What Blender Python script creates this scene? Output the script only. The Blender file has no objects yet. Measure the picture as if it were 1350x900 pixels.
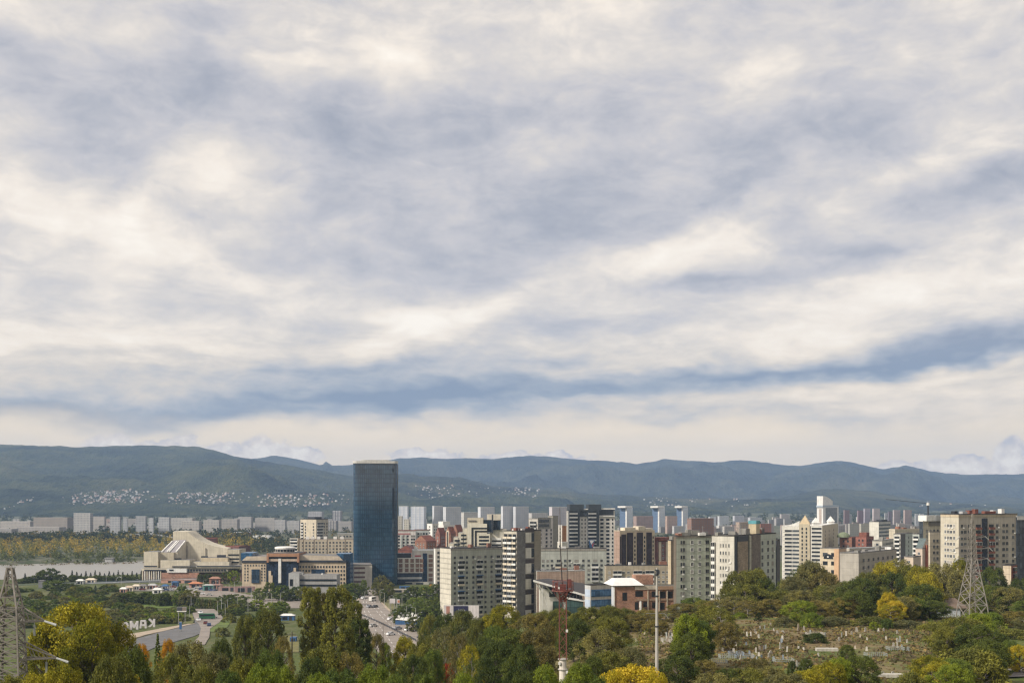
import bpy, bmesh, math, random
from mathutils import Vector, Matrix, noise as mnoise
R = math.radians
rnd = random.Random(7)
sc = bpy.context.scene
COL = sc.collection

# ---------------------------------------------------------------- camera, sky, sun, exposure
CZ = 76.0            # eye height above the river
F = 1500.0           # focal length in pixels of the 1350 px wide photograph
HY = 655.0           # horizon row
cam_d = bpy.data.cameras.new("camera")
cam = bpy.data.objects.new("camera", cam_d); COL.objects.link(cam)
cam.location = (0, 0, CZ); cam.rotation_euler = (R(90), 0, 0)
cam_d.sensor_width = 36.0; cam_d.lens = 36.0 * F / 1350.0
cam_d.shift_y = (HY - 450.0) / 1350.0
cam_d.clip_start = 1.0; cam_d.clip_end = 60000.0
sc.camera = cam

SUN_EL, SUN_AZ = 36.0, -118.0     # azimuth from +Y, negative = to the left, behind the camera
SKY_L = 0.725
sun_d = bpy.data.lights.new("sun", 'SUN'); sun_d.energy = 3.2; sun_d.angle = R(8.0); sun_d.color = (1.0, 0.93, 0.83)
sun = bpy.data.objects.new("sun", sun_d); COL.objects.link(sun)
_d = Vector((math.sin(R(SUN_AZ)) * math.cos(R(SUN_EL)), math.cos(R(SUN_AZ)) * math.cos(R(SUN_EL)), math.sin(R(SUN_EL))))
sun.rotation_euler = _d.to_track_quat('Z', 'Y').to_euler()
sun.location = (-300, -200, 400)

sc.view_settings.view_transform = 'Standard'; sc.view_settings.look = 'None'
sc.view_settings.gamma = 1.0; sc.view_settings.use_curve_mapping = False
sc.view_settings.exposure = 0.68
sc.render.engine = 'CYCLES'
cy = sc.cycles
cy.use_denoising = True
try: cy.denoiser = 'OPENIMAGEDENOISE'; cy.denoising_prefilter = 'ACCURATE'; cy.denoising_input_passes = 'RGB_ALBEDO_NORMAL'
except Exception: pass
cy.max_bounces = 5; cy.diffuse_bounces = 2; cy.glossy_bounces = 2; cy.transmission_bounces = 2
cy.transparent_max_bounces = 4; cy.volume_bounces = 1; cy.caustics_reflective = False; cy.caustics_refractive = False
cy.use_adaptive_sampling = True; cy.adaptive_threshold = 0.012
cy.filter_width = 1.35

# ---------------------------------------------------------------- node helpers
class S:
    """a value in a node tree; arithmetic on it adds Math nodes"""
    def __init__(s, t, k): s.t = t; s.k = k
    def m(s, op, *a, clamp=False):
        n = s.t.nodes.new('ShaderNodeMath'); n.operation = op; n.use_clamp = clamp
        for i, v in enumerate((s,) + a):
            if isinstance(v, S): s.t.links.new(v.k, n.inputs[i])
            else: n.inputs[i].default_value = v
        return S(s.t, n.outputs[0])
    def __add__(s, o): return s.m('ADD', o)
    __radd__ = __add__
    def __sub__(s, o): return s.m('SUBTRACT', o)
    def __rsub__(s, o): return (s * -1.0) + o
    def __mul__(s, o): return s.m('MULTIPLY', o)
    __rmul__ = __mul__
    def __truediv__(s, o): return s.m('DIVIDE', o)
    def smooth(s, a, b):
        n = s.t.nodes.new('ShaderNodeMapRange'); n.interpolation_type = 'SMOOTHSTEP'; n.clamp = True
        s.t.links.new(s.k, n.inputs['Value']); n.inputs['From Min'].default_value = a; n.inputs['From Max'].default_value = b
        return S(s.t, n.outputs['Result'])
def put(t, sock, v):
    if isinstance(v, S): t.links.new(v.k, sock)
    elif hasattr(v, 'is_output'): t.links.new(v, sock)
    elif isinstance(v, tuple) and len(v) == 3 and sock.type == 'RGBA': sock.default_value = v + (1.0,)
    else: sock.default_value = v
def node(t, kind, out=0, _set=None, **ins):
    n = t.nodes.new('ShaderNode' + kind)
    for k, v in (_set or {}).items(): setattr(n, k, v)
    for k, v in ins.items(): put(t, n.inputs[k.replace('_', ' ')], v)
    return S(t, n.outputs[out])
def mixc(t, f, a, b, mode='MIX'):
    n = t.nodes.new('ShaderNodeMix'); n.data_type = 'RGBA'; n.blend_type = mode
    put(t, n.inputs[0], f); put(t, n.inputs[6], a); put(t, n.inputs[7], b)
    return S(t, n.outputs[2])
def ramp(t, f, stops, interp='LINEAR'):
    n = t.nodes.new('ShaderNodeValToRGB'); e = n.color_ramp.elements; n.color_ramp.interpolation = interp
    while len(e) < len(stops): e.new(0.5)
    for q, (p, c) in zip(e, stops): q.position = p; q.color = tuple(c) + (1.0,)
    put(t, n.inputs[0], f)
    return S(t, n.outputs[0])
def lin(r, g, b):
    f = lambda c: c / 12.92 if c <= 0.04045 else ((c + 0.055) / 1.055) ** 2.4
    return (f(r / 255), f(g / 255), f(b / 255))
def xyz(t, x, y, z):
    n = t.nodes.new('ShaderNodeCombineXYZ')
    for i, v in enumerate((x, y, z)): put(t, n.inputs[i], v)
    return S(t, n.outputs[0])

# ---------------------------------------------------------------- sky
w = bpy.data.worlds.new("World"); sc.world = w; w.use_nodes = True
t = w.node_tree; t.nodes.clear()
wout = t.nodes.new('ShaderNodeOutputWorld'); bg = t.nodes.new('ShaderNodeBackground')
t.links.new(bg.outputs[0], wout.inputs[0]); bg.inputs[1].default_value = 0.1
skyn = t.nodes.new('ShaderNodeTexSky'); skyn.sky_type = 'NISHITA'; skyn.sun_disc = False
skyn.sun_elevation = R(SUN_EL); skyn.sun_rotation = R(SUN_AZ); skyn.dust_density = 3.0
tc = t.nodes.new('ShaderNodeTexCoord')
sep = t.nodes.new('ShaderNodeSeparateXYZ'); t.links.new(tc.outputs['Generated'], sep.inputs[0])
dx, dy, dz = (S(t, sep.outputs[i]) for i in range(3))
az = dx.m('ARCTAN2', dy); hyp = (dx * dx + dy * dy).m('SQRT'); el = dz.m('ARCTAN2', hyp)
zc = dz.m('MAXIMUM', 0.0) + 0.05
pxn, pyn = dx / zc, dy / zc                          # where the view line meets the cloud layer
def cloudnoise(sx, sy, scale, detail, rough, off, dist=0.0):
    return node(t, 'TexNoise', 0, {'noise_dimensions': '3D'}, Vector=xyz(t, pxn * sx, pyn * sy, off), Scale=scale, Detail=detail, Roughness=rough, Distortion=dist)
def skynoise(sx, sy, detail, rough, off):
    return node(t, 'TexNoise', 0, {'noise_dimensions': '3D'}, Vector=xyz(t, az * sx, el * sy, off), Scale=1.0, Detail=detail, Roughness=rough)
w1, w2 = skynoise(7, 13, 4, 0.55, 1.3) - 0.5, skynoise(8, 16, 4, 0.55, 8.1) - 0.5
waz, wel = az + w1 * 0.13, el + w2 * 0.06           # ragged cloud edges
def ang(px, py):
    a = math.atan((px - 675) / F); return a, math.atan((HY - py) / F * math.cos(a))
def blob(px, py, rx, ry, rot, amp):
    """a soft bank of cloud: centre and radii given by where it is seen, turned by rot degrees"""
    a, e = ang(px, py); c, s = math.cos(R(rot)), math.sin(R(rot))
    u, v = waz - a, wel - e
    p, q = (u * c + v * s) * (F / rx), (v * c - u * s) * (F / ry)
    return ((p * p + q * q) * -1.0).m('EXPONENT') * amp
tt = None
for b in SKY_BLOBS if 'SKY_BLOBS' in globals() else [
    # dark banks
    (700, 250, 380, 120, -8, -0.17), (520, 330, 240, 70, -22, -0.13), (840, 190, 260, 90, 10, -0.12), (430, 200, 160, 80, -35, -0.10),
    (170, 85, 170, 50, 8, -0.22), (1050, 180, 330, 50, 14, -0.16), (30, 340, 100, 60, 0, -0.14), (1290, 250, 130, 26, 8, -0.22), (60, 230, 90, 60, 0, -0.10),
    (300, 543, 330, 13, 3, -0.36), (640, 507, 330, 13, 2, -0.24), (950, 491, 260, 13, 2, -0.22), (1240, 464, 210, 15, 4, -0.27), (1120, 481, 230, 6, 3, -0.16), (1290, 440, 130, 9, 5, -0.14), (420, 522, 260, 7, 2, -0.20), (820, 512, 160, 6, 2, -0.14), (760, 470, 150, 8, 2, -0.12), (60, 550, 140, 12, 0, -0.42), (1330, 450, 130, 20, 3, -0.24),
    (420, 487, 170, 14, 4, -0.24), (720, 432, 120, 14, 0, -0.22), (940, 372, 90, 9, 3, -0.26), (1150, 330, 110, 10, 4, -0.18), (530, 548, 28, 18, 40, -0.26), (880, 553, 80, 7, 6, -0.14), (560, 130, 170, 40, 0, -0.10),
    # bright breaks
    (140, 300, 190, 60, -10, 0.20), (390, 78, 100, 40, -10, 0.22), (560, 90, 120, 40, 0, 0.08), (900, 50, 360, 40, 5, 0.12), (1100, 95, 180, 40, 10, 0.14), (270, 205, 70, 34, 0, 0.16),
    (150, 460, 190, 36, 0, 0.18), (660, 395, 120, 18, 20, 0.20), (960, 315, 190, 34, 8, 0.20), (1180, 230, 120, 22, 12, 0.16), (780, 370, 160, 30, 12, 0.20), (1150, 385, 240, 36, 4, 0.18),
    (1330, 190, 80, 22, 16, 0.14), (1060, 440, 260, 26, 4, 0.18), (1250, 490, 220, 9, 6, 0.22), (560, 435, 110, 14, 4, 0.18), (330, 265, 80, 26, 0, 0.14), (560, 240, 90, 30, 0, 0.12), (60, 25, 140, 30, 0, 0.14), (60, 410, 120, 40, 0, 0.10)]:
    g = blob(*b); tt = g if tt is None else tt + g
n1 = cloudnoise(1.0, 0.8, 1.5, 7, 0.56, 3.7, 0.25) - 0.5
n2 = cloudnoise(1.0, 0.55, 4.2, 6, 0.60, 9.2, 0.3) - 0.5
n3a = node(t, 'TexNoise', 0, None, Vector=xyz(t, (az + w1 * 0.05) * 8.5, (el + w2 * 0.03) * 15, 2.4), Scale=1.0, Detail=9, Roughness=0.56, Distortion=0.3) - 0.5
n3b = node(t, 'TexNoise', 0, None, Vector=xyz(t, (az + w1 * 0.05) * 6, (el + w2 * 0.03) * 30, 4.4), Scale=1.0, Detail=9, Roughness=0.58, Distortion=0.3) - 0.5
lowk = el.smooth(0.24, 0.11)
n3 = n3a * (1.0 - lowk) * 1.25 + n3b * lowk * 1.15
n4 = node(t, 'TexNoise', 0, None, Vector=xyz(t, (az + w2 * 0.03) * 22, (el + w1 * 0.02) * 48, 7.7), Scale=1.0, Detail=7, Roughness=0.60, Distortion=0.4) - 0.5
tt = tt * 1.15 + 0.565 + n1 * 0.30 + n2 * 0.22 + n3 * 0.95 + n4 * 0.55
cl_hi = ramp(t, tt, [(0.0, lin(150, 155, 168)), (0.22, lin(171, 173, 182)), (0.42, lin(192, 190, 194)), (0.60, lin(212, 206, 201)), (0.78, lin(236, 226, 214)), (0.98, lin(250, 242, 230))])
cl_lo = ramp(t, tt, [(0.0, lin(126, 142, 166)), (0.22, lin(154, 164, 179)), (0.42, lin(186, 187, 191)), (0.60, lin(214, 206, 196)), (0.78, lin(238, 226, 210)), (0.98, lin(250, 241, 228))])
cl = mixc(t, el.smooth(0.17, 0.09), cl_hi, cl_lo)
low = el.smooth(0.16, 0.02)
warm = mixc(t, low * 0.75, (1.0, 1.0, 1.0), (1.03, 0.965, 0.88), 'MIX')
cl = mixc(t, 1.0, cl, warm, 'MULTIPLY')
# cream strip of clear air over the hills, and the tops of distant heaped clouds in it
strip = wel.smooth(0.078, 0.052)
cl = mixc(t, strip * 0.80, cl, lin(252, 230, 196))
def cumulus(px, py, rx, ry):
    a, e = ang(px, py)
    wob = skynoise(60, 70, 5, 0.6, 2.2) - 0.5
    u, v = (az + wob * 0.030 - a) * (F / rx), (el + wob * 0.022 - e) * (F / ry)
    return 1.0 - (u * u + v * v).m('SQRT')
cu = None
for b in [(150, 596, 50, 24), (245, 592, 26, 22), (200, 598, 60, 18), (350, 598, 40, 27), (390, 602, 40, 14), (300, 600, 50, 16), (1338, 600, 24, 26), (1270, 617, 60, 18), (1200, 616, 50, 10), (700, 604, 90, 8), (560, 600, 60, 8)]:
    g = cumulus(*b); cu = g if cu is None else cu.m('MAXIMUM', g)
cun = skynoise(75, 95, 5, 0.6, 6.6)
cu_m = cu.smooth(0.0, 0.24) * 0.8
cu_c = ramp(t, cun + cu * 0.25, [(0.38, lin(178, 176, 186)), (0.60, lin(226, 212, 200)), (0.78, lin(255, 244, 228))])
cl = mixc(t, cu_m, cl, cu_c)
cl10 = t.nodes.new('ShaderNodeVectorMath'); cl10.operation = 'SCALE'; t.links.new(cl.k, cl10.inputs[0]); cl10.inputs['Scale'].default_value = 10.0 * SKY_L
fin = mixc(t, 0.965, S(t, skyn.outputs[0]), S(t, cl10.outputs[0]))
t.links.new(fin.k, bg.inputs[0])
try: w.cycles.sampling_method = 'MANUAL'; w.cycles.sample_map_resolution = 512
except Exception: pass

# ---------------------------------------------------------------- mesh and object helpers
def fbm(x, y, z, o=5, h=0.9): return mnoise.fractal(Vector((x, y, z)), h, 2.0, o)
def sstep(a, b, x):
    k = min(1.0, max(0.0, (x - a) / (b - a))); return k * k * (3 - 2 * k)
def interp(tab, x):
    if x <= tab[0][0]: return tab[0][1]
    for (a, b), (c, d) in zip(tab, tab[1:]):
        if x <= c: return b + (d - b) * (x - a) / (c - a)
    return tab[-1][1]
def mesh(name, verts, faces, mats, fmat=None, uvs=None, smooth=False):
    me = bpy.data.meshes.new(name); me.from_pydata(verts, [], faces)
    for m in (mats if isinstance(mats, (list, tuple)) else [mats]): me.materials.append(m)
    if fmat: me.polygons.foreach_set('material_index', fmat)
    if uvs:
        l = me.uv_layers.new(name='uv'); l.data.foreach_set('uv', [c for q in uvs for c in q])
    if smooth: me.polygons.foreach_set('use_smooth', [True] * len(me.polygons))
    me.update(); return me
def link(name, data, parent=None, loc=None, rz=0.0, sca=None):
    o = bpy.data.objects.new(name, data); COL.objects.link(o)
    if parent: o.parent = parent
    if loc is not None: o.location = loc
    if rz: o.rotation_euler = (0, 0, rz)
    if sca is not None: o.scale = sca if isinstance(sca, (tuple, list)) else (sca,) * 3
    return o
def tag(o, label=None, cat=None, group=None, kind=None):
    if label: o['label'] = label
    if cat: o['category'] = cat
    if group: o['group'] = group
    if kind: o['kind'] = kind
    return o
class MB:
    """collects boxes, bars and quads with UVs in metres; build() links them as one mesh object"""
    def __init__(s): s.v = []; s.f = []; s.m = []; s.u = []
    def quad(s, a, b, c, d, mi=0, uv=None):
        n = len(s.v); s.v += [tuple(a), tuple(b), tuple(c), tuple(d)]; s.f.append((n, n + 1, n + 2, n + 3)); s.m.append(mi)
        if uv is None:
            A, B, D = Vector(a), Vector(b), Vector(d); w_, h_ = (B - A).length, (D - A).length
            if abs(B.z - A.z) < 1e-4: u0 = A.x * 0.7 + A.y * 0.7; uv = ((u0, A.z), (u0 + w_, B.z), (u0 + w_, c[2]), (u0, d[2])) if abs(D.z - A.z) > 1e-4 else ((a[0], a[1]), (b[0], b[1]), (c[0], c[1]), (d[0], d[1]))
            else: uv = ((0, 0), (w_, 0), (w_, h_), (0, h_))
        s.u += list(uv)
    def poly(s, pts, mi=0, uv=None):
        n = len(s.v); s.v += [tuple(p) for p in pts]; s.f.append(tuple(range(n, n + len(pts)))); s.m.append(mi)
        s.u += list(uv) if uv else [(p[0] + p[1] * 0.3, p[2]) for p in pts]
    def tri(s, a, b, c, mi=0): s.poly((a, b, c), mi)
    def box(s, x0, y0, z0, x1, y1, z1, mi=0, M=None, skip=''):
        P = [Vector(p) for p in ((x0, y0, z0), (x1, y0, z0), (x1, y1, z0), (x0, y1, z0), (x0, y0, z1), (x1, y0, z1), (x1, y1, z1), (x0, y1, z1))]
        if M: P = [M @ p for p in P]
        X, Y, Z = x1 - x0, y1 - y0, z1 - z0
        for key, ix, uo, w_ in (('f', (0, 1, 5, 4), x0, X), ('r', (1, 2, 6, 5), y0, Y), ('b', (2, 3, 7, 6), -x1, X), ('l', (3, 0, 4, 7), -y1, Y)):
            if key not in skip: s.quad(*(P[i] for i in ix), mi, ((uo, z0), (uo + w_, z0), (uo + w_, z1), (uo, z1)))
        if 't' not in skip: s.quad(P[4], P[5], P[6], P[7], mi, ((x0, y0), (x1, y0), (x1, y1), (x0, y1)))
        if 'd' not in skip: s.quad(P[3], P[2], P[1], P[0], mi, ((x0, y1), (x1, y1), (x1, y0), (x0, y0)))
    def bar(s, p, q, w_, mi=0, d=None, n=4):
        """a straight bar from p to q; n sides"""
        p, q = Vector(p), Vector(q); a = (q - p)
        if a.length < 1e-6: return
        a.normalize(); up = Vector((0, 0, 1)) if abs(a.z) < 0.9 else Vector((0, 1, 0))
        x = a.cross(up).normalized(); y = x.cross(a).normalized(); d = w_ if d is None else d
        k = math.pi / n
        ring = [(math.cos(2 * k * i + k), math.sin(2 * k * i + k)) for i in range(n)]
        g = 0.5 / math.cos(k)
        A = [p + x * (c * w_ * g) + y * (s_ * w_ * g) for c, s_ in ring]; B = [q + x * (c * d * g) + y * (s_ * d * g) for c, s_ in ring]
        for i in range(n):
            j = (i + 1) % n; s.quad(A[j], A[i], B[i], B[j], mi, ((0, 0), (.1, 0), (.1, 1), (0, 1)))
        s.poly(A, mi); s.poly(B[::-1], mi)
    def prism(s, pts, z0, z1, mi=0, cap=True):
        """vertical prism over a plan outline (counter-clockwise)"""
        n = len(pts); run = 0.0
        for i in range(n):
            (a, b), (c, d) = pts[i], pts[(i + 1) % n]; L = math.hypot(c - a, d - b)
            s.quad((a, b, z0), (c, d, z0), (c, d, z1), (a, b, z1), mi, ((run, z0), (run + L, z0), (run + L, z1), (run, z1))); run += L
        if cap: s.poly([(a, b, z1) for a, b in pts], mi, [(a, b) for a, b in pts])
    def lathe(s, prof, n=16, mi=0, c=(0, 0)):
        for (r0, z0), (r1, z1) in zip(prof, prof[1:]):
            for i in range(n):
                a, b = 2 * math.pi * i / n, 2 * math.pi * (i + 1) / n
                s.quad((c[0] + r0 * math.cos(a), c[1] + r0 * math.sin(a), z0), (c[0] + r0 * math.cos(b), c[1] + r0 * math.sin(b), z0),
                       (c[0] + r1 * math.cos(b), c[1] + r1 * math.sin(b), z1), (c[0] + r1 * math.cos(a), c[1] + r1 * math.sin(a), z1), mi)
    def data(s, name, mats): return mesh(name, s.v, s.f, mats, s.m, s.u)
    def build(s, name, mats, parent=None, **k): return link(name, s.data(name, mats), parent, **k)

def material(name):
    m = bpy.data.materials.new(name); m.use_nodes = True; t = m.node_tree; t.nodes.clear()
    out = t.nodes.new('ShaderNodeOutputMaterial'); b = t.nodes.new('ShaderNodeBsdfPrincipled'); t.links.new(b.outputs[0], out.inputs[0])
    return m, t, b
def pos(t, k='Object'): return S(t, t.nodes.new('ShaderNodeTexCoord').outputs[k])
def wpos(t): return S(t, t.nodes.new('ShaderNodeNewGeometry').outputs['Position'])
def noise(t, v, scale, detail=4, rough=0.55, dist=0.0): return node(t, 'TexNoise', 0, None, Vector=v, Scale=scale, Detail=detail, Roughness=rough, Distortion=dist)
_pc = {}
def paint(rgb, rough=0.7, var=0.16, scale=0.35, metal=0.0, spec=0.4):
    """weathered plain surface: base colour with blotches and rain streaks"""
    k = (tuple(rgb), rough, var, scale, metal)
    if k in _pc: return _pc[k]
    m, t, b = material('surface')
    p = pos(t); n = noise(t, p, scale, 6, 0.62); st = noise(t, S(t, node(t, 'Mapping', 0, None, Vector=p, Scale=(1.4, 1.4, 0.06)).k), 1.0, 3)
    f = (n * 0.65 + st * 0.35).smooth(0.3, 0.72)
    lo = tuple(c * (1 - var * 1.5) for c in rgb); hi = tuple(min(1, c * (1 + var * 0.6)) for c in rgb)
    put(t, b.inputs['Base Color'], mixc(t, f, lo, hi)); b.inputs['Roughness'].default_value = rough
    b.inputs['Metallic'].default_value = metal; b.inputs['Specular IOR Level'].default_value = spec
    _pc[k] = m; return m
def panel(rgb, pw=3.0, ph=2.8, seam=0.6, var=0.2, sw=0.06, tint=0.055):
    """concrete wall panels: seams on a grid of pw x ph metres, each panel a little different"""
    k = ('p', tuple(rgb), pw, ph, seam, var)
    if k in _pc: return _pc[k]
    m, t, b = material('panel_wall')
    u = S(t, t.nodes.new('ShaderNodeUVMap').outputs[0])
    br = t.nodes.new('ShaderNodeTexBrick'); br.offset = 0.0; t.links.new(u.k, br.inputs['Vector'])
    br.inputs['Scale'].default_value = 1.0; br.inputs['Brick Width'].default_value = pw; br.inputs['Row Height'].default_value = ph
    br.inputs['Mortar Size'].default_value = sw; br.inputs['Mortar Smooth'].default_value = 0.1; br.inputs['Bias'].default_value = 0.0
    br.inputs['Color1'].default_value = tuple(c * (1 - tint) for c in rgb) + (1,); br.inputs['Color2'].default_value = tuple(min(1, c * (1 + tint * 0.7)) for c in rgb) + (1,)
    br.inputs['Mortar'].default_value = tuple(c * (1 - seam) for c in rgb) + (1,)
    p = pos(t); n = noise(t, p, 0.25, 6, 0.65); st = noise(t, S(t, node(t, 'Mapping', 0, None, Vector=p, Scale=(1.1, 1.1, 0.05)).k), 1.0, 4)
    f = (n * 0.5 + st * 0.5).smooth(0.3, 0.7)
    put(t, b.inputs['Base Color'], mixc(t, 1.0, S(t, br.outputs[0]), mixc(t, f, (1 - var * 1.4,) * 3, (1 + var * 0.2,) * 3), 'MULTIPLY'))
    b.inputs['Roughness'].default_value = 0.8; b.inputs['Specular IOR Level'].default_value = 0.3
    _pc[k] = m; return m
def brickm(rgb, s=0.5):
    k = ('b', tuple(rgb), s)
    if k in _pc: return _pc[k]
    m, t, b = material('brick_wall')
    u = S(t, t.nodes.new('ShaderNodeUVMap').outputs[0])
    br = t.nodes.new('ShaderNodeTexBrick'); t.links.new(u.k, br.inputs['Vector']); br.inputs['Scale'].default_value = 1.0
    br.inputs['Brick Width'].default_value = s; br.inputs['Row Height'].default_value = s * 0.4; br.inputs['Mortar Size'].default_value = 0.025
    br.inputs['Color1'].default_value = tuple(c * 0.7 for c in rgb) + (1,); br.inputs['Color2'].default_value = tuple(min(1, c * 1.25) for c in rgb) + (1,); br.inputs['Mortar'].default_value = tuple(min(1, c * 0.8 + 0.07) for c in rgb) + (1,)
    n = noise(t, pos(t), 0.3, 6, 0.65)
    put(t, b.inputs['Base Color'], mixc(t, 1.0, S(t, br.outputs[0]), mixc(t, n.smooth(0.3, 0.7), (0.68,) * 3, (1.1,) * 3), 'MULTIPLY'))
    b.inputs['Roughness'].default_value = 0.9; _pc[k] = m; return m
def windowwall(rgb, glass=(0.03, 0.04, 0.05), fw=3.2, fh=2.9, ww=0.5, wh=0.5, var=0.15, pane_mix=0.35, band=0.0):
    """far facade whose windows are too small to show: a pattern of openings in metres"""
    k = ('w', tuple(rgb), tuple(glass), fw, fh, ww, wh, band)
    if k in _pc: return _pc[k]
    m, t, b = material('far_facade')
    uvn = t.nodes.new('ShaderNodeUVMap'); sp = t.nodes.new('ShaderNodeSeparateXYZ'); t.links.new(uvn.outputs[0], sp.inputs[0])
    u, v = S(t, sp.outputs[0]) * (1 / fw), S(t, sp.outputs[1]) * (1 / fh)
    fu, fv = u.m('FRACT'), v.m('FRACT')
    hor = (fu - 0.5).m('ABSOLUTE').m('LESS_THAN', ww * 0.5); ver = (fv - 0.5).m('ABSOLUTE').m('LESS_THAN', wh * 0.5)
    wn = node(t, 'TexWhiteNoise', 0, {'noise_dimensions': '2D'}, Vector=xyz(t, u.m('FLOOR'), v.m('FLOOR'), 0.0))
    geo = S(t, t.nodes.new('ShaderNodeNewGeometry').outputs['Normal']); sn = t.nodes.new('ShaderNodeSeparateXYZ'); t.links.new(geo.k, sn.inputs[0])
    side = S(t, sn.outputs[2]).m('ABSOLUTE').m('LESS_THAN', 0.5)
    win = hor * ver * side
    colw = mixc(t, wn.smooth(0.2, 1.0) * pane_mix, glass, tuple(0.6 * c + 0.05 for c in rgb))  # some panes mixed paler at random
    n = noise(t, pos(t), 0.08, 5)
    wallc = mixc(t, n.smooth(0.3, 0.7), tuple(c * (1 - var) for c in rgb), rgb)
    if band:
        bd = (u * 0.5).m('FRACT').m('LESS_THAN', 0.5) * side; wallc = mixc(t, bd * band, wallc, glass)
    put(t, b.inputs['Base Color'], mixc(t, win, wallc, colw)); put(t, b.inputs['Roughness'], 0.8 - win * 0.5)
    _pc[k] = m; return m
def glassm(rgb, rough=0.12, spec=0.6, pw=0, ph=0):
    k = ('g', tuple(rgb), rough, pw)
    if k in _pc: return _pc[k]
    m, t, b = material('glazing')
    base = mixc(t, noise(t, pos(t), 0.5, 3).smooth(0.35, 0.65), tuple(c * 0.75 for c in rgb), tuple(c * 1.2 for c in rgb))
    b.inputs['Roughness'].default_value = rough; b.inputs['Specular IOR Level'].default_value = spec
    if pw:
        u = S(t, t.nodes.new('ShaderNodeUVMap').outputs[0])
        br = t.nodes.new('ShaderNodeTexBrick'); br.offset = 0.0; t.links.new(u.k, br.inputs['Vector']); br.inputs['Scale'].default_value = 1.0
        br.inputs['Brick Width'].default_value = pw; br.inputs['Row Height'].default_value = ph; br.inputs['Mortar Size'].default_value = 0.07; br.inputs['Bias'].default_value = 0.0
        br.inputs['Color1'].default_value = (0.62, 0.62, 0.62, 1); br.inputs['Color2'].default_value = (1.3, 1.3, 1.3, 1); br.inputs['Mortar'].default_value = (0.3, 0.3, 0.3, 1)
        base = mixc(t, 1.0, base, S(t, br.outputs[0]), 'MULTIPLY')
    put(t, b.inputs['Base Color'], base); _pc[k] = m; return m

# ---------------------------------------------------------------- the lie of the land
LEFT = [(-80, -4), (20, -4), (60, -15), (100, -25), (135, -29), (190, -35), (300, -48), (400, -60), (540, -71), (700, -71.5), (940, -71), (1035, -74.2), (1300, -73), (2500, -73), (60000, -74)]
RIGHT = [(-80, -4), (20, -4), (60, -15), (100, -23), (150, -27), (190, -29.5), (250, -31.2), (310, -33), (360, -38), (450, -46.5), (600, -57), (760, -65), (950, -69), (1300, -71), (2500, -73), (60000, -74)]
def river(x, y):
    """signed: > 0 inside the river bed"""
    u = x / max(y, 200.0)
    n_ = 1046 + 620 * (u + 0.45) if u < -0.2 else 1201 + 900 * (u + 0.2)
    f_ = 1268 + 450 * (u + 0.45) + 18 * math.sin(x * 0.011) if u < -0.2 else 1380 + 900 * (u + 0.2)
    return min(y - n_, f_ - y)
def ground(x, y):
    u = x / max(y, 60.0)
    k = sstep(-0.10, 0.10, u)
    d = interp(LEFT, y) * (1 - k) + interp(RIGHT, y) * k
    z = CZ + d
    if 60 < y < 700: z += 0.5 * fbm(x * 0.012, y * 0.012, 0.3, 3) * min(1, (700 - y) / 200)
    r = river(x, y)
    if r > -25: z += (-3.0 - z) * sstep(-25, 6, r)
    return z
def P(px, py, D): return Vector(((px - 675) / F * D, D, CZ + (HY - py) / F * D))
def PG(px, D):
    x = (px - 675) / F * D; return Vector((x, D, ground(x, D)))
def xat(px, D): return (px - 675) / F * D
def pix(v): return 675 + v[0] / v[1] * F, HY - (v[2] - CZ) / v[1] * F
def on_ground(px, py, d0=90, d1=1500):
    """where the view line through a picture point meets the ground"""
    D = d0
    while D < d1:
        p = P(px, py, D)
        if p.z <= ground(p.x, p.y): return Vector((p.x, p.y, ground(p.x, p.y)))
        D += max(1.0, D * 0.004)
    return PG(px, d1)
ys = [-60, -20, 0, 20, 40]; y = 55.0
while y < 45000: ys.append(y); y *= 1.016 if y < 1900 else 1.12
xs_ = [0.0]; x = 0.0; st_ = 5.0
while x < 40000: x += st_; xs_.append(x); st_ = 5.0 if x < 330 else (9.0 if x < 700 else st_ * 1.13)
xs_ = [-q for q in xs_[:0:-1]] + xs_
vs = [(x, y, ground(x, y)) for y in ys for x in xs_]; nx = len(xs_)
fs = [(j * nx + i, j * nx + i + 1, (j + 1) * nx + i + 1, (j + 1) * nx + i) for j in range(len(ys) - 1) for i in range(nx - 1)]
m, t, b = material('ground')
p = wpos(t); spx = t.nodes.new('ShaderNodeSeparateXYZ'); t.links.new(p.k, spx.inputs[0])
gx, gy = S(t, spx.outputs[0]), S(t, spx.outputs[1])
a1 = noise(t, p, 0.05, 6, 0.62); a2 = noise(t, p, 0.45, 5, 0.65); a3 = noise(t, p, 0.013, 4, 0.5)
dry = ramp(t, a2 * 0.6 + a1 * 0.4, [(0.30, (0.090, 0.064, 0.036)), (0.45, (0.155, 0.118, 0.062)), (0.58, (0.205, 0.165, 0.085)), (0.72, (0.130, 0.145, 0.042))])
grn = ramp(t, a2, [(0.30, (0.045, 0.062, 0.018)), (0.5, (0.085, 0.108, 0.028)), (0.68, (0.140, 0.145, 0.055))])
town = ramp(t, a2 * 0.5 + a1 * 0.5, [(0.34, (0.045, 0.062, 0.020)), (0.47, (0.080, 0.095, 0.032)), (0.58, (0.115, 0.118, 0.055)), (0.72, (0.20, 0.18, 0.14))])
c1 = mixc(t, (a1 * 1.2 + a3 * 0.8 - 0.5).smooth(0.42, 0.62), dry, grn)
c1 = mixc(t, (gx / gy.m('MAXIMUM', 60.0) + a1 * 0.1).smooth(0.12, 0.02), c1, grn)
c1 = mixc(t, gy.smooth(430, 560), c1, town)
c1 = mixc(t, gy.smooth(1150, 1300), c1, mixc(t, a1.smooth(0.4, 0.6), (0.05, 0.065, 0.03), (0.13, 0.125, 0.09)))
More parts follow.
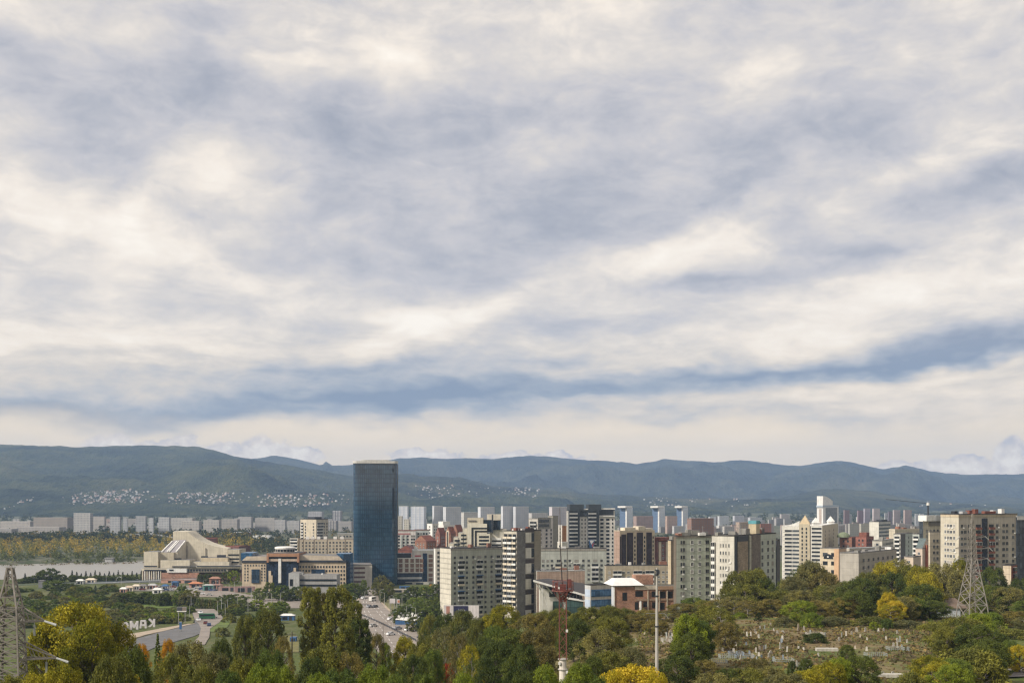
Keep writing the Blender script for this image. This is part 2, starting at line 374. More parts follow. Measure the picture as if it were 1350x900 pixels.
put(t, b.inputs['Base Color'], c1); b.inputs['Roughness'].default_value = 0.95; b.inputs['Specular IOR Level'].default_value = 0.1
tag(link('ground', mesh('ground', vs, fs, m, smooth=True)), kind='structure')

m, t, b = material('river_water')
p = wpos(t); bn = t.nodes.new('ShaderNodeBump'); bn.inputs['Strength'].default_value = 0.10; bn.inputs['Distance'].default_value = 0.2
wn = noise(t, S(t, node(t, 'Mapping', 0, None, Vector=p, Scale=(0.25, 0.7, 1)).k), 0.6, 4); t.links.new(wn.k, bn.inputs['Height']); t.links.new(bn.outputs[0], b.inputs['Normal'])
b.inputs['Base Color'].default_value = (0.245, 0.23, 0.20, 1); b.inputs['Roughness'].default_value = 0.34; b.inputs['IOR'].default_value = 1.33
mb = MB()
for i in range(-12, 14):
    u0, u1 = i * 0.05, (i + 1) * 0.05
    yn = lambda u: (1046 + 620 * (u + 0.45) if u < -0.2 else 1201 + 900 * (u + 0.2)) - 40
    yf = lambda u: (1268 + 450 * (u + 0.45) if u < -0.2 else 1380 + 900 * (u + 0.2)) + 55
    mb.quad((u0 * yn(u0), yn(u0), 0), (u1 * yn(u1), yn(u1), 0), (u1 * yf(u1), yf(u1), 0), (u0 * yf(u0), yf(u0), 0))
tag(mb.build('river', m), kind='structure')

# ---------------------------------------------------------------- hills
RIDGE_L = [(-400, 600), (-200, 592), (0, 585), (60, 587), (110, 589), (170, 588), (215, 588), (240, 586), (262, 588), (300, 598), (340, 606), (380, 613), (420, 620), (460, 627), (510, 634), (560, 641), (620, 648), (700, 654), (800, 660), (1800, 668)]
RIDGE_R = [(-300, 640), (250, 615), (300, 609), (330, 605), (345, 602), (365, 601), (380, 604), (410, 610), (424, 613), (430, 608), (437, 613), (465, 613), (490, 610), (525, 605), (560, 603), (600, 604), (650, 606), (700, 600), (720, 601), (760, 606), (800, 607), (840, 611), (862, 607), (875, 604), (900, 607), (940, 609), (965, 606), (990, 607), (1020, 611), (1060, 614), (1100, 608), (1112, 607), (1130, 611), (1165, 618), (1195, 613), (1230, 621), (1270, 627), (1310, 625), (1350, 624), (1500, 615), (1800, 625)]
RIDGE_M = [(-300, 690), (380, 690), (450, 650), (490, 630), (520, 625), (560, 626), (610, 629), (650, 640), (700, 644), (760, 649), (840, 653), (930, 657), (1000, 658), (1030, 655), (1060, 648), (1085, 644), (1115, 643), (1150, 646), (1180, 652), (1220, 660), (1300, 666), (1800, 690)]
def hill(name, ridge, Df, Dr, amp, seed, col, front=1.15, nu=520, nv=84):
    """a wooded range: rises from the plain at Df to the ridge line seen at Dr, then falls away behind"""
    vs = []; Db = Dr * 1.12
    for j in range(nv + 1):
        k = j / nv; D = Df + (Db - Df) * (k ** 1.2)
        for i in range(nu + 1):
            px = -420 + 2220 * i / nu; x = (px - 675) / F * D
            top = (HY - interp(ridge, px)) / F * Dr + CZ - 2
            if D < Dr: s_ = ((D - Df) / (Dr - Df)); prof = s_ ** front * (1.35 - 0.35 * s_)
            else: prof = 1 - 0.55 * sstep(Dr, Db, D)
            edge = min(1.0, abs(D - Dr) / (Dr * 0.26)) if D < Dr else 1
            rg = mnoise.ridged_multi_fractal(Vector((x * 0.00075, D * 0.00055, seed)), 0.9, 2.1, 5, 0.9, 2.0) - 1.0
            nz = amp * (0.0 + 1.0 * edge) * min(1.0, prof * 2.2) * (rg * 0.55 + fbm(x * 0.0019, D * 0.0014, seed + 3, 5) * 0.5) 
            jit = 9.0 * fbm(x * 0.012, D * 0.004, seed, 3) * min(1, prof * 3)
            zt = 2.0 + top * max(0, prof) + nz + jit if prof > 0 else -20
            lim = CZ + (HY - interp(ridge, px) + .6 + 1.5 * fbm(px * .022, seed, 0, 4)) / F * D + jit * .5          # no spur stands above the traced crest
            vs.append((x, D, zt if zt < lim - 8 else lim - 8 * math.exp(-(zt - lim + 8) / 8)))
    n = nu + 1
    fs = [(j * n + i, j * n + i + 1, (j + 1) * n + i + 1, (j + 1) * n + i) for j in range(nv) for i in range(nu)]
    m, t, b = material('wooded_hillside')
    p = wpos(t); a = noise(t, p, 0.0022, 6, 0.6); f = noise(t, S(t, node(t, 'Mapping', 0, None, Vector=p, Scale=(1, 0.35, 1)).k), 0.035, 5, 0.7)
    c = ramp(t, a * 0.62 + f * 0.38, [(0.36, tuple(q * 0.25 for q in col)), (0.47, col), (0.54, (col[0] * 1.7, col[1] * 1.5, col[2] * 1.15)), (0.64, (col[0] * 3.0, col[1] * 2.3, col[2] * 1.7))])  # patchy wood tones, contrast raised to paint shaded folds into the colour
    put(t, b.inputs['Base Color'], c); b.inputs['Roughness'].default_value = 1.0; b.inputs['Specular IOR Level'].default_value = 0.0
    bn = t.nodes.new('ShaderNodeBump'); bn.inputs['Strength'].default_value = 1.0; bn.inputs['Distance'].default_value = 40.0; t.links.new(f.k, bn.inputs['Height']); t.links.new(bn.outputs[0], b.inputs['Normal'])
    o = tag(link(name, mesh(name, vs, fs, m, smooth=True)), kind='structure'); o['grid'] = nu
    return vs, nu, nv
HL = hill('hills', RIDGE_L, 4300, 7600, 150, 1.7, (0.035, 0.045, 0.026))
HM = hill('foothills', RIDGE_M, 5000, 7000, 150, 5.2, (0.038, 0.046, 0.030), nv=60)
HR = hill('mountains', RIDGE_R, 7200, 10500, 360, 9.4, (0.030, 0.038, 0.030))
hb = MB(); hb.box(-14500, -120, -30, 14500, 12050, 590)
m = bpy.data.materials.new('haze'); m.use_nodes = True; t = m.node_tree; t.nodes.clear()
o_ = t.nodes.new('ShaderNodeOutputMaterial'); pv = t.nodes.new('ShaderNodeVolumePrincipled'); t.links.new(pv.outputs[0], o_.inputs['Volume'])
pv.inputs['Density'].default_value = 0.000061; pv.inputs['Color'].default_value = (0.42, 0.60, 0.92, 1); pv.inputs['Anisotropy'].default_value = 0.0
tag(hb.build('haze', m), kind='stuff')

# ---------------------------------------------------------------- building kit
DARKG = glassm((0.018, 0.022, 0.028), 0.25, 0.5); MIDG = glassm((0.06, 0.07, 0.08), 0.25, 0.5); CURT = paint((0.30, 0.28, 0.25), 0.5)
WHITE = paint((0.72, 0.70, 0.66)); CREAM = paint((0.62, 0.54, 0.42)); ROOFD = paint((0.075, 0.070, 0.068), 0.95, 0.35); ROOFG = paint((0.20, 0.19, 0.18), 0.9, 0.3)
CHAR = paint((0.035, 0.04, 0.05), 0.5); BRICK = brickm((0.26, 0.115, 0.07)); RUSTR = paint((0.21, 0.075, 0.05), 0.8, 0.3); BLUEP = paint((0.045, 0.12, 0.26), 0.5); CONC = paint((0.27, 0.26, 0.235), 0.9, 0.25)
STEEL = paint((0.30, 0.29, 0.28), 0.55, 0.25, 2.0, 0.3); LIGHTG = paint((0.42, 0.42, 0.41)); BRONZE = glassm((0.035, 0.022, 0.020), 0.3, 0.4)
_wm = {}
def win_mesh(w_, h_, style, k):
    """one window: frame, sill and panes; k picks how dark its panes look"""
    key = (round(w_, 2), round(h_, 2), style, k)
    if key in _wm: return _wm[key]
    b = MB(); fr = 0.09 if w_ > 0.8 else 0.06; x = w_ / 2
    fm = {'w': WHITE, 'd': CHAR, 'n': CONC, 'b': RUSTR}[style[0]]; gm = (DARKG, DARKG, MIDG, CURT)[k]
    b.box(-x, -0.10, 0, -x + fr, 0.05, h_, 0); b.box(x - fr, -0.10, 0, x, 0.05, h_, 0)
    b.box(-x + fr, -0.10, h_ - fr, x - fr, 0.05, h_, 0); b.box(-x - 0.05, -0.16, -0.07, x + 0.05, 0.05, 0.0, 0); b.box(-x + fr, -0.10, 0.0, x - fr, 0.05, fr, 0)
    b.quad((-x + fr, -0.045, fr), (x - fr, -0.045, fr), (x - fr, -0.045, h_ - fr), (-x + fr, -0.045, h_ - fr), 1)
    if w_ > 1.1: b.box(-0.04, -0.09, fr, 0.04, -0.05, h_ - fr, 0)
    if w_ > 2.4:
        for q in (-x * 0.5, x * 0.5): b.box(q - 0.03, -0.09, fr, q + 0.03, -0.05, h_ - fr, 0)
    _wm[key] = b.data('window', [fm, gm]); return _wm[key]
_ac = MB(); _ac.box(-.42, -.34, 0, .42, .02, .62); AC = _ac.data('air_conditioner', [WHITE])
_bm = {}
def balc_mesh(w_, h_, d_, style):
    """loggia: floor slab, parapet, side cheeks, shaded opening or glazing"""
    key = (round(w_, 2), round(h_, 2), round(d_, 2), style)
    if key in _bm: return _bm[key]
    b = MB(); x = w_ / 2
    par = {'w': WHITE, 'c': CREAM, 'g': LIGHTG, 'r': RUSTR, 'b': BLUEP}[style[0]]
    b.box(-x, -d_, -0.12, x, 0.02, 0.04, 2); b.box(-x, -d_, 0.04, x, -d_ + 0.09, 1.05, 0)
    b.box(-x, -d_ + 0.09, 0.04, -x + 0.08, 0.02, 1.05, 0); b.box(x - 0.08, -d_ + 0.09, 0.04, x, 0.02, 1.05, 0)
    if 'z' in style:
        b.box(-x + 0.02, -d_ + 0.02, 1.05, x - 0.02, -d_ + 0.07, h_ - 0.1, 1)
        for q in (-x + 0.04, 0, x - 0.04): b.box(q - 0.035, -d_ - 0.01, 1.05, q + 0.035, -d_ + 0.02, h_ - 0.1, 3)
        b.box(-x, -d_, h_ - 0.1, x, 0.02, h_, 3)
    else: b.quad((-x + .1, -0.03, 0.04), (x - .1, -0.03, 0.04), (x - .1, -0.03, h_ - 0.25), (-x + .1, -0.03, h_ - 0.25), 1)  # dark quad puts the shade of the open loggia into colour
    if 'v' in style: b.box(-x - 0.1, -d_ - 0.3, h_ - 0.2, x + 0.1, 0.02, h_ + 0.12, 4)
    _bm[key] = b.data('balcony', [par, DARKG, CONC, WHITE, BLUEP]); return _bm[key]
class Face:
    def __init__(f, bld, A, B, H):
        f.b = bld; f.A = Vector(A); f.L = (Vector(B) - f.A).length; f.e = (Vector(B) - f.A) / f.L; f.n = Vector((f.e.y, -f.e.x, 0)); f.H = H
        f.rz = math.atan2(f.e.y, f.e.x)
    def s(f, px):
        u = (px - 675) / F; o = f.A
        return (u * o.y - o.x) / (f.e.x - u * f.e.y)
    def z(f, py, s=0): return CZ + (HY - py) / F * (f.A.y + f.e.y * s) - f.b.base
    def at(f, s, z, out=0.0): return f.A + f.e * s + f.n * out + Vector((-f.b.loc.x, -f.b.loc.y, z))
    def M(f, s=0, z=0, out=0.0): return Matrix.Translation(f.at(s, z, out)) @ Matrix.Rotation(f.rz, 4, 'Z')
    def put(f, name, data, s, z, out=0.0):
        return link(name, data, f.b.root, f.at(s, z, out), f.rz)
    def part(f, name, s0, z0, s1, z1, mat, out=0.15, back=0.1, parent=None):
        """a slab on the face, out metres proud of it"""
        b = MB(); b.box(s0, -out, z0, s1, back, z1, 0, f.M(0, 0, 0))
        return b.build(name, mat, f.b.root)
    def ppart(f, name, px0, py0, px1, py1, mat, out=0.15):
        s0, s1 = f.s(px0), f.s(px1); sm = (s0 + s1) / 2
        return f.part(name, s0, f.z(py1, sm), s1, f.z(py0, sm), mat, out)
    def windows(f, cols, rows, w_, h_, style='w', skip=None, bias=(0, 0, 0, 1, 2, 2, 3)):
        for zi, z in enumerate(rows):
            for ci, s_ in enumerate(cols):
                if skip and skip(ci, zi): continue
                if f.b.D < 720 and z > 3 and rnd.random() < .09: f.put('air_conditioner', AC, s_ + w_ * .5 + .25, z - .5)
                if s_ - w_ / 2 < 0.1 or s_ + w_ / 2 > f.L - 0.1 or z < 0.3: continue
                f.b.wins.append((f, s_, z, w_, h_, style, rnd.choice(bias)))
    def auto(f, step, fh, w_, h_, style='w', top=2.2, margin=1.4, skip=None, zmin=1.0, s0=0, s1=None, bias=(0, 0, 0, 1, 2, 2, 3)):
        s1 = f.L if s1 is None else s1
        n = max(1, int((s1 - s0 - 2 * margin) / step + 0.5)); cols = [s0 + margin + (s1 - s0 - 2 * margin) * (i + 0.5) / n for i in range(n)]
        rows = []; z = f.H - top - h_
        while z > zmin: rows.append(z); z -= fh
        f.windows(cols, rows, w_, h_, style, skip, bias); return cols, rows
class Bld:
    def __init__(s, name, label, pl, pc, pr, top, D, th=0.0, wall=None, roof=None, dep=14.0, cat='building', wallb=None, group=None, base=None, slab=0.45, over=0.12, plain=False):
        th = R(th); C = P(pc, 0, D); ul, ur = (pl - 675) / F, (pr - 675) / F
        dl, dr = Vector((-math.cos(th), math.sin(th), 0)), Vector((math.sin(th), math.cos(th), 0))
        if pl == pc: La = dep
        else: La = (C.x - ul * C.y) / (math.cos(th) + ul * math.sin(th))
        if pr == pc: Lb = dep
        else: Lb = (ur * C.y - C.x) / (math.sin(th) - ur * math.cos(th))
        if not 0.8 < La < 110: La = dep
        if not 0.8 < Lb < 110: Lb = dep
        C.z = 0; s.La, s.Lb = La, Lb; s.C = C; s.dl, s.dr = dl, dr
        s.pts = [C + dl * La, C, C + dr * Lb, C + dl * La + dr * Lb]
        s.base = (min(ground(p.x, p.y) for p in s.pts) - 0.3) if base is None else base
        s.H = CZ + (HY - top) / F * D - s.base; s.loc = Vector((C.x, C.y, s.base)); s.D = D
        s.wins = []; s.name = name
        s.wall = wall or CONC; s.roofm = roof or ROOFD
        if plain:                              # far away: one mesh, walls and roof edge
            b = MB(); loc = [p - Vector((C.x, C.y, 0)) for p in s.pts]
            b.prism([(p.x, p.y) for p in loc], 0, s.H - slab, 0, False)
            mid = sum(loc, Vector()) / 4; big = [mid + (p - mid) * (1 + over * 2 / max(8, (p - mid).length)) for p in loc]
            b.prism([(p.x, p.y) for p in big], s.H - slab, s.H, 1); b.poly([(p.x, p.y, s.H - slab) for p in big[::-1]], 1)
            s.root = link(name, b.data(name, [s.wall, s.roofm]), None, s.loc)
        else:
            s.root = link(name, None, None, s.loc); s.root.empty_display_size = 2
            loc = [p - Vector((C.x, C.y, 0)) for p in s.pts]
            b = MB(); ms = [s.wall, wallb or s.wall]; run = 0
            for i in range(4):
                p, q = loc[i], loc[(i + 1) % 4]; L = (q - p).length
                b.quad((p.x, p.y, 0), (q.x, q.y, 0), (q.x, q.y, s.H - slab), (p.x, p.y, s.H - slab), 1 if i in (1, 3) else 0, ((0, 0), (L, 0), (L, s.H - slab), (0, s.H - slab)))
            b.build('wall', ms, s.root)
            mid = sum(loc, Vector()) / 4; big = [mid + (p - mid) * (1 + over * 1.4 / (p - mid).length) for p in loc]
            r = MB(); pp = [(p.x, p.y) for p in big]; r.prism(pp, s.H - slab, s.H, 0, False); ins = [mid + (p - mid) * (1 - 0.5 / (p - mid).length) for p in loc]
            for i in range(4):
                j = (i + 1) % 4; r.quad((big[i].x, big[i].y, s.H), (big[j].x, big[j].y, s.H), (ins[j].x, ins[j].y, s.H), (ins[i].x, ins[i].y, s.H))
            r.poly([(p.x, p.y, s.H - 0.25) for p in ins]); r.poly([(p.x, p.y, s.H - slab) for p in big[::-1]])
            s.roof = r.build('roof', s.roofm, s.root)
        tag(s.root, label, cat, group)
        s.a = Face(s, s.pts[0], s.pts[1], s.H); s.r = Face(s, s.pts[1], s.pts[2], s.H)
    def top_box(s, name, fa, fb, wa, wb, h_, mat, z=None):
        """something on the roof: fa, fb are shares along the two faces from the near corner"""
        th = math.atan2(s.dr.y, s.dr.x); z = s.H - 0.26 if z is None else z
        M = Matrix.Translation(s.dl * (s.La * fa) + s.dr * (s.Lb * fb)) @ Matrix.Rotation(th, 4, 'Z')
        b = MB(); b.box(-wb / 2, -wa / 2, z, wb / 2, wa / 2, z + h_, 0, M); return b.build(name, mat, getattr(s, 'roof', s.root))
    def clutter(s, n=4, seed=1):
        q = random.Random(seed)
        for i in range(n): s.top_box('lift_house' if i % 2 == 0 else 'roof_vent', q.uniform(.2, .8), (i + q.uniform(.2, .8)) / n, q.uniform(1.2, 3.4), q.uniform(1.2, 4.5), q.uniform(0.9, 2.4), q.choice([CONC, ROOFG, BRICK, WHITE]))
        for i in range(max(1, n // 2)):
            th = math.atan2(s.dr.y, s.dr.x); p = s.dl * (s.La * q.uniform(.2, .8)) + s.dr * (s.Lb * q.uniform(.1, .9)); b = MB(); h = q.uniform(2, 4.5)
            b.bar((p.x, p.y, s.H - 0.3), (p.x, p.y, s.H + h), 0.12); b.bar((p.x - .7, p.y, s.H + h * .85), (p.x + .7, p.y, s.H + h * .85), 0.08); b.build('aerial', STEEL, s.roof)
    def done(s):
        """hang the windows: up to 100 each as a part, what is left over as one part"""
        ws = s.wins; rest = []
        if len(ws) > 100:
            ws = sorted(ws, key=lambda q: -q[2]); ws, rest = ws[:99], ws[99:]
        for f, s_, z, w_, h_, st, k in ws: f.put('window', win_mesh(w_, h_, st, k), s_, z)
        if rest:
            b = MB(); mats = []
            for f, s_, z, w_, h_, st, k in rest:
                me = win_mesh(w_, h_, st, k); M = f.M(s_, z); n0 = len(b.v)
                b.v += [tuple(M @ v.co) for v in me.vertices]
                for p in me.polygons:
                    mt = me.materials[p.material_index]
                    if mt not in mats: mats.append(mt)
                    b.f.append(tuple(n0 + i for i in p.vertices)); b.m.append(mats.index(mt))
                    b.u += [(0, 0)] * len(p.vertices)
            tag(b.build('windows', mats, s.root), kind='stuff')
        return s
def free(name, label, cat='building', at=None, group=None):
    o = link(name, None, None, at); o.empty_display_size = 2; return tag(o, label, cat, group)
class Solid:
    """pieces of a custom building: outlines seen at depth D, pushed back by their real depth"""
    def __init__(s, name, label, px, D, cat='building'):
        s.loc = PG(px, D); s.loc.z -= 0.3; s.root = free(name, label, cat, s.loc); s.D = D
    def ext(s, name, pts, D, dep, mat, mats2=None, shear=0.0):
        """outline (px,py) clockwise from the top left, front at depth D, extruded dep metres back"""
        q = [P(a, b_, D) - s.loc for a, b_ in pts]; b = MB(); n = len(q)
        x0 = q[0].x
        b.poly([p for p in q[::-1]], 0, [(p.x - x0, p.z) for p in q[::-1]])
        bk = [p + Vector((shear * dep, dep, 0)) for p in q]; b.poly(bk, 0)
        for i in range(n):
            j = (i + 1) % n; top = abs(q[j].x - q[i].x) > abs(q[j].z - q[i].z) * 0.8 and q[j].x > q[i].x
            b.quad(q[i], q[j], bk[j], bk[i], 1 if (top and mats2) else 0, ((0, q[i].z), (dep * 0 + (q[j] - q[i]).length, q[i].z), ((q[j] - q[i]).length, q[i].z + dep), (0, q[i].z + dep)) if top else ((0, q[i].z), (0, q[j].z), (dep, q[j].z), (dep, q[i].z)))
        return b.build(name, [mat] + ([mats2] if mats2 else []), s.root)
    def rect(s, name, x0, y0, x1, y1, D, dep, mat, roof=None): return s.ext(name, [(x0, y0), (x1, y0), (x1, y1), (x0, y1)], D, dep, mat, roof)
    def win(s, px, py, D, w_, h_, style='w', k=0): return link('window', win_mesh(w_, h_, style, k), s.root, P(px, py, D) - s.loc + Vector((0, -0.02, 0)))

# ---------------------------------------------------------------- the near blocks
GREENP = (0.42, 0.44, 0.37); GREYP = (0.50, 0.48, 0.42)
# grey-green panel block left of centre
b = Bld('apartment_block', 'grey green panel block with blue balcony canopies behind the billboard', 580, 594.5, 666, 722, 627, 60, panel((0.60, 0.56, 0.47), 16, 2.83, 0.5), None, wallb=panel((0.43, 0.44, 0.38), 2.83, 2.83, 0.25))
f = b.r; rows = [f.z(736.6 + 6.72 * i) for i in range(12)]; rows = [z for z in rows if z > 0.5]
f.windows([f.s(p) for p in (599.5, 615.5, 624, 640, 648, 662.5)], rows, 1.35, 1.45, 'n')
for p in (608, 632, 657):
    f.windows([f.s(p)], [rows[0], rows[3], rows[6], rows[9]], 2.3, 1.4, 'n')
    for k, i in enumerate((1, 2, 4, 5, 7, 8, 10, 11)):
        if i < len(rows): f.put('balcony', balc_mesh(3.9, 2.7, 1.0, ('gz', 'w', 'gv', 'c', 'gv', 'gz', 'gz', 'c')[k]), f.s(p), rows[i] - 0.9)
b.clutter(3, 4); f.part('parapet', -0.2, b.H - 1.4, f.L, b.H - 0.5, panel((0.33, 0.31, 0.27), 3, 1.2), 0.2)
for i in range(9): b.a.part('seam_ledge', 0.1, b.H - 3.2 - i * 2.83, b.a.L - 0.1, b.H - 3.05 - i * 2.83, CONC, 0.12)
b.done()
# tall slab with stacked loggias, seen on its corner
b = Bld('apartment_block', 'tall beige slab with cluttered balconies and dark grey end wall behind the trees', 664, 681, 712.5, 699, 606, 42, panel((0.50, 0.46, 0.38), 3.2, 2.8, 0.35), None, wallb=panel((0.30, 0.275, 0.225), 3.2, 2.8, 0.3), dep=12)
f = b.a; n = 0
for i in range(14):
    for c in range(3):
        z = b.H - 4.4 - i * 2.83
        if z > 1: f.put('balcony', balc_mesh(f.L / 3 - 0.35, 2.7, 1.0, rnd.choice(['c', 'wz', 'c', 'gz', 'w', 'cz'])), f.L * (c + 0.5) / 3, z)
f = b.r; s0, s1, s2 = f.s(692), f.s(703), f.s(704)
f.part('end_wall', 0.02, 0, s0, b.H - 0.5, brickm((0.16, 0.147, 0.133), 0.6), 0.35); f.part('pilaster', s2, 0, f.L + 0.05, b.H - 0.5, panel((0.27, 0.235, 0.175), 3, 2.8, 0.3), 0.3)
for i in range(7):
    z = b.H - 6.6 - i * 8.5 * 0.98
    if z > -4:
        f.part('stair_loggia', s0 + 0.02, max(0, z), f.s(699.5), z + 5.4, panel((0.66, 0.62, 0.54), 5, 2.8, 0.3), 0.55)
        f.part('shaded_opening', f.s(699.6), max(0, z + 0.4), s2 - 0.05, z + 5.0, DARKG, 0.12); f.part('landing', s0 + 0.02, z + 5.42, s2 - 0.02, z + 7.7, paint((0.07, 0.055, 0.05), 0.8), 0.2)  # dark glass slabs stand in for shade in the recess openings
for i in range(6): b.top_box('roof_vent', rnd.uniform(.1, .9), (i + .5) / 6, 1.6, 2.0, rnd.uniform(1, 2.2), rnd.choice([RUSTR, CONC, RUSTR, BRICK]))
b.clutter(2, 9); b.done()
# long block behind the mast
b = Bld('apartment_block', 'long pale green panel block directly behind the red lattice mast', 699, 700, 799.5, 722.5, 690, 85, panel(GREENP, 2.9, 2.83, 0.3), None, wallb=panel((0.45, 0.46, 0.41), 2.9, 2.83, 0.25), dep=12)
f = b.r; rows = [f.z(740.5 + 6.15 * i) for i in range(5)]
f.windows([f.s(p) for p in (716, 722, 727.5, 745, 751, 769, 776, 793)], rows, 1.5, 1.45, 'n')
for p in (736.5, 760, 784.5):
    f.windows([f.s(p)], [rows[0]], 2.4, 1.4, 'n')
    for i in range(1, 5): f.put('balcony', balc_mesh(4.2, 2.7, 1.0, rnd.choice(['g', 'gz', 'c', 'w'])), f.s(p), rows[i] - 0.9)
f.part('parapet', 0, b.H - 1.5, f.L, b.H - 0.5, panel((0.36, 0.33, 0.28), 3, 1.2), 0.2); b.clutter(4, 3); b.done()
# five-storey beige block
b = Bld('apartment_block', 'low five storey ochre block with white glazed balconies behind brick ruin', 797, 799, 886, 744.5, 640, 84, panel((0.40, 0.34, 0.25), 3.1, 2.75, 0.3), ROOFD, dep=12)
f = b.r
for i, y0 in enumerate((756, 762.3, 768.6, 775, 781.3)):
    z = f.z(y0)
    f.windows([f.s(p) for p in (803.5, 822, 828.5, 849, 868, 874.5, 880)], [z], 1.5, 1.4, 'w')
    for p in (813.8, 840.5, 865.5): f.put('balcony', balc_mesh(5.0, 2.6, 0.9, 'wz'), f.s(p) - (4 if p > 860 else 0), z - 0.9)
b.clutter(4, 8); b.done()
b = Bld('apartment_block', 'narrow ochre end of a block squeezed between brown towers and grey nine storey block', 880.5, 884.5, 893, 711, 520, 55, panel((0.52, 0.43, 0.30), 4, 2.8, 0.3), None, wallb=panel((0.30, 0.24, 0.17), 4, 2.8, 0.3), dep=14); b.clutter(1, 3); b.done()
# nine-storey pair right of centre
def nine(label, pl, pc, pr, top, D, th, **k): return Bld('apartment_block', label, pl, pc, pr, top, D, th, **k)
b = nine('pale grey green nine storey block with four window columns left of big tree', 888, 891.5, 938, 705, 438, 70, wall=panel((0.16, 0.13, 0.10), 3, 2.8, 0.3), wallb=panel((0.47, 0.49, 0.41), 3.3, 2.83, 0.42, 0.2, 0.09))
f = b.r; rows = [f.z(717.5 + 9.68 * i) for i in range(9)]; rows = [z for z in rows if z > 0.3]
f.windows([f.s(p) for p in (898.2, 901.6)], rows, 0.9, 1.5, 'n'); f.windows([f.s(912.5), f.s(922.3)], rows, 1.25, 1.5, 'w'); f.windows([f.s(932.3)], rows, 1.6, 1.55, 'n', None, (0, 0, 1))
f.part('parapet', 0, b.H - 1.2, f.L, b.H - 0.46, panel((0.26, 0.24, 0.2), 3, 1.2), 0.14); b.clutter(6, 12); b.done()
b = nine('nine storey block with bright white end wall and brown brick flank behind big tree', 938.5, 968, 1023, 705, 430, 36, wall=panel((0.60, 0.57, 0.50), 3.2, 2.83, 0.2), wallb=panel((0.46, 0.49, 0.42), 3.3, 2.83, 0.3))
f = b.a; rows = [b.H - 4.6 - 2.83 * i for i in range(9)]
for dz_ in rows: f.windows([f.s(p) for p in (950, 953.5, 957, 961)], [dz_], 0.5, 1.2, 'n', None, (2, 2, 3))
for i in range(9): f.put('balcony', balc_mesh(1.5, 2.7, 0.7, 'wz'), f.s(940.5), rows[i] - 0.9)
f = b.r; f.part('dark_recess', f.s(968.4), 0, f.s(971.5), b.H - 0.5, CHAR, 0.2); f.part('brick_bay', f.s(971.8), 0, f.s(985), b.H - 2.6, brickm((0.30, 0.235, 0.16), 0.7), 0.4); f.part('cornice', f.s(971.8), b.H - 2.55, f.s(985), b.H - 0.5, CHAR, 0.3)  # charcoal strip beside the corner paints the shade of the recess
f.part('downpipe_bay', f.s(985.2), 0, f.s(977 + 9.6), b.H - 0.5, CHAR, 0.1); f.part('pilaster', f.s(987), 0, f.s(989), b.H - 0.5, panel((0.42, 0.41, 0.33), 3, 2.8), 0.5); f.part('dark_flank', f.s(989.3), 0, f.s(1002), b.H - 0.5, brickm((0.17, 0.142, 0.115), 0.7), 0.3)  # charcoal and dark brick put this side's shade into the colour
f.windows([f.s(1005), f.s(1012.5), f.s(1018.5)], rows, 1.7, 1.6, 'n'); b.clutter(6, 22)
x = b.top_box('lift_house', .3, .62, 3.2, 3.6, 4.0, paint((0.50, 0.42, 0.28))); b.top_box('water_tank', .3, .62, 3.4, 3.8, 1.3, paint((0.10, 0.30, 0.34)), b.H + 3.76); b.done()
b = nine('dark shaded end wall just right of the nine storey pair', 1024, 1024, 1028.5, 711, 470, 20, wall=CHAR, wallb=paint((0.05, 0.05, 0.052)), dep=14); b.done()  # charcoal paint puts the wall's shade into its colour
# beige block with red balconies far right
b = Bld('apartment_block', 'beige brick block with red balcony fronts and dark stair glazing at right edge', 1240, 1264, 1341, 677, 530, 65, panel((0.56, 0.51, 0.41), 3.2, 2.8, 0.18, 0.2), None, wallb=panel((0.45, 0.41, 0.345), 3.2, 2.8, 0.22, 0.2))  # lighter left and darker right wall: lit and shaded sides put into colour
f = b.a; rows = [f.z(694.5 + 7.9 * i) for i in range(12)]; rows = [z for z in rows if z > 0.5]
f.windows([f.s(p) for p in (1246.5, 1250, 1258)], rows, 1.2, 1.6, 'w'); f.windows([f.s(1253.6)], rows, 1.6, 1.5, 'w')
f = b.r
f.windows([f.s(p) for p in (1268, 1272.5, 1281, 1314.5, 1323, 1327.5, 1335.5)], rows, 1.7, 1.5, 'n'); f.windows([f.s(1277)], rows, 1.0, 1.5, 'n')
f.part('stair_glazing', f.s(1294.3), 3, f.s(1301.5), b.H - 2.2, glassm((0.012, 0.022, 0.045), 0.2, 0.5, 1.6, 2.8), 0.25)
for i, z in enumerate(rows[:11]):
    for p in (1289.7, 1306.8): f.put('balcony', balc_mesh(3.3, 2.7, 0.9, 'r' if i % 5 != 3 else 'rz'), f.s(p), z - 1.05)
f.part('parapet', 0, b.H - 1.5, f.L, b.H - 0.46, panel((0.40, 0.34, 0.25), 3, 1.2), 0.14); b.a.part('parapet', 0, b.H - 1.5, b.a.L, b.H - 0.46, panel((0.55, 0.46, 0.33), 3, 1.2), 0.14)  # parapet colours repeat the painted lit and shaded sides
for i in range(7): b.top_box('roof_vent', rnd.uniform(.3, .7), (i + .4) / 7, 2.2, rnd.choice([2, 3, 7]), rnd.uniform(1.2, 2.4), rnd.choice([RUSTR, CHAR, WHITE, LIGHTG]))
b.done()
b = Bld('glass_block', 'dark blue glazed block cut by the right edge of the picture', 1339, 1341, 1368, 680, 545, 72, glassm((0.05, 0.06, 0.075), 0.2, 0.5, 1.5, 2.8), LIGHTG, dep=12, wallb=glassm((0.05, 0.06, 0.075), 0.2, 0.5, 1.5, 2.8)); b.r.part('parapet', 0, b.H - 1.8, b.r.L, b.H - 0.5, LIGHTG, .2); b.done()
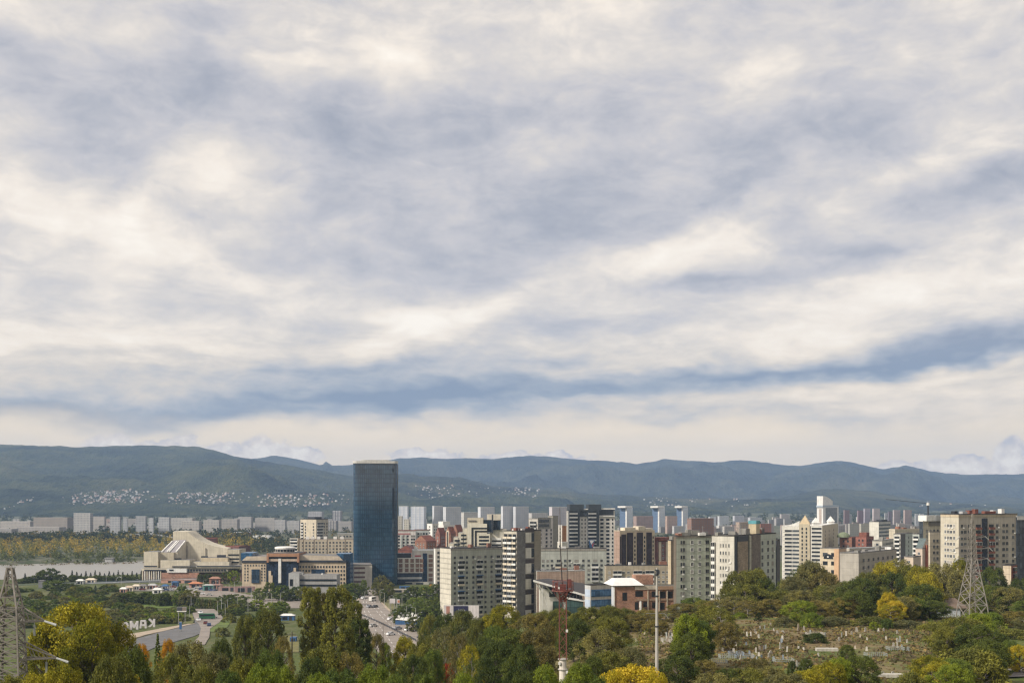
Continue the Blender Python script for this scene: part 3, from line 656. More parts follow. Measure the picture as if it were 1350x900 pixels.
b = Bld('annex_building', 'small cream annex with red balconies below the beige block at right edge', 1322, 1333, 1341, 744, 500, 40, panel((0.60, 0.50, 0.37), 3, 2.8), None, wallb=RUSTR)
for i in range(3): b.r.put('balcony', balc_mesh(3.2, 2.7, .8, 'rz'), b.r.L / 2, b.H - 4 - i * 2.8)
b.done()
# low blocks between the white towers and the beige block
b = Bld('low_building', 'long low grey concrete hall with flat roof above the right hand trees', 1107, 1132, 1182, 728, 560, 38, panel((0.42, 0.385, 0.335), 7, 3.2, 0.3), ROOFG, wallb=panel((0.40, 0.365, 0.31), 7, 3.2, 0.3)); b.r.auto(7, 3.6, 2.2, 1.4, 'd', 3.4, 3); b.clutter(4, 31); b.done()
b = Bld('apartment_block', 'cream three storey block with arched window and orange corner piers', 1081, 1106, 1116, 722, 585, 38, panel((0.62, 0.52, 0.38), 4, 3, 0.2), ROOFG, wallb=paint((0.50, 0.36, 0.24)))
b.a.auto(4.2, 4.4, 2.6, 1.9, 'd', 2.6, 0.6, None, 3); b.a.part('corner_pier', b.a.L - 2.4, 0, b.a.L + 0.1, b.H - 0.5, paint((0.55, 0.36, 0.22)), 0.5); b.r.auto(3, 4.4, 1.6, 1.8, 'w', 2.6)
ar = MB(); 
for i in range(10):
    a0, a1 = math.pi * i / 10, math.pi * (i + 1) / 10
    ar.poly([b.a.at(b.a.L * .45 + 2.6 * math.cos(a), b.H - 5.8 + 2.6 * math.sin(a), 0.12) for a in (a0, a1)] + [b.a.at(b.a.L * .45, b.H - 5.8, 0.12)])
ar.build('arched_window', DARKG, b.root); b.done()
b = Bld('church', 'brick red building with stepped roof and green dome behind low hall', 1107, 1123, 1131, 708, 900, 30, BRICK, RUSTR, wallb=brickm((0.17, 0.08, 0.055)))
g = MB(); g.lathe([(5.4, b.H), (5.0, b.H + 1.6), (3.6, b.H + 3.0), (1.5, b.H + 3.9), (0.1, b.H + 4.1)], 14, 0, (-5.0, 5.5)); g.build('dome', paint((0.17, 0.20, 0.12)), b.root); b.a.auto(3, 4, 1.4, 1.7, 'd'); b.done()
b = Bld('brick_building', 'dark red brick house with gabled stepped top beside the green dome', 1128, 1142, 1152, 707, 890, 40, brickm((0.27, 0.095, 0.065)), RUSTR); b.top_box('roof_tower', .4, .3, 6, 6, 3.4, RUSTR); b.a.auto(3.2, 3.2, 1.3, 1.6, 'd'); b.r.auto(3.2, 3.2, 1.3, 1.6, 'd'); b.done()
b = Bld('hotel_block', 'white hotel slab with dark ribbon windows and bare end wall above brick house', 1146, 1158.5, 1174, 687, 1050, 40, panel((0.66, 0.63, 0.56), 6, 3, 0.15), ROOFD, wallb=panel((0.55, 0.53, 0.50), 6, 3, 0.15))
for i in range(7): b.r.part('window', 1.0, b.H - 4.2 - i * 3.3, b.r.L - 0.6, b.H - 2.7 - i * 3.3, MIDG, 0.1)
b.top_box('lift_house', .3, .5, 5, 14, 1.8, CHAR); b.done()
b = Bld('low_building', 'white flat roofed block below the white hotel slab', 1150, 1163, 1182, 712, 820, 30, panel((0.58, 0.54, 0.47), 5, 3), ROOFG); b.a.auto(3.6, 3, 1.8, 1.5, 'd'); b.r.auto(3.6, 3, 1.8, 1.5, 'd'); b.clutter(2, 5); b.done()
b = Bld('low_building', 'long pale roofed row with dark eaves in front of brick house', 1107, 1120, 1180, 722, 700, 60, panel((0.50, 0.45, 0.38), 5, 3), LIGHTG); b.r.auto(3.6, 3, 1.6, 1.3, 'd', 1.4); b.done()
b = Bld('apartment_block', 'white balcony tower with dark side and pale green front', 1178, 1187, 1204, 703, 760, 35, panel((0.62, 0.60, 0.54), 3, 2.8), ROOFG, wallb=panel((0.45, 0.48, 0.44), 3, 2.8))
for i in range(9): b.a.put('balcony', balc_mesh(b.a.L - 1, 2.7, 1, 'w'), b.a.L / 2, b.H - 4.4 - i * 2.9)
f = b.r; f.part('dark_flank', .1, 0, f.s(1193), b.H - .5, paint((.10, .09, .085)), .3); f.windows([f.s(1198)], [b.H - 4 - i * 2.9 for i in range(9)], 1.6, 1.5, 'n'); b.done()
b = Bld('apartment_block', 'cream slab with brown roof blocks behind the white balcony tower', 1172, 1180, 1214, 697, 860, 60, panel((0.55, 0.49, 0.38), 3, 2.8), CREAM); b.r.auto(3.2, 2.9, 1.6, 1.5, 'n', 3); b.clutter(3, 17); b.done()
b = Bld('apartment_block', 'curved fronted block with white balcony bands and grey green walls', 1203, 1212, 1224, 703, 720, 40, panel((0.47, 0.50, 0.46), 3, 2.8), ROOFG)
for i in range(8): b.a.put('balcony', balc_mesh(b.a.L * .8, 2.7, 1.1, 'w'), b.a.L * .5, b.H - 4.2 - i * 2.9); b.r.put('balcony', balc_mesh(b.r.L * .35, 2.7, 1.1, 'wz'), b.r.L * .3, b.H - 4.2 - i * 2.9)
b.done()
b = Bld('office_block', 'beige block with white roof terrace and dark glass corner left of beige brick block', 1212, 1217, 1241, 686, 640, 62, glassm((.05, .06, .07), .2, .5, 2, 3), WHITE, wallb=panel((0.56, 0.50, 0.38), 3, 2.8))
f = b.r; f.part('dark_eaves', f.L * .3, b.H - 3.0, f.L, b.H - .6, paint((.20, .18, .16)), .4); f.auto(3.3, 2.9, 1.5, 1.5, 'n', 5); b.top_box('roof_drum', .5, .3, 6, 7, 3.2, WHITE); b.top_box('roof_drum', .4, .8, 6, 7, 3.2, LIGHTG)
m_ = MB(); p_ = b.dr * b.Lb * .35 + b.dl * b.La * .4; m_.bar((p_.x, p_.y, b.H), (p_.x, p_.y, b.H + 10), 1.0, 0, 0.7, 6); m_.bar((p_.x, p_.y, b.H + 8.6), (p_.x, p_.y, b.H + 10), 1.6, 1, 1.6, 6); m_.bar((p_.x, p_.y, b.H + 9.7), (p_.x - 24, p_.y, b.H + 12), 0.25); m_.build('roof_mast', [CHAR, WHITE], b.root); b.done()
b = Bld('brick_gable_house', 'pink gabled house with red oriel beside right hand trees', 1207, 1216, 1226, 722, 600, 45, paint((0.58, 0.47, 0.38)), ROOFG)
c_ = b.r; tp = c_.at(c_.L * .55, b.H + 5.0, 0); g = MB(); q0, q1 = c_.at(0, b.H, 0), c_.at(c_.L, b.H, 0); bk_ = b.dl * b.La
g.poly([q0, q1, tp], 0); g.quad(q0, tp, tp + bk_, q0 + bk_, 1); g.quad(tp, q1, q1 + bk_, tp + bk_, 1); g.build('gable', [paint((0.58, 0.47, 0.38)), paint((.10, .13, .13))], b.root)
c_.part('oriel', c_.L * .38, 0, c_.L * .66, b.H + 1.4, paint((0.40, 0.13, 0.07)), .8); b.a.auto(3, 3, 1.4, 1.5, 'w'); b.done()
b = Bld('apartment_block', 'peach block with small red balcony fronts at the tree tops', 1192, 1204, 1214, 733, 575, 40, paint((0.58, 0.48, 0.38)), ROOFG); b.a.auto(3.2, 3, 1.5, 1.4, 'w'); b.done()
b = Bld('apartment_block', 'cream block with bay windows between gabled house and beige brick block', 1224, 1226, 1241, 700, 560, 70, panel((0.60, 0.53, 0.41), 3, 2.8), ROOFG, dep=12); b.r.auto(2.6, 2.9, 1.3, 1.4, 'n', 4); b.done()

# ---------------------------------------------------------------- white residence with pointed caps
b = Bld('apartment_tower', 'white banded residence with tan column under a pointed spire', 1031, 1071, 1085, 693, 880, 22, panel((0.70, 0.67, 0.61), 4, 3, 0.1), WHITE, wallb=panel((0.66, 0.63, 0.57), 4, 3, 0.1))
f = b.a; TAN = panel((0.52, 0.45, 0.33), 3, 3, 0.15)
for i in range(17):
    z = f.z(698.5 + 5.12 * i) - 1.2
    if z > 2:
        f.part('window', f.s(1034.5), z, f.s(1044), z + 1.5, DARKG, .08); f.part('window', f.s(1044.6), z, f.s(1053.5), z + 1.5, MIDG, .08)
        f.part('ledge', f.s(1032.5), z - .25, f.s(1054), z - .02, WHITE, .35)
f.part('tan_column', f.s(1054), 0, f.s(1068), b.H + 1.5, TAN, 1.6)
for i in range(17): f.windows([f.s(1058), f.s(1063.5)], [b.H - 3 - 3.0 * i], 1.1, 1.7, 'd')
for q in list(b.wins): pass
b.wins = [(q[0], q[1], q[2], q[3], q[4], q[5], 0) for q in b.wins]
s0, s1 = f.s(1054), f.s(1068); sp_ = MB(); ap = f.at((s0 + s1) / 2, b.H + 8.4, -1.5); cs = [f.at(s0, b.H + 1.5, 1.6), f.at(s1, b.H + 1.5, 1.6), f.at(s1, b.H + 1.5, -5), f.at(s0, b.H + 1.5, -5)]
for i in range(4): sp_.tri(cs[i], cs[(i + 1) % 4], ap)
sp_.build('spire', paint((0.52, 0.41, 0.26)), b.root)
sw = MB(); n = 10
for i in range(n):
    k0, k1 = i / n, (i + 1) / n; h0, h1 = 0.2 + 3.6 * k0 ** 2, 0.2 + 3.6 * k1 ** 2
    A0, A1 = f.s(1032) + (s0 - f.s(1032)) * k0, f.s(1032) + (s0 - f.s(1032)) * k1
    sw.quad(f.at(A0, b.H - .2, .1), f.at(A1, b.H - .2, .1), f.at(A1, b.H + h1, .1), f.at(A0, b.H + h0, .1)); sw.quad(f.at(A0, b.H + h0, .1), f.at(A1, b.H + h1, .1), f.at(A1, b.H + h1, -6), f.at(A0, b.H + h0, -6))
sw.build('swept_parapet', WHITE, b.root)
for w in b.wins: w[0].put('window', win_mesh(w[3], w[4], w[5], w[6]), w[1], w[2], 1.61)
b.wins = []
f = b.r
for i in range(16):
    z = b.H - 3.2 - 3.0 * i
    if z > 2: f.part('window', 1.0, z, f.L * .48, z + 1.5, DARKG, .08); f.part('window', f.L * .53, z, f.L - .8, z + 1.5, DARKG, .08)
b.done()
b = Bld('apartment_tower', 'tan residence with two white pointed caps right of the spire', 1069, 1084, 1105, 692, 874, 24, panel((0.70, 0.67, 0.61), 4, 3, 0.1), WHITE, wallb=TAN)
f = b.a
for i in range(16):
    z = b.H - 3.4 - 3.0 * i
    if z > 2: f.part('window', .6, z, f.L - .5, z + 1.5, DARKG, .08); f.part('ledge', .3, z - .25, f.L - .2, z - .02, WHITE, .35)
f = b.r; f.windows([f.s(1088), f.s(1093), f.s(1099)], [b.H - 6 - 3.0 * i for i in range(15)], 1.3, 1.7, 'd', None, (0, 0, 1))
for p, fc in ((1074.5, b.a), (1100, b.r)):
    s_ = fc.s(p); g = MB(); c_ = fc.at(s_, b.H, -3); g.box(c_.x - 2.4, c_.y - 2.4, b.H - .2, c_.x + 2.4, c_.y + 2.4, b.H + 1.6); ap = Vector((c_.x, c_.y, b.H + 6.2)); cs = [Vector((c_.x + i * 2.8, c_.y + j * 2.8, b.H + 1.6)) for i, j in ((-1, -1), (1, -1), (1, 1), (-1, 1))]
    for i in range(4): g.tri(cs[i], cs[(i + 1) % 4], ap)
    g.build('pointed_cap', WHITE, b.root)
b.done()
# white high-rise with curved top, further off
b = Bld('skyscraper', 'tall white high rise with curved top and grey glass front', 1077, 1085, 1105.5, 666, 1700, 38, windowwall((0.72, 0.71, 0.68), (0.30, 0.28, 0.26), 40, 3.2, 0.0, 0.0), WHITE, wallb=windowwall((0.74, 0.73, 0.70), (.3, .3, .3), 60, 60, 0, 0))
b.r.part('glass_front', b.r.s(1088.5), 2, b.r.L * .9, b.H - 3.5, glassm((0.16, 0.17, 0.17), .3, .4, 3, 3), .4); b.a.part('beige_strip', b.a.L * .35, 2, b.a.L * .75, b.H - 5, paint((.45, .38, .33)), .3)
g = MB(); n = 10; A0 = b.pts[0] - b.loc; A0.z = 0
for i in range(n):
    k0, k1 = i / n, (i + 1) / n; h = lambda k: b.H + 14 - 7.5 * k ** 2
    d_ = b.dr * (b.Lb * .62); p0, p1 = b.dr * (b.Lb * .62 * k0), b.dr * (b.Lb * .62 * k1); w_ = b.dl * b.La
    V = lambda p, z: Vector((p.x, p.y, z))
    g.quad(V(p0, b.H), V(p1, b.H), V(p1, h(k1)), V(p0, h(k0)), 0); g.quad(V(p0, h(k0)), V(p1, h(k1)), V(p1 + w_, h(k1)), V(p0 + w_, h(k0)), 0)
    if i == 0: g.quad(V(p0 + w_, b.H), V(p0, b.H), V(p0, h(0)), V(p0 + w_, h(0)), 0)
g.build('curved_top', WHITE, b.root); g = MB(); pp = [(p - b.loc) for p in b.pts]; md = sum(pp, Vector()) / 4; g.prism([((md + (p - md) * 1.06).x, (md + (p - md) * 1.06).y) for p in pp], b.H - 2.5, b.H + 0.2); g.build('cornice', paint((.40, .46, .52)), b.root); b.done()

# ---------------------------------------------------------------- dark twin-fronted high-rise
b = Bld('apartment_tower', 'charcoal and white twin topped high rise with wide dark windows', 747, 748, 810.5, 672, 900, 80, panel((0.62, 0.59, 0.53), 3, 3, 0.1), CHAR, wallb=panel((0.70, 0.67, 0.62), 3, 3, 0.12), dep=18)
f = b.r; DK = paint((0.045, 0.055, 0.066), 0.55, 0.12); rows = [f.z(684.8 + 5.0 * i) - .8 for i in range(18)]; rows = [z for z in rows if z > 1]
f.part('dark_bay', f.s(749.5), 0, f.s(763.5), b.H - .4, DK, 2.2); f.part('dark_bay', f.s(774.5), 0, f.s(789), b.H - .4, DK, 2.2)
f.part('dark_frieze', f.s(763.6), f.z(680.5), f.s(774.4), b.H - .6, DK, .9); f.part('dark_frieze', f.s(789.2), f.z(679), f.s(808.5), f.z(671.5), glassm((.03, .04, .05), .3, .5, 1.2, 6), .8)
f.part('cornice', f.s(789.2), f.z(680.8), f.s(810), f.z(679.2), WHITE, 1.0); f.part('cornice', f.s(792), f.z(671.3), f.s(810.5), f.z(669.6), WHITE, 1.2); f.part('cornice', f.s(760), f.z(671.6), f.s(775), f.z(670.2), WHITE, 1.3)
for p0, p1 in ((750, 760.5), (774.8, 785)):
    for z in rows + [f.z(679.6) - .8, f.z(674.6) - .8]:
        g = MB(); g.box(f.s(p0), -3.1, z - 1.0, f.s(p1), -2.2, z + .05, 0, f.M()); g.box(f.s(p0) + .1, -2.75, z + .05, f.s(p1) - .1, -2.2, z + 1.6, 1, f.M()); g.build('balcony', [LIGHTG, DARKG], b.root)
f.part('roof_block', f.s(750.5), b.H - .3, f.s(769), f.z(664.5), DK, 1.8, 8); f.part('roof_block', f.s(775.5), b.H - .3, f.s(792), f.z(664.5), DK, 1.8, 8)
f.windows([f.s(767.3), f.s(771.5)], rows, 1.0, 1.5, 'n', None, (2, 2, 3)); f.windows([f.s(793.5), f.s(801.2)], rows, 2.7, 1.65, 'd', None, (0, 0, 0, 1)); f.windows([f.s(807.6)], rows, 1.1, 1.6, 'd', None, (0, 0, 1))
g = MB(); g.poly([f.at(f.s(775), f.z(711), 3.6), f.at(f.s(775.5), f.z(722), 3.6), f.at(f.s(781), f.z(722), 3.6), f.at(f.s(782.5), f.z(711.5), 3.6)][::1], 0); g.poly([f.at(f.s(775.6), f.z(711.6), 3.66), f.at(f.s(778.2), f.z(717.5), 3.66), f.at(f.s(781.8), f.z(712), 3.66)], 1); g.poly([f.at(f.s(778.6), f.z(718), 3.66), f.at(f.s(779.6), f.z(721.5), 3.66), f.at(f.s(782), f.z(714), 3.66)], 2)
g.box(f.s(775), -3.58, f.z(722), f.s(782), -2.1, f.z(711.6), 3, f.M()); g.build('advert_banner', [BLUEP, paint((.62, .60, .62)), paint((.42, .10, .09)), CHAR], b.root); b.done()
# grey frame of an unfinished tower
b = Bld('unfinished_tower', 'grey unfinished tower with open dark top floors behind pale green block', 697, 709, 729, 683, 850, 35, panel((0.50, 0.47, 0.42), 3, 3, .25), CONC, wallb=panel((0.60, 0.55, 0.52), 3, 3, .2))
f = b.r; f.part('open_floor', f.s(710), f.z(688.5), f.s(723.5), f.z(684.8), DARKG, .2); f.part('open_floor', f.s(710), f.z(694.5), f.s(723.5), f.z(690.8), DARKG, .2); f.part('concrete_frame', f.s(709.2), f.z(697), f.s(726), f.z(682), CONC, .1)  # open floors are dark slabs, their inner shade put into the colour
rows = [f.z(700.5 + 5.25 * i) for i in range(12)]; f.windows([f.s(712.5), f.s(720.5)], [z for z in rows if z > 1], 2.6, 1.7, 'd', None, (0, 0, 1)); f.windows([f.s(726.5)], [z for z in rows if z > 1], 1.6, 1.7, 'd', None, (0,))
for i in range(13): b.a.put('balcony', balc_mesh(b.a.L * .75, 2.8, 1.2, 'g'), b.a.L * .5, b.H - 5 - i * 3)
b.done()
b = Bld('concrete_stair_core', 'raw grey concrete shaft standing beside the unfinished tower', 722.5, 729, 736, 679.5, 880, 40, panel((0.30, 0.28, 0.24), 4, 3, .3), CONC); b.done()
b = Bld('apartment_block', 'orange striped block half hidden between concrete shaft and dark twin tower', 736, 741, 748, 692, 930, 45, panel((0.60, 0.56, 0.50), 3, 3), WHITE, wallb=panel((0.52, 0.25, 0.12), 3, 3)); b.a.auto(3, 3, 1.4, 1.5, 'n'); b.done()
b = Bld('low_building', 'small white roof house in front of orange striped block', 735, 741, 748, 714, 760, 45, paint((.6, .57, .5)), WHITE); b.a.auto(3, 3, 1.4, 1.3, 'd'); b.done()
# brown and cream striped block
b = Bld('apartment_block', 'brown glazed block with cream vertical piers and cornice', 809.5, 817, 863, 699, 800, 62, panel((0.40, 0.28, 0.22), 3, 3), CREAM, wallb=panel((0.60, 0.49, 0.36), 3, 3, .15))
f = b.r
for p0, p1 in ((819, 825), (826.5, 834.3), (839.5, 847.2), (852.2, 859)): f.part('glazed_bay', f.s(p0), 0, f.s(p1), f.z(702 if p0 > 821 else 704), glassm((.035, .02, .022), .3, .4, 2.4, 3), .5)
for p in (837, 849.8): f.windows([f.s(p)], [b.H - 6 - 3 * i for i in range(9)], 1.0, 1.6, 'd', None, (0, 1))
f.windows([f.s(861)], [b.H - 6 - 3 * i for i in range(9)], .9, 1.6, 'd')
f.part('glazed_bay', -.0, 0, f.s(818.5), b.H - 4, BRONZE, .1); b.top_box('roof_block', .4, .3, 6, 9, 2.2, CREAM); b.top_box('roof_block', .4, .62, 7, 6, 3.0, CREAM); b.top_box('roof_block', .4, .85, 6, 6, 1.6, CREAM); b.done()
b = Bld('apartment_block', 'dark red block with cream bays and pitched roof beside brown striped block', 860.5, 866, 883, 712, 820, 55, brickm((.22, .09, .07)), RUSTR, wallb=brickm((.20, .085, .07)))
b.r.part('cream_bay', b.r.L * .12, 0, b.r.L * .3, b.H - 1, CREAM, .6); b.r.part('cream_bay', b.r.L * .68, 0, b.r.L * .84, b.H - 1, CREAM, .6); b.r.auto(3, 3, 1.4, 1.6, 'w', 3, 1.4, None, 1, b.r.L * .3, b.r.L * .66); b.top_box('roof_block', .5, .5, 8, 12, 2.4, RUSTR); b.done()

# ---------------------------------------------------------------- stepped white block with black portal stripes
s = Solid('office_block', 'white stepped block with black striped portal and dark glass roof cubes', 630, 770)
D = 770; WP = panel((0.66, 0.61, 0.50), 6, 3, .12)
s.rect('wall', 616, 690, 642, 800, D, 24, WP, ROOFG)
s.rect('roof_block', 616, 682.3, 637, 690.2, D + 2, 16, panel((0.60, 0.54, 0.42), 3, 3), ROOFG)
for i, (x0, y0) in enumerate(((586, 722), (592, 716), (598, 708), (604, 702), (610, 696))): s.rect('stepped_wing', x0, y0, 616.2 if i == 4 else (592, 598, 604, 610)[i] + .05, 800, D + .4 * i, 22, WP, ROOFG)
for j in range(7):
    for (x0, x1, y0) in ((599.2, 606.3, 711), (607.8, 615, 704)):
        y = y0 + 5.2 * j
        if y < 735: s.rect('window', x0, y, x1, y + 2.5, D - .15, .3, DARKG)
for j in range(2): s.rect('window', 588, 724 + 6 * j, 597, 726.5 + 6 * j, D - .15, .3, DARKG)
BLK = paint((.02, .022, .026), .4)
for x, y, x1 in ((621.5, 695, 643), (626, 699, 643)):
    s.rect('portal_stripe', x, y, x + 2.4, 735, D - .25, .4, BLK); s.rect('portal_stripe', x + 2.45, y, x1, y + 2.0, D - .25, .4, BLK)
s.rect('wall', 630, 703, 646, 800, D - 1.5, 12, WP, ROOFG)
for j in range(7): s.rect('window', 631.5, 706 + 4.7 * j, 644.5, 708.6 + 4.7 * j, D - 1.65, .3, DARKG)
CUB = glassm((.015, .025, .04), .15, .6, 3, 3)
s.rect('glass_cube', 637.5, 685, 648, 701, D + 1, 10, CUB, CHAR); s.rect('pylon', 648.2, 678, 650.2, 702, D - .5, 3, CHAR); s.rect('glass_cube', 650.4, 685.5, 659.5, 698, D + 1, 10, CUB, CHAR); s.rect('roof_block', 642, 677.5, 660, 685.3, D + 5, 10, WP, ROOFG)
s.rect('tower_flank', 646.2, 697, 668, 800, D + 2, 14, panel((.58, .54, .45), 3, 3), ROOFG)
for j in range(5): s.rect('balcony', 648, 709 + 5.2 * j, 661, 711.6 + 5.2 * j, D + .8, 1.2, WHITE); s.rect('window', 648.4, 711.9 + 5.2 * j, 660.6, 713.6 + 5.2 * j, D + 1.8, .3, DARKG)
s = Solid('rooftop_sign_frame', 'dark lettered frame on the stepped white block roof', 622, 769); s.rect('backing_board', 617.5, 685.4, 628, 687.2, 771.6, .3, paint((.14, .13, .12)))

# ---------------------------------------------------------------- blue glass tower
D = 913; loc = PG(495, D + 18); loc.z -= 0.5; k = D / F
tw = free('office_tower', 'tall dark blue glass office tower with pale crown ring, highest of the city', 'tower', loc)
TB = MB(); half = 17.8; r_ = 4.5; n = 6; rot = R(7)
def rrect(h, r, n=6, rot=rot):
    o = []
    for cx, cy, a0 in ((h - r, -h + r, -90), (h - r, h - r, 0), (-h + r, h - r, 90), (-h + r, -h + r, 180)):
        for i in range(n + 1):
            a = R(a0 + 90 * i / n); o.append((cx + r * math.cos(a), cy + r * math.sin(a)))
    c, s = math.cos(rot), math.sin(rot); return [(x * c - y * s, x * s + y * c) for x, y in o]
topz = CZ + (HY - 610.5) / F * (D + 2) - loc.z
m, t, b = material('tower_glazing')
uvn = t.nodes.new('ShaderNodeUVMap'); br = t.nodes.new('ShaderNodeTexBrick'); br.offset = 0.0; t.links.new(uvn.outputs[0], br.inputs['Vector'])
br.inputs['Scale'].default_value = 1.0; br.inputs['Brick Width'].default_value = 1.5; br.inputs['Row Height'].default_value = 3.6; br.inputs['Mortar Size'].default_value = 0.16; br.inputs['Bias'].default_value = -0.2
br.inputs['Color1'].default_value = (0.018, 0.046, 0.082, 1); br.inputs['Color2'].default_value = (0.030, 0.068, 0.112, 1); br.inputs['Mortar'].default_value = (0.005, 0.017, 0.034, 1)
big = noise(t, S(t, node(t, 'Mapping', 0, None, Vector=pos(t), Scale=(.05, .05, .03)).k), 1.0, 4, .6)
sp3 = t.nodes.new('ShaderNodeSeparateXYZ'); t.links.new(uvn.outputs[0], sp3.inputs[0])
band = (S(t, sp3.outputs[1]) * (1 / 3.6)).m('FRACT').m('LESS_THAN', .3)
br2 = t.nodes.new('ShaderNodeTexBrick'); br2.offset = 0.37; br2.offset_frequency = 3; t.links.new(uvn.outputs[0], br2.inputs['Vector']); br2.inputs['Scale'].default_value = 1.0; br2.inputs['Brick Width'].default_value = 7.5; br2.inputs['Row Height'].default_value = 3.6; br2.inputs['Mortar Size'].default_value = 0.0
br2.inputs['Color1'].default_value = (.80, .81, .82, 1); br2.inputs['Color2'].default_value = (1.24, 1.22, 1.2, 1)
colg = mixc(t, 1.0, mixc(t, 1.0, S(t, br.outputs[0]), S(t, br2.outputs[0]), 'MULTIPLY'), mixc(t, big.smooth(.35, .65), (.8, .8, .8), (1.25, 1.25, 1.25)), 'MULTIPLY')
put(t, b.inputs['Base Color'], mixc(t, band * .45, colg, (.012, .035, .07))); b.inputs['Roughness'].default_value = 0.10; b.inputs['Specular IOR Level'].default_value = 0.75
bnt = t.nodes.new('ShaderNodeBump'); bnt.inputs['Strength'].default_value = .35; bnt.inputs['Distance'].default_value = .12; t.links.new(br2.outputs[0], bnt.inputs['Height']); t.links.new(bnt.outputs[0], b.inputs['Normal'])
g = MB(); g.prism(rrect(half, r_), 0, topz, 0); g.build('glass_facade', m, tw)
g = MB(); g.prism(rrect(half + .4, r_ - .8), topz + .02, topz + 1.9, 0); g.build('crown_ring', paint((.58, .57, .54)), tw)
g = MB(); g.prism(rrect(half - 6, r_), topz + 1.92, topz + 2.8, 0); g.build('roof_drum', paint((.36, .35, .31)), tw)
c, s = math.cos(rot), math.sin(rot); RM = Matrix.Rotation(rot, 4, 'Z')
g = MB(); g.box(half - 4.3, -half - .12, topz * .55, half - 2.9, -half + .3, topz * .80, 0, RM); g.box(half - 4.3, -half - .12, topz - 7, half - 3.2, -half + .3, topz - 4, 0, RM); g.build('dark_facade_panel', glassm((.006, .012, .022), .4, .3), tw)  # darker patches on the right of the front
g = MB(); g.box(half - .2, -half + 5, 26, half + .35, -half + 16, topz - 1, 0, RM); g.build('lit_corner_strip', panel((.34, .32, .28), 3, 3.6, .3), tw)  # beige strip paints the lit, reflecting tower corner into the colour
g = MB(); g.box(half - .2, -half + 17, 0, half + .32, half - 5, topz - 1, 0, RM); g.build('side_glazing', glassm((.02, .05, .09), .2, .5, 1.5, 3.6), tw)
b = Bld('low_building', 'small white banded block at the left foot of the blue glass tower', 463, 466, 490.5, 744, 880, 80, WHITE, ROOFG, wallb=panel((.60, .55, .48), 8, 3.4, .15), dep=12)
for i in range(4): b.r.part('window', .4, b.H - 3.4 - i * 3.5, b.r.L * .62, b.H - 1.9 - i * 3.5, paint((.16, .10, .09)), .1)
b.done()
# office with brown piers right of the tower
b = Bld('office_block', 'white framed office with brown piers over a dark blue base right of glass tower', 516, 518, 557, 735, 925, 84, WHITE, WHITE, wallb=panel((.66, .62, .55), 3, 3, .1), dep=16)
f = b.r
f.part('dark_base', -.1, 0, f.L + .1, f.z(755), glassm((.03, .045, .075), .25, .5, 3, 3), .5); f.part('base_window', f.s(521), f.z(763), f.s(556), f.z(760.4), paint((.45, .45, .45)), .6)
for q, p in enumerate((521, 527, 535, 542, 549, 554.5)):
    for z in (738.2, 744.6, 750.6): f.windows([f.s(p), f.s(p + 2.6)], [f.z(z + 2.4)], 1.3, 2.6, 'd', None, (0,)); f.part('brick_pier', f.s(p - .9), f.z(z + 3.2), f.s(p + 3.6), f.z(z - 1.4), brickm((.30, .17, .12), .6), .06)
f.part('dark_attic', f.s(518), b.H - .4, f.s(542), f.z(729), glassm((.02, .025, .03), .3, .5), -3, 8); b.done()
b = Bld('office_block', 'narrow white corner office with dark blue glass fin beside brown pier office', 543, 545, 574, 725, 935, 82, WHITE, WHITE, wallb=panel((.68, .64, .57), 3, 3, .1), dep=14)
f = b.r; f.part('glass_fin', f.s(557.5), 0, f.s(563), f.z(729), glassm((.02, .05, .11), .2, .5, 1.5, 3), .6)
for z in (732, 738, 744, 750, 757, 763): f.windows([f.s(567.5)], [f.z(z + 2)], 2.6, 1.9, 'd', None, (0,)); f.part('brick_pier', f.s(565), f.z(z + 3), f.s(570.5), f.z(z - 1.4), brickm((.30, .17, .12), .6), .06)
g = MB(); pts = [f.at(f.s(546), b.H - .3, .3), f.at(f.s(551), b.H - .3, .3), f.at(f.s(548.5), b.H + 3.2, .3), f.at(f.s(546.5), b.H + 3.6, .3)]; g.poly(pts); g.poly([p + Vector((0, 3, 0)) for p in pts[::-1]]); 
for i in range(4): g.quad(pts[i], pts[(i + 1) % 4], pts[(i + 1) % 4] + Vector((0, 3, 0)), pts[i] + Vector((0, 3, 0)))
g.build('roof_sail', WHITE, b.root); f.part('red_sign', f.s(547), f.z(733.5), f.s(555), f.z(731.5), paint((.42, .10, .10)), .3); b.done()
b = Bld('apartment_block', 'white slab with small balconies peeping between corner office and grey panel block', 572, 574, 582, 723, 800, 75, WHITE, WHITE, wallb=panel((.66, .63, .58), 3, 3), dep=12); b.r.auto(2.6, 3, 1.6, 1.6, 'd', 2); b.done()
# reddish roofs behind
b = Bld('apartment_block', 'white block with pink roof line and pale green loggia columns right of glass tower', 521, 523, 548, 699, 1120, 80, WHITE, RUSTR, wallb=panel((.70, .66, .62), 3.2, 3, .1), dep=14)
f = b.r; f.part('pink_band', 0, b.H - 4, f.s(541), b.H - 2.6, paint((.45, .2, .2)), .2)
f.windows([f.s(p) for p in (526, 532.2, 537.6, 543, 546)], [b.H - 6.4 - 3.1 * i for i in range(12)], 1.8, 1.7, 'd'); f.part('loggia_column', f.s(528.5), 0, f.s(530.2), b.H - 5, paint((.42, .46, .44)), .6); f.part('loggia_column', f.s(534), 0, f.s(535.6), b.H - 5, paint((.42, .46, .44)), .6); b.done()
b = Bld('apartment_block', 'pale loggia block with red mansard joining the pink lined white block', 546, 548, 566, 698, 1135, 80, WHITE, RUSTR, wallb=panel((.52, .54, .52), 3.2, 3, .1), dep=14); b.r.auto(3.1, 3.1, 1.8, 1.8, 'd', 3); b.done()
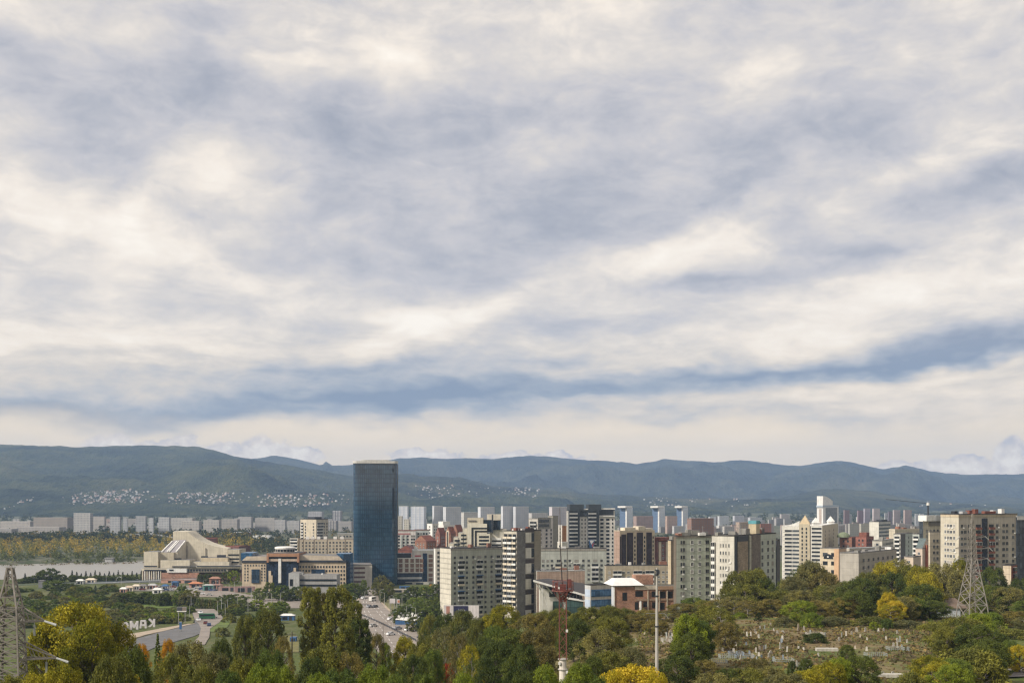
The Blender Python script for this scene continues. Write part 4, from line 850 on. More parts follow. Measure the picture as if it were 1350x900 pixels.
b = Bld('apartment_block', 'bright white taller block with single window column behind red brick houses', 563, 570, 578, 690, 1160, 50, WHITE, WHITE, wallb=panel((.70, .67, .63), 3.2, 3, .1)); b.a.windows([b.a.L * .5], [b.H - 4 - 3.1 * i for i in range(8)], 2.2, 1.7, 'd'); b.r.auto(3, 3.1, 1.5, 1.5, 'n'); b.done()
b = Bld('apartment_block', 'white stepped block left of the stepped portal office', 577, 585, 600, 692, 1180, 50, WHITE, WHITE, wallb=panel((.68, .65, .60), 3.2, 3, .1)); b.r.auto(3, 3.1, 1.5, 1.5, 'n'); b.top_box('roof_block', .5, .3, 8, 9, 4, WHITE); b.done()
def gabled(label, pl, pc, pr, eav, D, th, wall, roof, rise, arch=False):
    b = Bld('brick_house', label, pl, pc, pr, eav, D, th, wall, roof, wallb=wall, cat='house'); g = MB(); up = Vector((0, 0, 1))
    c0, a1, b1 = Vector((0, 0, b.H)), b.dl * b.La + up * b.H, b.dr * b.Lb + up * b.H; d1 = a1 + b.dr * b.Lb; m0, m1 = (c0 + a1) / 2 + up * rise, (b1 + d1) / 2 + up * rise
    g.quad(c0, b1, m1, m0, 0); g.quad(d1, a1, m0, m1, 0); g.tri(a1, c0, m0, 1); g.tri(b1, d1, m1, 1); g.build('pitched_roof', [roof, wall], b.root)
    b.a.auto(3.4, 3.1, 1.3, 1.6, 'w'); b.r.auto(3.4, 3.1, 1.3, 1.6, 'w')
    if arch: b.a.part('arched_bay', b.a.L * .3, 1, b.a.L * .7, b.H + rise * .45, CREAM, .5); b.a.part('dark_window', b.a.L * .4, 1, b.a.L * .6, b.H + rise * .25, DARKG, .6)
    b.done()
gabled('long orange brick house with hipped rust roof in front of white loggia block', 547, 562, 575, 713, 1010, 35, brickm((.27, .12, .07)), RUSTR, 5)
gabled('small rust brick gable house with arched cream bay left of stepped office', 587, 594, 601, 703, 1015, 40, BRICK, RUSTR, 6, True)
gabled('dark red gabled house between orange brick house and arched bay house', 574, 580, 588, 704, 1030, 40, brickm((.24, .10, .07)), RUSTR, 6)
gabled('long dark maroon roofed house low behind brown pier office', 524, 546, 552, 725, 975, 15, RUSTR, paint((.13, .05, .05), .9, .3), 4)
gabled('rust roofed brick house against the left edge of stepped office', 597, 603, 611, 700, 1050, 40, BRICK, RUSTR, 6)

# ---------------------------------------------------------------- courthouse-like building left of the tower
D = 860; s = Solid('office_palace', 'beige office palace with dark blue glass centre, brick cornice and round lantern', 385, D)
SAND = panel((.58, .47, .34), 2.2, 3.2, .12); DB = glassm((.018, .030, .055), .2, .5, 1.6, 3.2); BLU = glassm((.03, .10, .20), .25, .5, 2, 3.2); OR = paint((.36, .19, .11))
s.rect('wing_wall', 319, 741.5, 351, 785, D, 30, SAND, ROOFG); s.rect('wing_wall', 393, 741, 456, 785, D + .5, 30, SAND, ROOFG)
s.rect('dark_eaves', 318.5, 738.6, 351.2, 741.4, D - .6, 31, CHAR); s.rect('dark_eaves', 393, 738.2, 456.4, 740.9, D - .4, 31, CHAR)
s.ext('sloped_roof', [(325, 733), (352, 733), (352, 738.5), (319, 738.5)], D + .5, 28, paint((.52, .44, .34)), ROOFG); s.ext('sloped_roof', [(394, 731), (447, 733), (452, 738.1), (394, 738.1)], D + .5, 28, paint((.52, .44, .34)), ROOFG)
s.rect('corner_tower', 317.5, 728.5, 333, 738.5, D + 2, 20, BLU, BLU); s.ext('corner_tower', [(443, 729.5), (461, 729.5), (462.5, 785), (456.5, 785), (456.5, 741), (449.5, 735)], D + 3, 18, BLU, BLU); s.rect('corner_shaft', 453, 730, 461.5, 785, D + 2.2, .7, glassm((.015, .035, .07), .25, .5, 1.6, 3.2))
s.rect('glass_centre', 352, 741, 393, 785, D - 4, 30, DB, ROOFG); s.rect('brick_cornice', 351.5, 729, 393.5, 733.4, D - 6, 32, OR, ROOFD); s.rect('shadow_gap', 353, 733.5, 392, 736.4, D - 4.2, 30, CHAR); s.rect('beam', 351.5, 736.5, 392.5, 739.4, D - 5.4, 3, paint((.48, .38, .30))); s.rect('shadow_gap', 352.5, 739.5, 392, 741, D - 4.1, 3, CHAR)  # charcoal fill paints the shade of the gaps under cornice and beam
s.rect('brick_cornice', 351.4, 729, 354, 741, D - 6.2, 3, OR); s.rect('brick_cornice', 391.5, 729, 394, 741, D - 6.2, 3, OR)
s.rect('white_column', 366.8, 736, 370.4, 768, D - 6, 2, WHITE)
for x0, y0, x1 in ((354, 752, 357), (354, 758, 359), (387, 748, 390), (385, 753, 390), (383, 757, 390)): s.rect('stepped_pier', x0, y0, x1 + .2, 785, D - 4.6 - (x1 - x0) * .05, .6, SAND)
s.rect('glass_bay', 331.5, 750, 342, 768, D - .7, 1, glassm((.03, .055, .09), .2, .5, 1.6, 3.2)); s.rect('glass_bay', 410.5, 750, 428, 756.8, D - .3, 1, glassm((.025, .05, .09), .2, .5, 1.6, 3.2))
for p in range(8):
    for j in range(6):
        px, py = 323 + 3.7 * p, 746 + 3.9 * j
        if not (330 < px < 343 and py > 748): s.win(px, py, D, 1.0, 1.3, 'n', rnd.choice((2, 0, 3)))
for p in range(16):
    for j in range(5):
        px, py = 396 + 3.85 * p, 748 + 5.3 * j
        if not (408 < px < 430 and 749 < py < 760) and j < (5 if px > 447 else 2): s.win(px, py, D + .5, 1.15, 1.5, 'd', rnd.choice((0, 0, 2)))
lz = CZ + (HY - 729) / F * (D + 10) - s.loc.z; c_ = P(376, 729, D + 12) - s.loc; g = MB()
g.lathe([(8.6, lz), (8.6, lz + 1.2), (7.2, lz + 1.25), (7.2, lz + 3.4)], 24, 0, (c_.x, c_.y)); g.lathe([(7.9, lz + 3.4), (7.9, lz + 4.6), (6.5, lz + 5.1), (.1, lz + 5.2)], 24, 1, (c_.x, c_.y)); g.build('lantern', [paint((.30, .27, .24)), WHITE], s.root)
for i in range(7):
    a = R(200 + 20 * i + 20); s.root and link('lantern_window', win_mesh(1.6, 1.7, 'd', 0), s.root, (c_.x + 7.25 * math.cos(a), c_.y + 7.25 * math.sin(a), lz + 1.5), a + R(90))
s = Solid('low_building', 'low grey office with ribbon windows in front of the beige office palace', 415, 815)
s.rect('wall', 380.5, 755, 394.5, 785, 815, 18, LIGHTG, ROOFG); s.rect('wall', 394.6, 757.5, 444, 785, 817, 16, panel((.36, .35, .34), 4, 3, .2), ROOFG)
for y in (763, 770): s.rect('window', 395, y, 443.6, y + 2.4, 816.7, .5, DARKG)
s.rect('dark_entry', 382, 763, 386, 772, 814.8, .5, DARKG); s.rect('roof_vent', 396, 755.6, 399, 757.6, 820, 2, WHITE); s.rect('roof_vent', 423.5, 755.4, 425.5, 757.6, 820, 2, WHITE)

# ---------------------------------------------------------------- concert hall with the swept fly tower
D = 985; s = Solid('concert_hall', 'cream concert hall with sweeping fly tower above the river bank', 250, D)
IV = panel((.62, .56, .44), 3.5, 2.4, .14); IV2 = panel((.62, .52, .36), 5, 2.4, .1); GL = paint((.30, .28, .29), .4)
s.ext('fly_tower', [(228, 700.3), (246.5, 700.3), (251, 703.5), (257, 708.3), (264, 712.6), (272, 716.3), (282, 719.4), (291, 721.2), (300, 722.5), (300, 770), (228, 770)], D + 14, 26, IV, IV)
g = MB(); q = [P(227, 712, D + 13) - s.loc, P(245.5, 711, D + 13) - s.loc, P(234, 727.5, D + 1) - s.loc, P(212, 727.5, D + 1) - s.loc]; g.quad(q[3], q[2], q[1], q[0]); lo = [P(212, 760, D + 1) - s.loc, P(227, 760, D + 14) - s.loc, P(245.5, 760, D + 14) - s.loc, P(234, 760, D + 1) - s.loc]
g.quad(lo[0], q[3], q[0], lo[1], 1); g.quad(lo[3], lo[2], q[1], q[2], 1); g.quad(lo[0], lo[3], q[2], q[3], 1); g.build('glazed_slope', [GL, IV], s.root)
for a0, a1 in ((213.5, 227.5), (220.5, 233.5), (223, 236), (232.5, 244)):
    g = MB(); g.bar(P(a0, 727, D + .8) - s.loc, P(a1, 713, D + 12) - s.loc, 1.0); g.build('slope_rib', WHITE, s.root)
s.rect('lobby_block', 189.5, 727, 208.2, 748.5, D - 6, 22, IV, ROOFG); s.rect('lobby_side', 208.3, 727.8, 229, 748.5, D - 2, 20, panel((.50, .44, .33), 3.5, 2.4, .14), ROOFG)  # side uses a darker copy of the ivory panels, shade painted in
s.rect('terrace_block', 211.5, 738, 250, 751, D - 9, 18, IV, ROOFG); s.rect('terrace_block', 265.5, 734.8, 300, 746, D - 3, 15, IV2, ROOFG); s.rect('terrace_block', 240, 740, 302, 752, D - 5, 14, IV, ROOFG)
s.rect('dark_strip', 190, 745.2, 206.8, 746.8, D - 6.3, .5, CHAR); s.rect('gallery_slab', 226, 745.8, 317.5, 748.3, D - 13, 20, IV, ROOFG); s.rect('window', 227, 745.9, 258, 747.4, D - 13.3, .5, DARKG); s.rect('window', 259.5, 745.6, 317, 747.0, D - 13.3, .5, DARKG)
s.rect('gallery_slab', 186.5, 749, 220, 752, D - 14, 26, IV, ROOFG); s.rect('dark_strip', 190, 750.4, 218.5, 752.0, D - 14.3, .5, CHAR)
s.rect('white_band', 220.2, 749, 246, 754.2, D - 16, 20, WHITE, ROOFG); s.rect('window', 223, 750, 228.5, 752, D - 16.3, .4, DARKG)
s.rect('rear_gallery', 246.2, 749.5, 300, 753.6, D - 12, 16, panel((.50, .45, .37), 4, 2), ROOFG)
for i in range(14): s.rect('window', 247 + 3.7 * i, 750.2, 249.6 + 3.7 * i, 752.6, D - 12.3, .4, DARKG)
s.rect('east_wing', 300.5, 724, 315.6, 751, D + 4, 24, panel((.58, .52, .40), 4, 2.4), ROOFG)
for y in (730, 735.3, 739.8): s.rect('window', 300.8, y, 314.8, y + 1.9, D + 3.7, .5, DARKG)
s.rect('brick_podium', 213, 754.5, 262, 766, D - 15, 14, brickm((.34, .17, .11)), ROOFG); s.rect('brick_podium', 262.2, 755, 318, 766, D - 8, 8, paint((.20, .12, .10)), ROOFG)
s.rect('shaded_portico', 187, 752.2, 213, 768, D - 6, 14, paint((.14, .085, .065)), None)  # dark brown block paints the shade behind the columns
for i in range(9): s.rect('portico_column', 187.2 + 3.0 * i, 752.2, 188.4 + 3.0 * i, 769, D - 14, 1, WHITE if i % 2 else IV)
for x0, x1, y0, y1, mt in ((265, 273, 732.6, 734.7, CHAR), (227, 238, 735.5, 737.6, CHAR), (286, 297, 731.2, 734.5, CHAR)): s.rect('roof_vent', x0, y0, x1, y1, D + 1, 3, mt)
for x, y0, y1 in ((246.3, 719, 736), (229.3, 728, 735.5), (270.3, 722, 732)): s.rect('flue_pipe', x, y0, x + .9, y1, D + 13.2, .7, paint((.33, .29, .23)))
b = Bld('brick_block', 'dark maroon brick store block behind the sweeping roof of the concert hall', 258, 262, 285, 709, 1090, 80, RUSTR, RUSTR, wallb=paint((.12, .06, .06), .8), dep=20); b.done()
b = Bld('brick_block', 'second maroon brick block between concert hall and beige office palace', 297, 315, 330, 719.5, 1010, 20, paint((.15, .07, .065), .8), RUSTR, wallb=paint((.12, .06, .055), .8)); b.done()
# tower block and long slab behind the office palace
b = Bld('apartment_tower', 'sand coloured twelve storey tower block behind the beige office palace', 396, 417, 432.5, 684, 1150, 36, panel((.56, .49, .38), 3, 3, .1), ROOFD, wallb=panel((.44, .40, .33), 3, 3, .1))
f = b.a
for i in range(14):
    z = b.H - 5.5 - 3.1 * i
    f.windows([f.L * .32, f.L * .82], [z], 1.7, 1.7, 'd'); f.put('balcony', balc_mesh(3.6, 2.8, 1.0, 'w'), f.L * .12, z - .8); b.r.put('balcony', balc_mesh(b.r.L * .5, 2.8, 1.2, rnd.choice(['g', 'gz'])), b.r.L * .3, z - .8); b.r.windows([b.r.L * .68, b.r.L * .9], [z], 1.6, 1.6, 'n')
b.top_box('roof_block', .4, .4, 10, 10, 2.4, CHAR); b.top_box('roof_block', .6, .8, 6, 6, 1.6, CHAR); b.done()
b = Bld('apartment_block', 'long beige slab with white roof huts between office palace and glass tower', 393, 395, 466, 710.5, 1080, 84, panel((.58, .52, .42), 3, 3), paint((.25, .20, .16)), wallb=panel((.55, .47, .36), 3.2, 3, .2), dep=14)
f = b.r
for p in (399.5, 413.5, 431, 454.5): f.part('dark_seam', f.s(p), 0, f.s(p + .8), b.H - .5, paint((.22, .17, .13)), .2)
f.auto(3.3, 3.0, 1.6, 1.5, 'n', 2.5)
for p in (405, 412, 419.5, 428.5, 441.5, 450.5): b.top_box('roof_hut', .4, f.s(p) / f.L, 3, 3.2, 2.6, WHITE)
b.done()
b = Bld('apartment_block', 'white balconied end block left of the long beige slab', 382, 392.5, 395, 708.5, 1085, 16, panel((.60, .57, .50), 3, 3), ROOFG, wallb=CREAM)
for i in range(11): b.a.put('balcony', balc_mesh(b.a.L * .9, 2.9, 1, 'w'), b.a.L * .5, b.H - 4 - 3.1 * i)
b.done()
b = Bld('low_building', 'grey roofed hall at left edge of glass tower', 443, 445, 466, 703, 1230, 82, CONC, LIGHTG, wallb=panel((.40, .38, .33), 4, 3), dep=20); b.r.auto(4, 3.2, 2, 1.6, 'd'); b.done()

# ---------------------------------------------------------------- gallery with wedge roof, blue office, brick ruin
s = Solid('gallery_building', 'white modern hall with dark wedge roof and slanted struts behind the mast', 735, 520); D = 520
s.ext('white_wall', [(712, 774), (768, 787), (768, 830), (712, 830)], D + 3, 22, panel((.60, .58, .52), 4, 3, .15), ROOFD)
g = MB(); q = [P(703, 766.4, D - 3), P(771, 785.5, D - 3), P(771, 771, D + 34), P(722, 764.5, D + 34)]; q = [p - s.loc for p in q]; up = Vector((0, 0, .9))
g.quad(q[0] + up, q[1] + up, q[2] + up, q[3] + up, 0); g.quad(q[0], q[1], q[1] + up, q[0] + up, 1); g.quad(q[3], q[0], q[0] + up, q[3] + up, 1); g.quad(q[1], q[2], q[2] + up, q[1] + up, 1); g.quad(q[3], q[2], q[1], q[0], 0); g.build('wedge_roof', [paint((.055, .05, .05), .9), WHITE], s.root)
for a0, b0, a1, b1 in ((707, 768, 716, 783), (711, 769, 722, 800), (715, 770, 715, 805), (720, 772, 728, 782)):
    g = MB(); g.bar(P(a0, b0, D - 1) - s.loc, P(a1, b1, D + 1) - s.loc, .45); g.build('strut', WHITE, s.root)
s.rect('window', 724, 780, 733, 786, D + 2.6, .8, DARKG); s.rect('window', 747, 784, 767, 788, D + 2.6, .8, DARKG); s.rect('glass_lobby', 746, 790, 769, 815, D - 4, 7, glassm((.05, .09, .09), .15, .6, 2, 3), ROOFD); s.rect('glass_strip', 729, 792, 741, 812, D + 2.6, .8, glassm((.04, .08, .07), .15, .6, 1.5, 3)); s.ext('white_fascia', [(746, 787.2), (772, 791.5), (772, 793), (746, 789)], D - 4.6, 5, WHITE)
for i in range(4): s.rect('window_bar', 751 + 4.4 * i, 784, 751.6 + 4.4 * i, 788, D + 2.4, .2, WHITE)
b = Bld('office_block', 'small blue glazed office with cream bands left of the brick ruin', 771, 778.5, 808, 770, 505, 62, panel((.50, .50, .50), 2, 3, .1), ROOFD, wallb=panel((.56, .52, .46), 6, 3, .1))
f = b.r; GB = glassm((.10, .20, .36), .2, .5, 2.4, 2.2)
for y0, y1 in ((777, 786.5), (790.5, 800), (804, 812)): f.part('window_band', .4, f.z(y1), f.L - .3, f.z(y0), GB, .15); b.a.part('window_band', .3, f.z(y1), b.a.L - .3, f.z(y0), paint((.42, .48, .58)), .12)
b.done()
b = Bld('brick_ruin', 'unfinished red brick building with empty openings and one white hip roof', 806, 809, 894, 771.5, 480, 80, paint((.5, .52, .55)), CONC, wallb=brickm((.33, .17, .105), .6), dep=16, slab=.6)
f = b.r; BK = paint((.012, .011, .010), .9)
f.part('cream_band', f.s(837), f.z(777.2), f.s(867), f.z(772.4), paint((.52, .45, .36)), .3); f.part('concrete_band', f.s(867.2), f.z(777.5), f.s(894), f.z(773.2), paint((.36, .23, .15)), .5); f.part('corner_pillar', .05, 0, f.s(810.3), b.H - .7, WHITE, .3)
for x0, x1, y0, y1 in ((820.5, 826.5, 780.5, 791), (837.5, 847.5, 778.5, 786), (859, 866, 779, 786.5), (870, 877.5, 779, 788), (880, 886.8, 779, 788.5), (889, 893.6, 779, 788), (837, 842, 793, 803), (848, 853.5, 793, 799.5), (859.5, 866, 793.2, 801), (869, 876, 794, 803)): f.ppart('empty_opening', x0, y0, x1, y1, BK, .08)  # near-black slabs paint the shade inside the openings
for x in (853.5, 868.5, 878.8, 888): f.ppart('concrete_post', x, 778, x + 1.1, 812, paint((.42, .36, .28)), .5)
f.ppart('concrete_post', 843, 792, 844.4, 814, WHITE, 1.5); f.ppart('floor_slab', 838, 788.6, 894, 791, paint((.30, .20, .14)), .35)
hr = MB(); z0 = b.H + .02; A = [f.at(f.s(806.5), z0, 1), f.at(f.s(848.5), z0, 1), f.at(f.s(848.5), z0, -14), f.at(f.s(806.5), z0, -14)]; T = [f.at(f.s(814), z0 + 2.6, -4), f.at(f.s(839.5), z0 + 2.6, -4), f.at(f.s(839.5), z0 + 2.6, -9), f.at(f.s(814), z0 + 2.6, -9)]
for i in range(4): j = (i + 1) % 4; hr.quad(A[i], A[j], T[j], T[i])
hr.poly(T); hr.poly(A[::-1]); hr.build('hip_roof', paint((.70, .69, .67), .6, .08), b.root)
f.part('brick_attic', f.s(842.5), b.H - .3, f.s(866), b.H + 3.9, brickm((.36, .19, .12), .6), -5, 11); b.done()
b = Bld('low_building', 'pink stone faced low building between mast and pale green block', 702, 708, 771, 752, 610, 76, panel((.58, .53, .45), 3, 2.6), LIGHTG, wallb=panel((.46, .33, .26), 1.6, 1.0, .25, .3)); b.clutter(4, 6); b.done()

# ---------------------------------------------------------------- distant city: rows given as left, right, roof line, depth
def far(name, label, pl, pr, top, D, rgb_, th=78, dep=None, style=(3.2, 3.0, .5, .5), roof=None, glass=(.10, .11, .13), band=0, group=None, cat='building', pc=None):
    hv_ = random.Random(int(pl * 7 + pr)).uniform(.84, 1.12); rgb = tuple(c * hv_ * (.86 if pl > 480 else .66) for c in rgb_); style = (style[0] * (.8 + .5 * (hv_ - .84)), style[1], style[2], style[3] * (1.2 - .9 * (hv_ - .84))); wm_ = windowwall(rgb, tuple(.7 * g_ + .3 * c * .5 for g_, c in zip(glass, rgb)) if not band else glass, *style, band=band); side = windowwall(rgb, glass, 3.6, 3.0, .25, .45)
    if 'dark' in label and ('end' in label or 'edge' in label): side = paint((.07, .09, .13))
    if pc is None: pc = pl + (pr - pl) * .16
    if (pl + pr) / 2 < 560:        # left of the view axis the right hand end shows
        return Bld(name, label, pl, pr - (pr - pl) * .14, pr, top, D, 12, wm_, roof or paint(tuple(min(1, c * 1.05) for c in rgb)), wallb=side, group=group, cat=cat, plain=True)
    return Bld(name, label, pl, pc, pr, top, D, th if pc < 675 else min(th, 66), side, roof or paint(tuple(min(1, c * 1.05) for c in rgb)), wallb=wm_, group=group, cat=cat, plain=True)
WW = (.62, .64, .66); G1 = 'white high rises on the far bank'
for i, (pl, pr, top, D, lab) in enumerate([
    (526, 539, 667, 2050, 'rounded white high rise just right of the glass tower, first of its row'), (541.5, 562, 667.5, 2020, 'broad white striped high rise, second in the row right of the glass tower'),
    (570, 583.5, 666.5, 2050, 'white high rise joined to a wider striped one, third in the row'), (584, 608, 668, 2040, 'wide white striped high rise, fourth in the row right of the glass tower'),
    (630, 652, 668, 2080, 'white striped high rise behind the stepped office roof cubes'), (660.5, 676, 667, 2050, 'white high rise above the slab with cluttered balconies'),
    (676.5, 697, 667.5, 2045, 'broad white striped high rise left of the unfinished tower'), (724, 748, 668, 2060, 'pinkish white high rise behind the mast tip and dark twin tower')]):
    far('high_rise', lab, pl, pr, top, D, (.66, .66, .67) if i != 7 else (.60, .55, .55), 60, None, (4.2, 3.0, .42, .62), WHITE, (.26, .31, .40), .4, G1, 'tower')
for i, (pl, pr, lab) in enumerate([(817, 834, 'first of three blue high rises with white caps, right of the dark twin tower'), (860, 876.5, 'middle one of three blue high rises with white caps'), (892, 907, 'last of three blue high rises with white caps, above the red brick slab')]):
    b = Bld('high_rise', lab, pl, pl + (pr - pl) * .55, pr, 669, 2350, 30, windowwall((.12, .18, .28), (.07, .12, .22), 3, 3, .6, .6), WHITE, wallb=windowwall((.62, .64, .66), (.3, .35, .42), 4, 3, .4, .5), group='blue high rises with white caps', cat='tower')
    b.top_box('white_cap', .5, .3, b.La * 1.1, b.Lb * 1.2, 3.5, WHITE, b.H); b.a.part('white_pier', b.a.L * .82, 0, b.a.L + .2, b.H, WHITE, .6)
for pl, pr, top, D, c, lab in [(835, 861, 680, 2250, (.42, .30, .26), 'wide dusty pink slab between the first two blue high rises'), (877, 893, 680, 2260, (.44, .32, .26), 'dusty orange slab between the second and third blue high rise'), (906, 941, 683, 1300, (.25, .155, .125), 'red brown brick nine storey slab behind the pale green nine storey block'),
    (934, 944, 681, 2700, WW, 'small white block behind red brown slab'), (946, 961, 680, 2700, WW, 'white striped block above the roof of the nine storey pair'), (966, 981, 679.5, 2720, (.58, .58, .62), 'pale block with bluish stripes above nine storey pair'), (986, 1005, 682, 2750, WW, 'long white block left of the spire residence'),
    (970, 1000, 688, 1250, (.42, .33, .27), 'cream and red slab just above the water tank'), (1000, 1017, 690, 1270, (.34, .17, .14), 'dark red house right of the water tank'), (1028, 1041, 677.5, 3000, (.52, .48, .46), 'lone pale block on the slope left of the spire'),
    (1112, 1120, 672, 2500, (.36, .26, .27), 'purple brown tower right of the curved top high rise'), (1119, 1123, 678, 2520, WW, 'thin white tower beside purple brown tower'), (1130, 1138, 672.5, 2500, (.34, .25, .28), 'dark mauve tower left of the pale mauve tower'), (1138.5, 1147.5, 670, 2500, (.46, .42, .48), 'pale mauve tower with a lighter edge'), (1150, 1160, 670, 2480, (.55, .48, .48), 'pink tower with white edge behind white hotel slab'),
    (1166, 1170, 676, 2520, WW, 'thin white tower right of white hotel slab'), (1170.5, 1176, 674, 2520, (.33, .30, .36), 'grey violet tower right of thin white tower'), (1177, 1187, 672, 2480, (.46, .40, .40), 'dusty pink tower block fourth from the crane mast'), (1191, 1202, 672, 2470, (.48, .38, .35), 'salmon tower block with white edge'), (1206, 1211, 677, 2460, WW, 'white pair of thin towers, left one, by roof terrace'), (1212, 1218, 677, 2465, WW, 'white pair of thin towers, right one, by roof terrace'),
    (1118, 1132, 690, 1500, (.50, .49, .44), 'pale grey office below the purple brown tower'), (1133, 1146, 690, 1450, (.58, .55, .47), 'cream cube office left of white hotel slab'),
    (97, 122.5, 676, 1950, (.66, .65, .63), 'bright white slab tower with one dark edge across the river'), (44, 96, 682, 2300, (.48, .42, .36), 'long beige slab with brown ornaments left of bright white slab tower'), (0, 46, 687, 2350, (.52, .48, .44), 'long pale slab at the left edge across the river'), (22, 87, 694.5, 2050, (.46, .43, .40), 'long low grey slab just above the island trees'), (-40, 24, 697, 2000, (.44, .42, .40), 'low grey works hall at the left edge above the island trees'),
    (123, 140, 680.5, 2400, (.50, .46, .42), 'beige slab behind bright white slab tower'), (145, 160, 681, 1990, (.55, .56, .57), 'white slab with dark blue end, first of a row right of bright white tower'), (162, 169, 681.5, 2100, (.50, .51, .52), 'narrow pale slab between two white slabs across the river'), (179, 194, 680, 1980, (.55, .56, .57), 'white slab with dark blue end, second of the row right of bright white tower'), (196, 203, 682, 2100, (.52, .53, .54), 'narrow pale slab left of the third white slab'), (209, 225, 681.5, 2000, (.54, .55, .56), 'white slab with dark blue end, third of the row right of bright white tower'),
    (226, 258, 682.5, 2250, (.52, .50, .47), 'long pale slab right behind the fly tower top'), (240, 266, 686.5, 2150, (.52, .49, .45), 'low cream slab above the dark maroon store block'), (268, 292, 685, 2200, (.53, .50, .46), 'cream slab above the coloured stadium stand'), (292, 316, 684, 2250, (.50, .47, .43), 'beige slab right of the cream slab above the stadium'), (314, 334, 681, 2400, (.54, .52, .50), 'pale grey slab above the white tent hall'), (336, 366, 682.5, 2420, (.55, .52, .48), 'long white slab left of the sand coloured tower block'), (362, 378, 685, 2300, (.50, .49, .48), 'grey slab with dark gap left of the sand coloured tower block'), (379, 397, 686, 2280, (.53, .52, .50), 'pale slab touching the left edge of sand coloured tower block'),
    (406, 427, 674, 2600, (.60, .60, .62), 'white ribbed tower cluster behind the sand coloured tower block'), (438, 451.5, 673, 2500, (.60, .60, .62), 'black and white striped tower left of the glass tower'), (428, 446, 686, 2450, (.52, .49, .46), 'low cream slab below the black and white striped tower'), (446, 466, 687, 2400, (.50, .47, .44), 'low beige slab touching the glass tower left edge'), (608, 630, 675, 1900, (.56, .54, .50), 'cream roof slab behind stepped office'), (523, 531, 680, 1500, (.38, .36, .30), 'olive grey block in front of the rounded white high rise'), (532, 540, 684, 1450, (.45, .43, .37), 'grey green block below the rounded white high rise'), (697, 722, 676, 2000, (.58, .56, .53), 'low cream slab behind the unfinished tower')]:
    st = (3.4, 3.0, .5, .5) if D > 1600 else (3.2, 3.0, .45, .5)
    bd = .75 if 'black and white' in lab else (.35 if 'ribbed' in lab or 'striped' in lab else 0)
    o = far('apartment_block' if pr - pl > 9 else 'tower_block', lab, pl, pr, top, D, c, 66, None, st, None, (.13, .13, .15) if 'black' not in lab else (.05, .05, .06), bd, 'distant apartment blocks')
    if 'dark blue end' in lab or 'one dark edge' in lab: pass
# endless smaller blocks of the far districts
q = random.Random(21); n = 0
for D, y0, y1, cnt, x0, x1 in ((2900, 683, 689, 40, -60, 460), (2650, 686, 693, 34, -60, 460), (2900, 681, 688, 26, 520, 830), (3000, 681, 690, 60, 800, 1250), (2300, 688, 696, 34, 800, 1250), (1750, 690, 699, 24, 900, 1250), (2500, 686, 693, 16, 1220, 1420)):
    for i in range(cnt):
        w_ = q.choice((5, 7, 10, 16, 22)); pl = x0 + (x1 - x0 - w_) * (i + q.random()) / cnt; dd = D * q.uniform(.96, 1.05)
        base = q.choice(((.52, .49, .45), (.46, .42, .38), (.56, .55, .53), (.40, .38, .36), (.44, .33, .28), (.60, .58, .55)))
        far('distant_block', 'small pale block lost in the hazy rows of the far districts', pl, pl + w_, q.uniform(y0, y1), dd, base, 72 if pl < 600 else 60, group='small blocks of the far districts'); n += 1
# stadium and tent
s = Solid('stadium', 'stadium stand with red, blue and white painted canopy beyond the island', 305, 2000); c_ = [(.10, .16, .33), (.42, .10, .13), (.05, .07, .16), (.40, .12, .15)]
for i, (a, b_) in enumerate(((285, 293), (293, 302), (302, 317), (317, 325))): s.ext('painted_canopy', [(a + 2, 705 - (1 if i == 2 else 0)), (b_ + 1, 703 - (1 if i == 2 else 0)), (b_, 711), (a, 711)], 2000 + i, 30, paint(c_[i]), LIGHTG)
s.rect('roof_edge', 306, 701.6, 325, 702.6, 2001, 36, LIGHTG)
s = Solid('tent_hall', 'white tent roofed hall right of the painted stadium', 340, 1990); s.ext('tent_roof', [(325, 706.5), (352, 706), (358, 710.5), (324, 711.5)], 1990, 40, WHITE, WHITE); s.rect('wall', 326, 711.6, 357, 718, 1992, 36, LIGHTG)
s = Solid('footbridge', 'pale arched footbridge over the island channel left of the fly tower', 200, 1850, 'bridge')
g = MB()
for i in range(14):
    x0, x1 = 150 + 5.6 * i, 155.6 + 5.6 * i; h = lambda x: 708 - 4.5 * math.sin(math.pi * min(1, max(0, (x - 150) / 78)) )
    g.bar(P(x0, h(x0), 1850) - s.loc, P(x1, h(x1), 1850) - s.loc, 1.6)
    if i % 3 == 0: g.bar(P(x0, h(x0), 1850) - s.loc, P(x0, 714, 1850) - s.loc, 1.4)
g.build('deck', LIGHTG, s.root)
s = Solid('boat_house', 'small grey landing stage with hut on the island shore', 141, 1318); s.rect('hull', 137, 740.5, 149, 742.6, 1312, 8, CONC, ROOFG); s.rect('cabin', 138.5, 736, 148, 740.4, 1314, 6, LIGHTG, ROOFG); s.rect('roof', 137.5, 735, 149, 735.9, 1313, 8, STEEL)

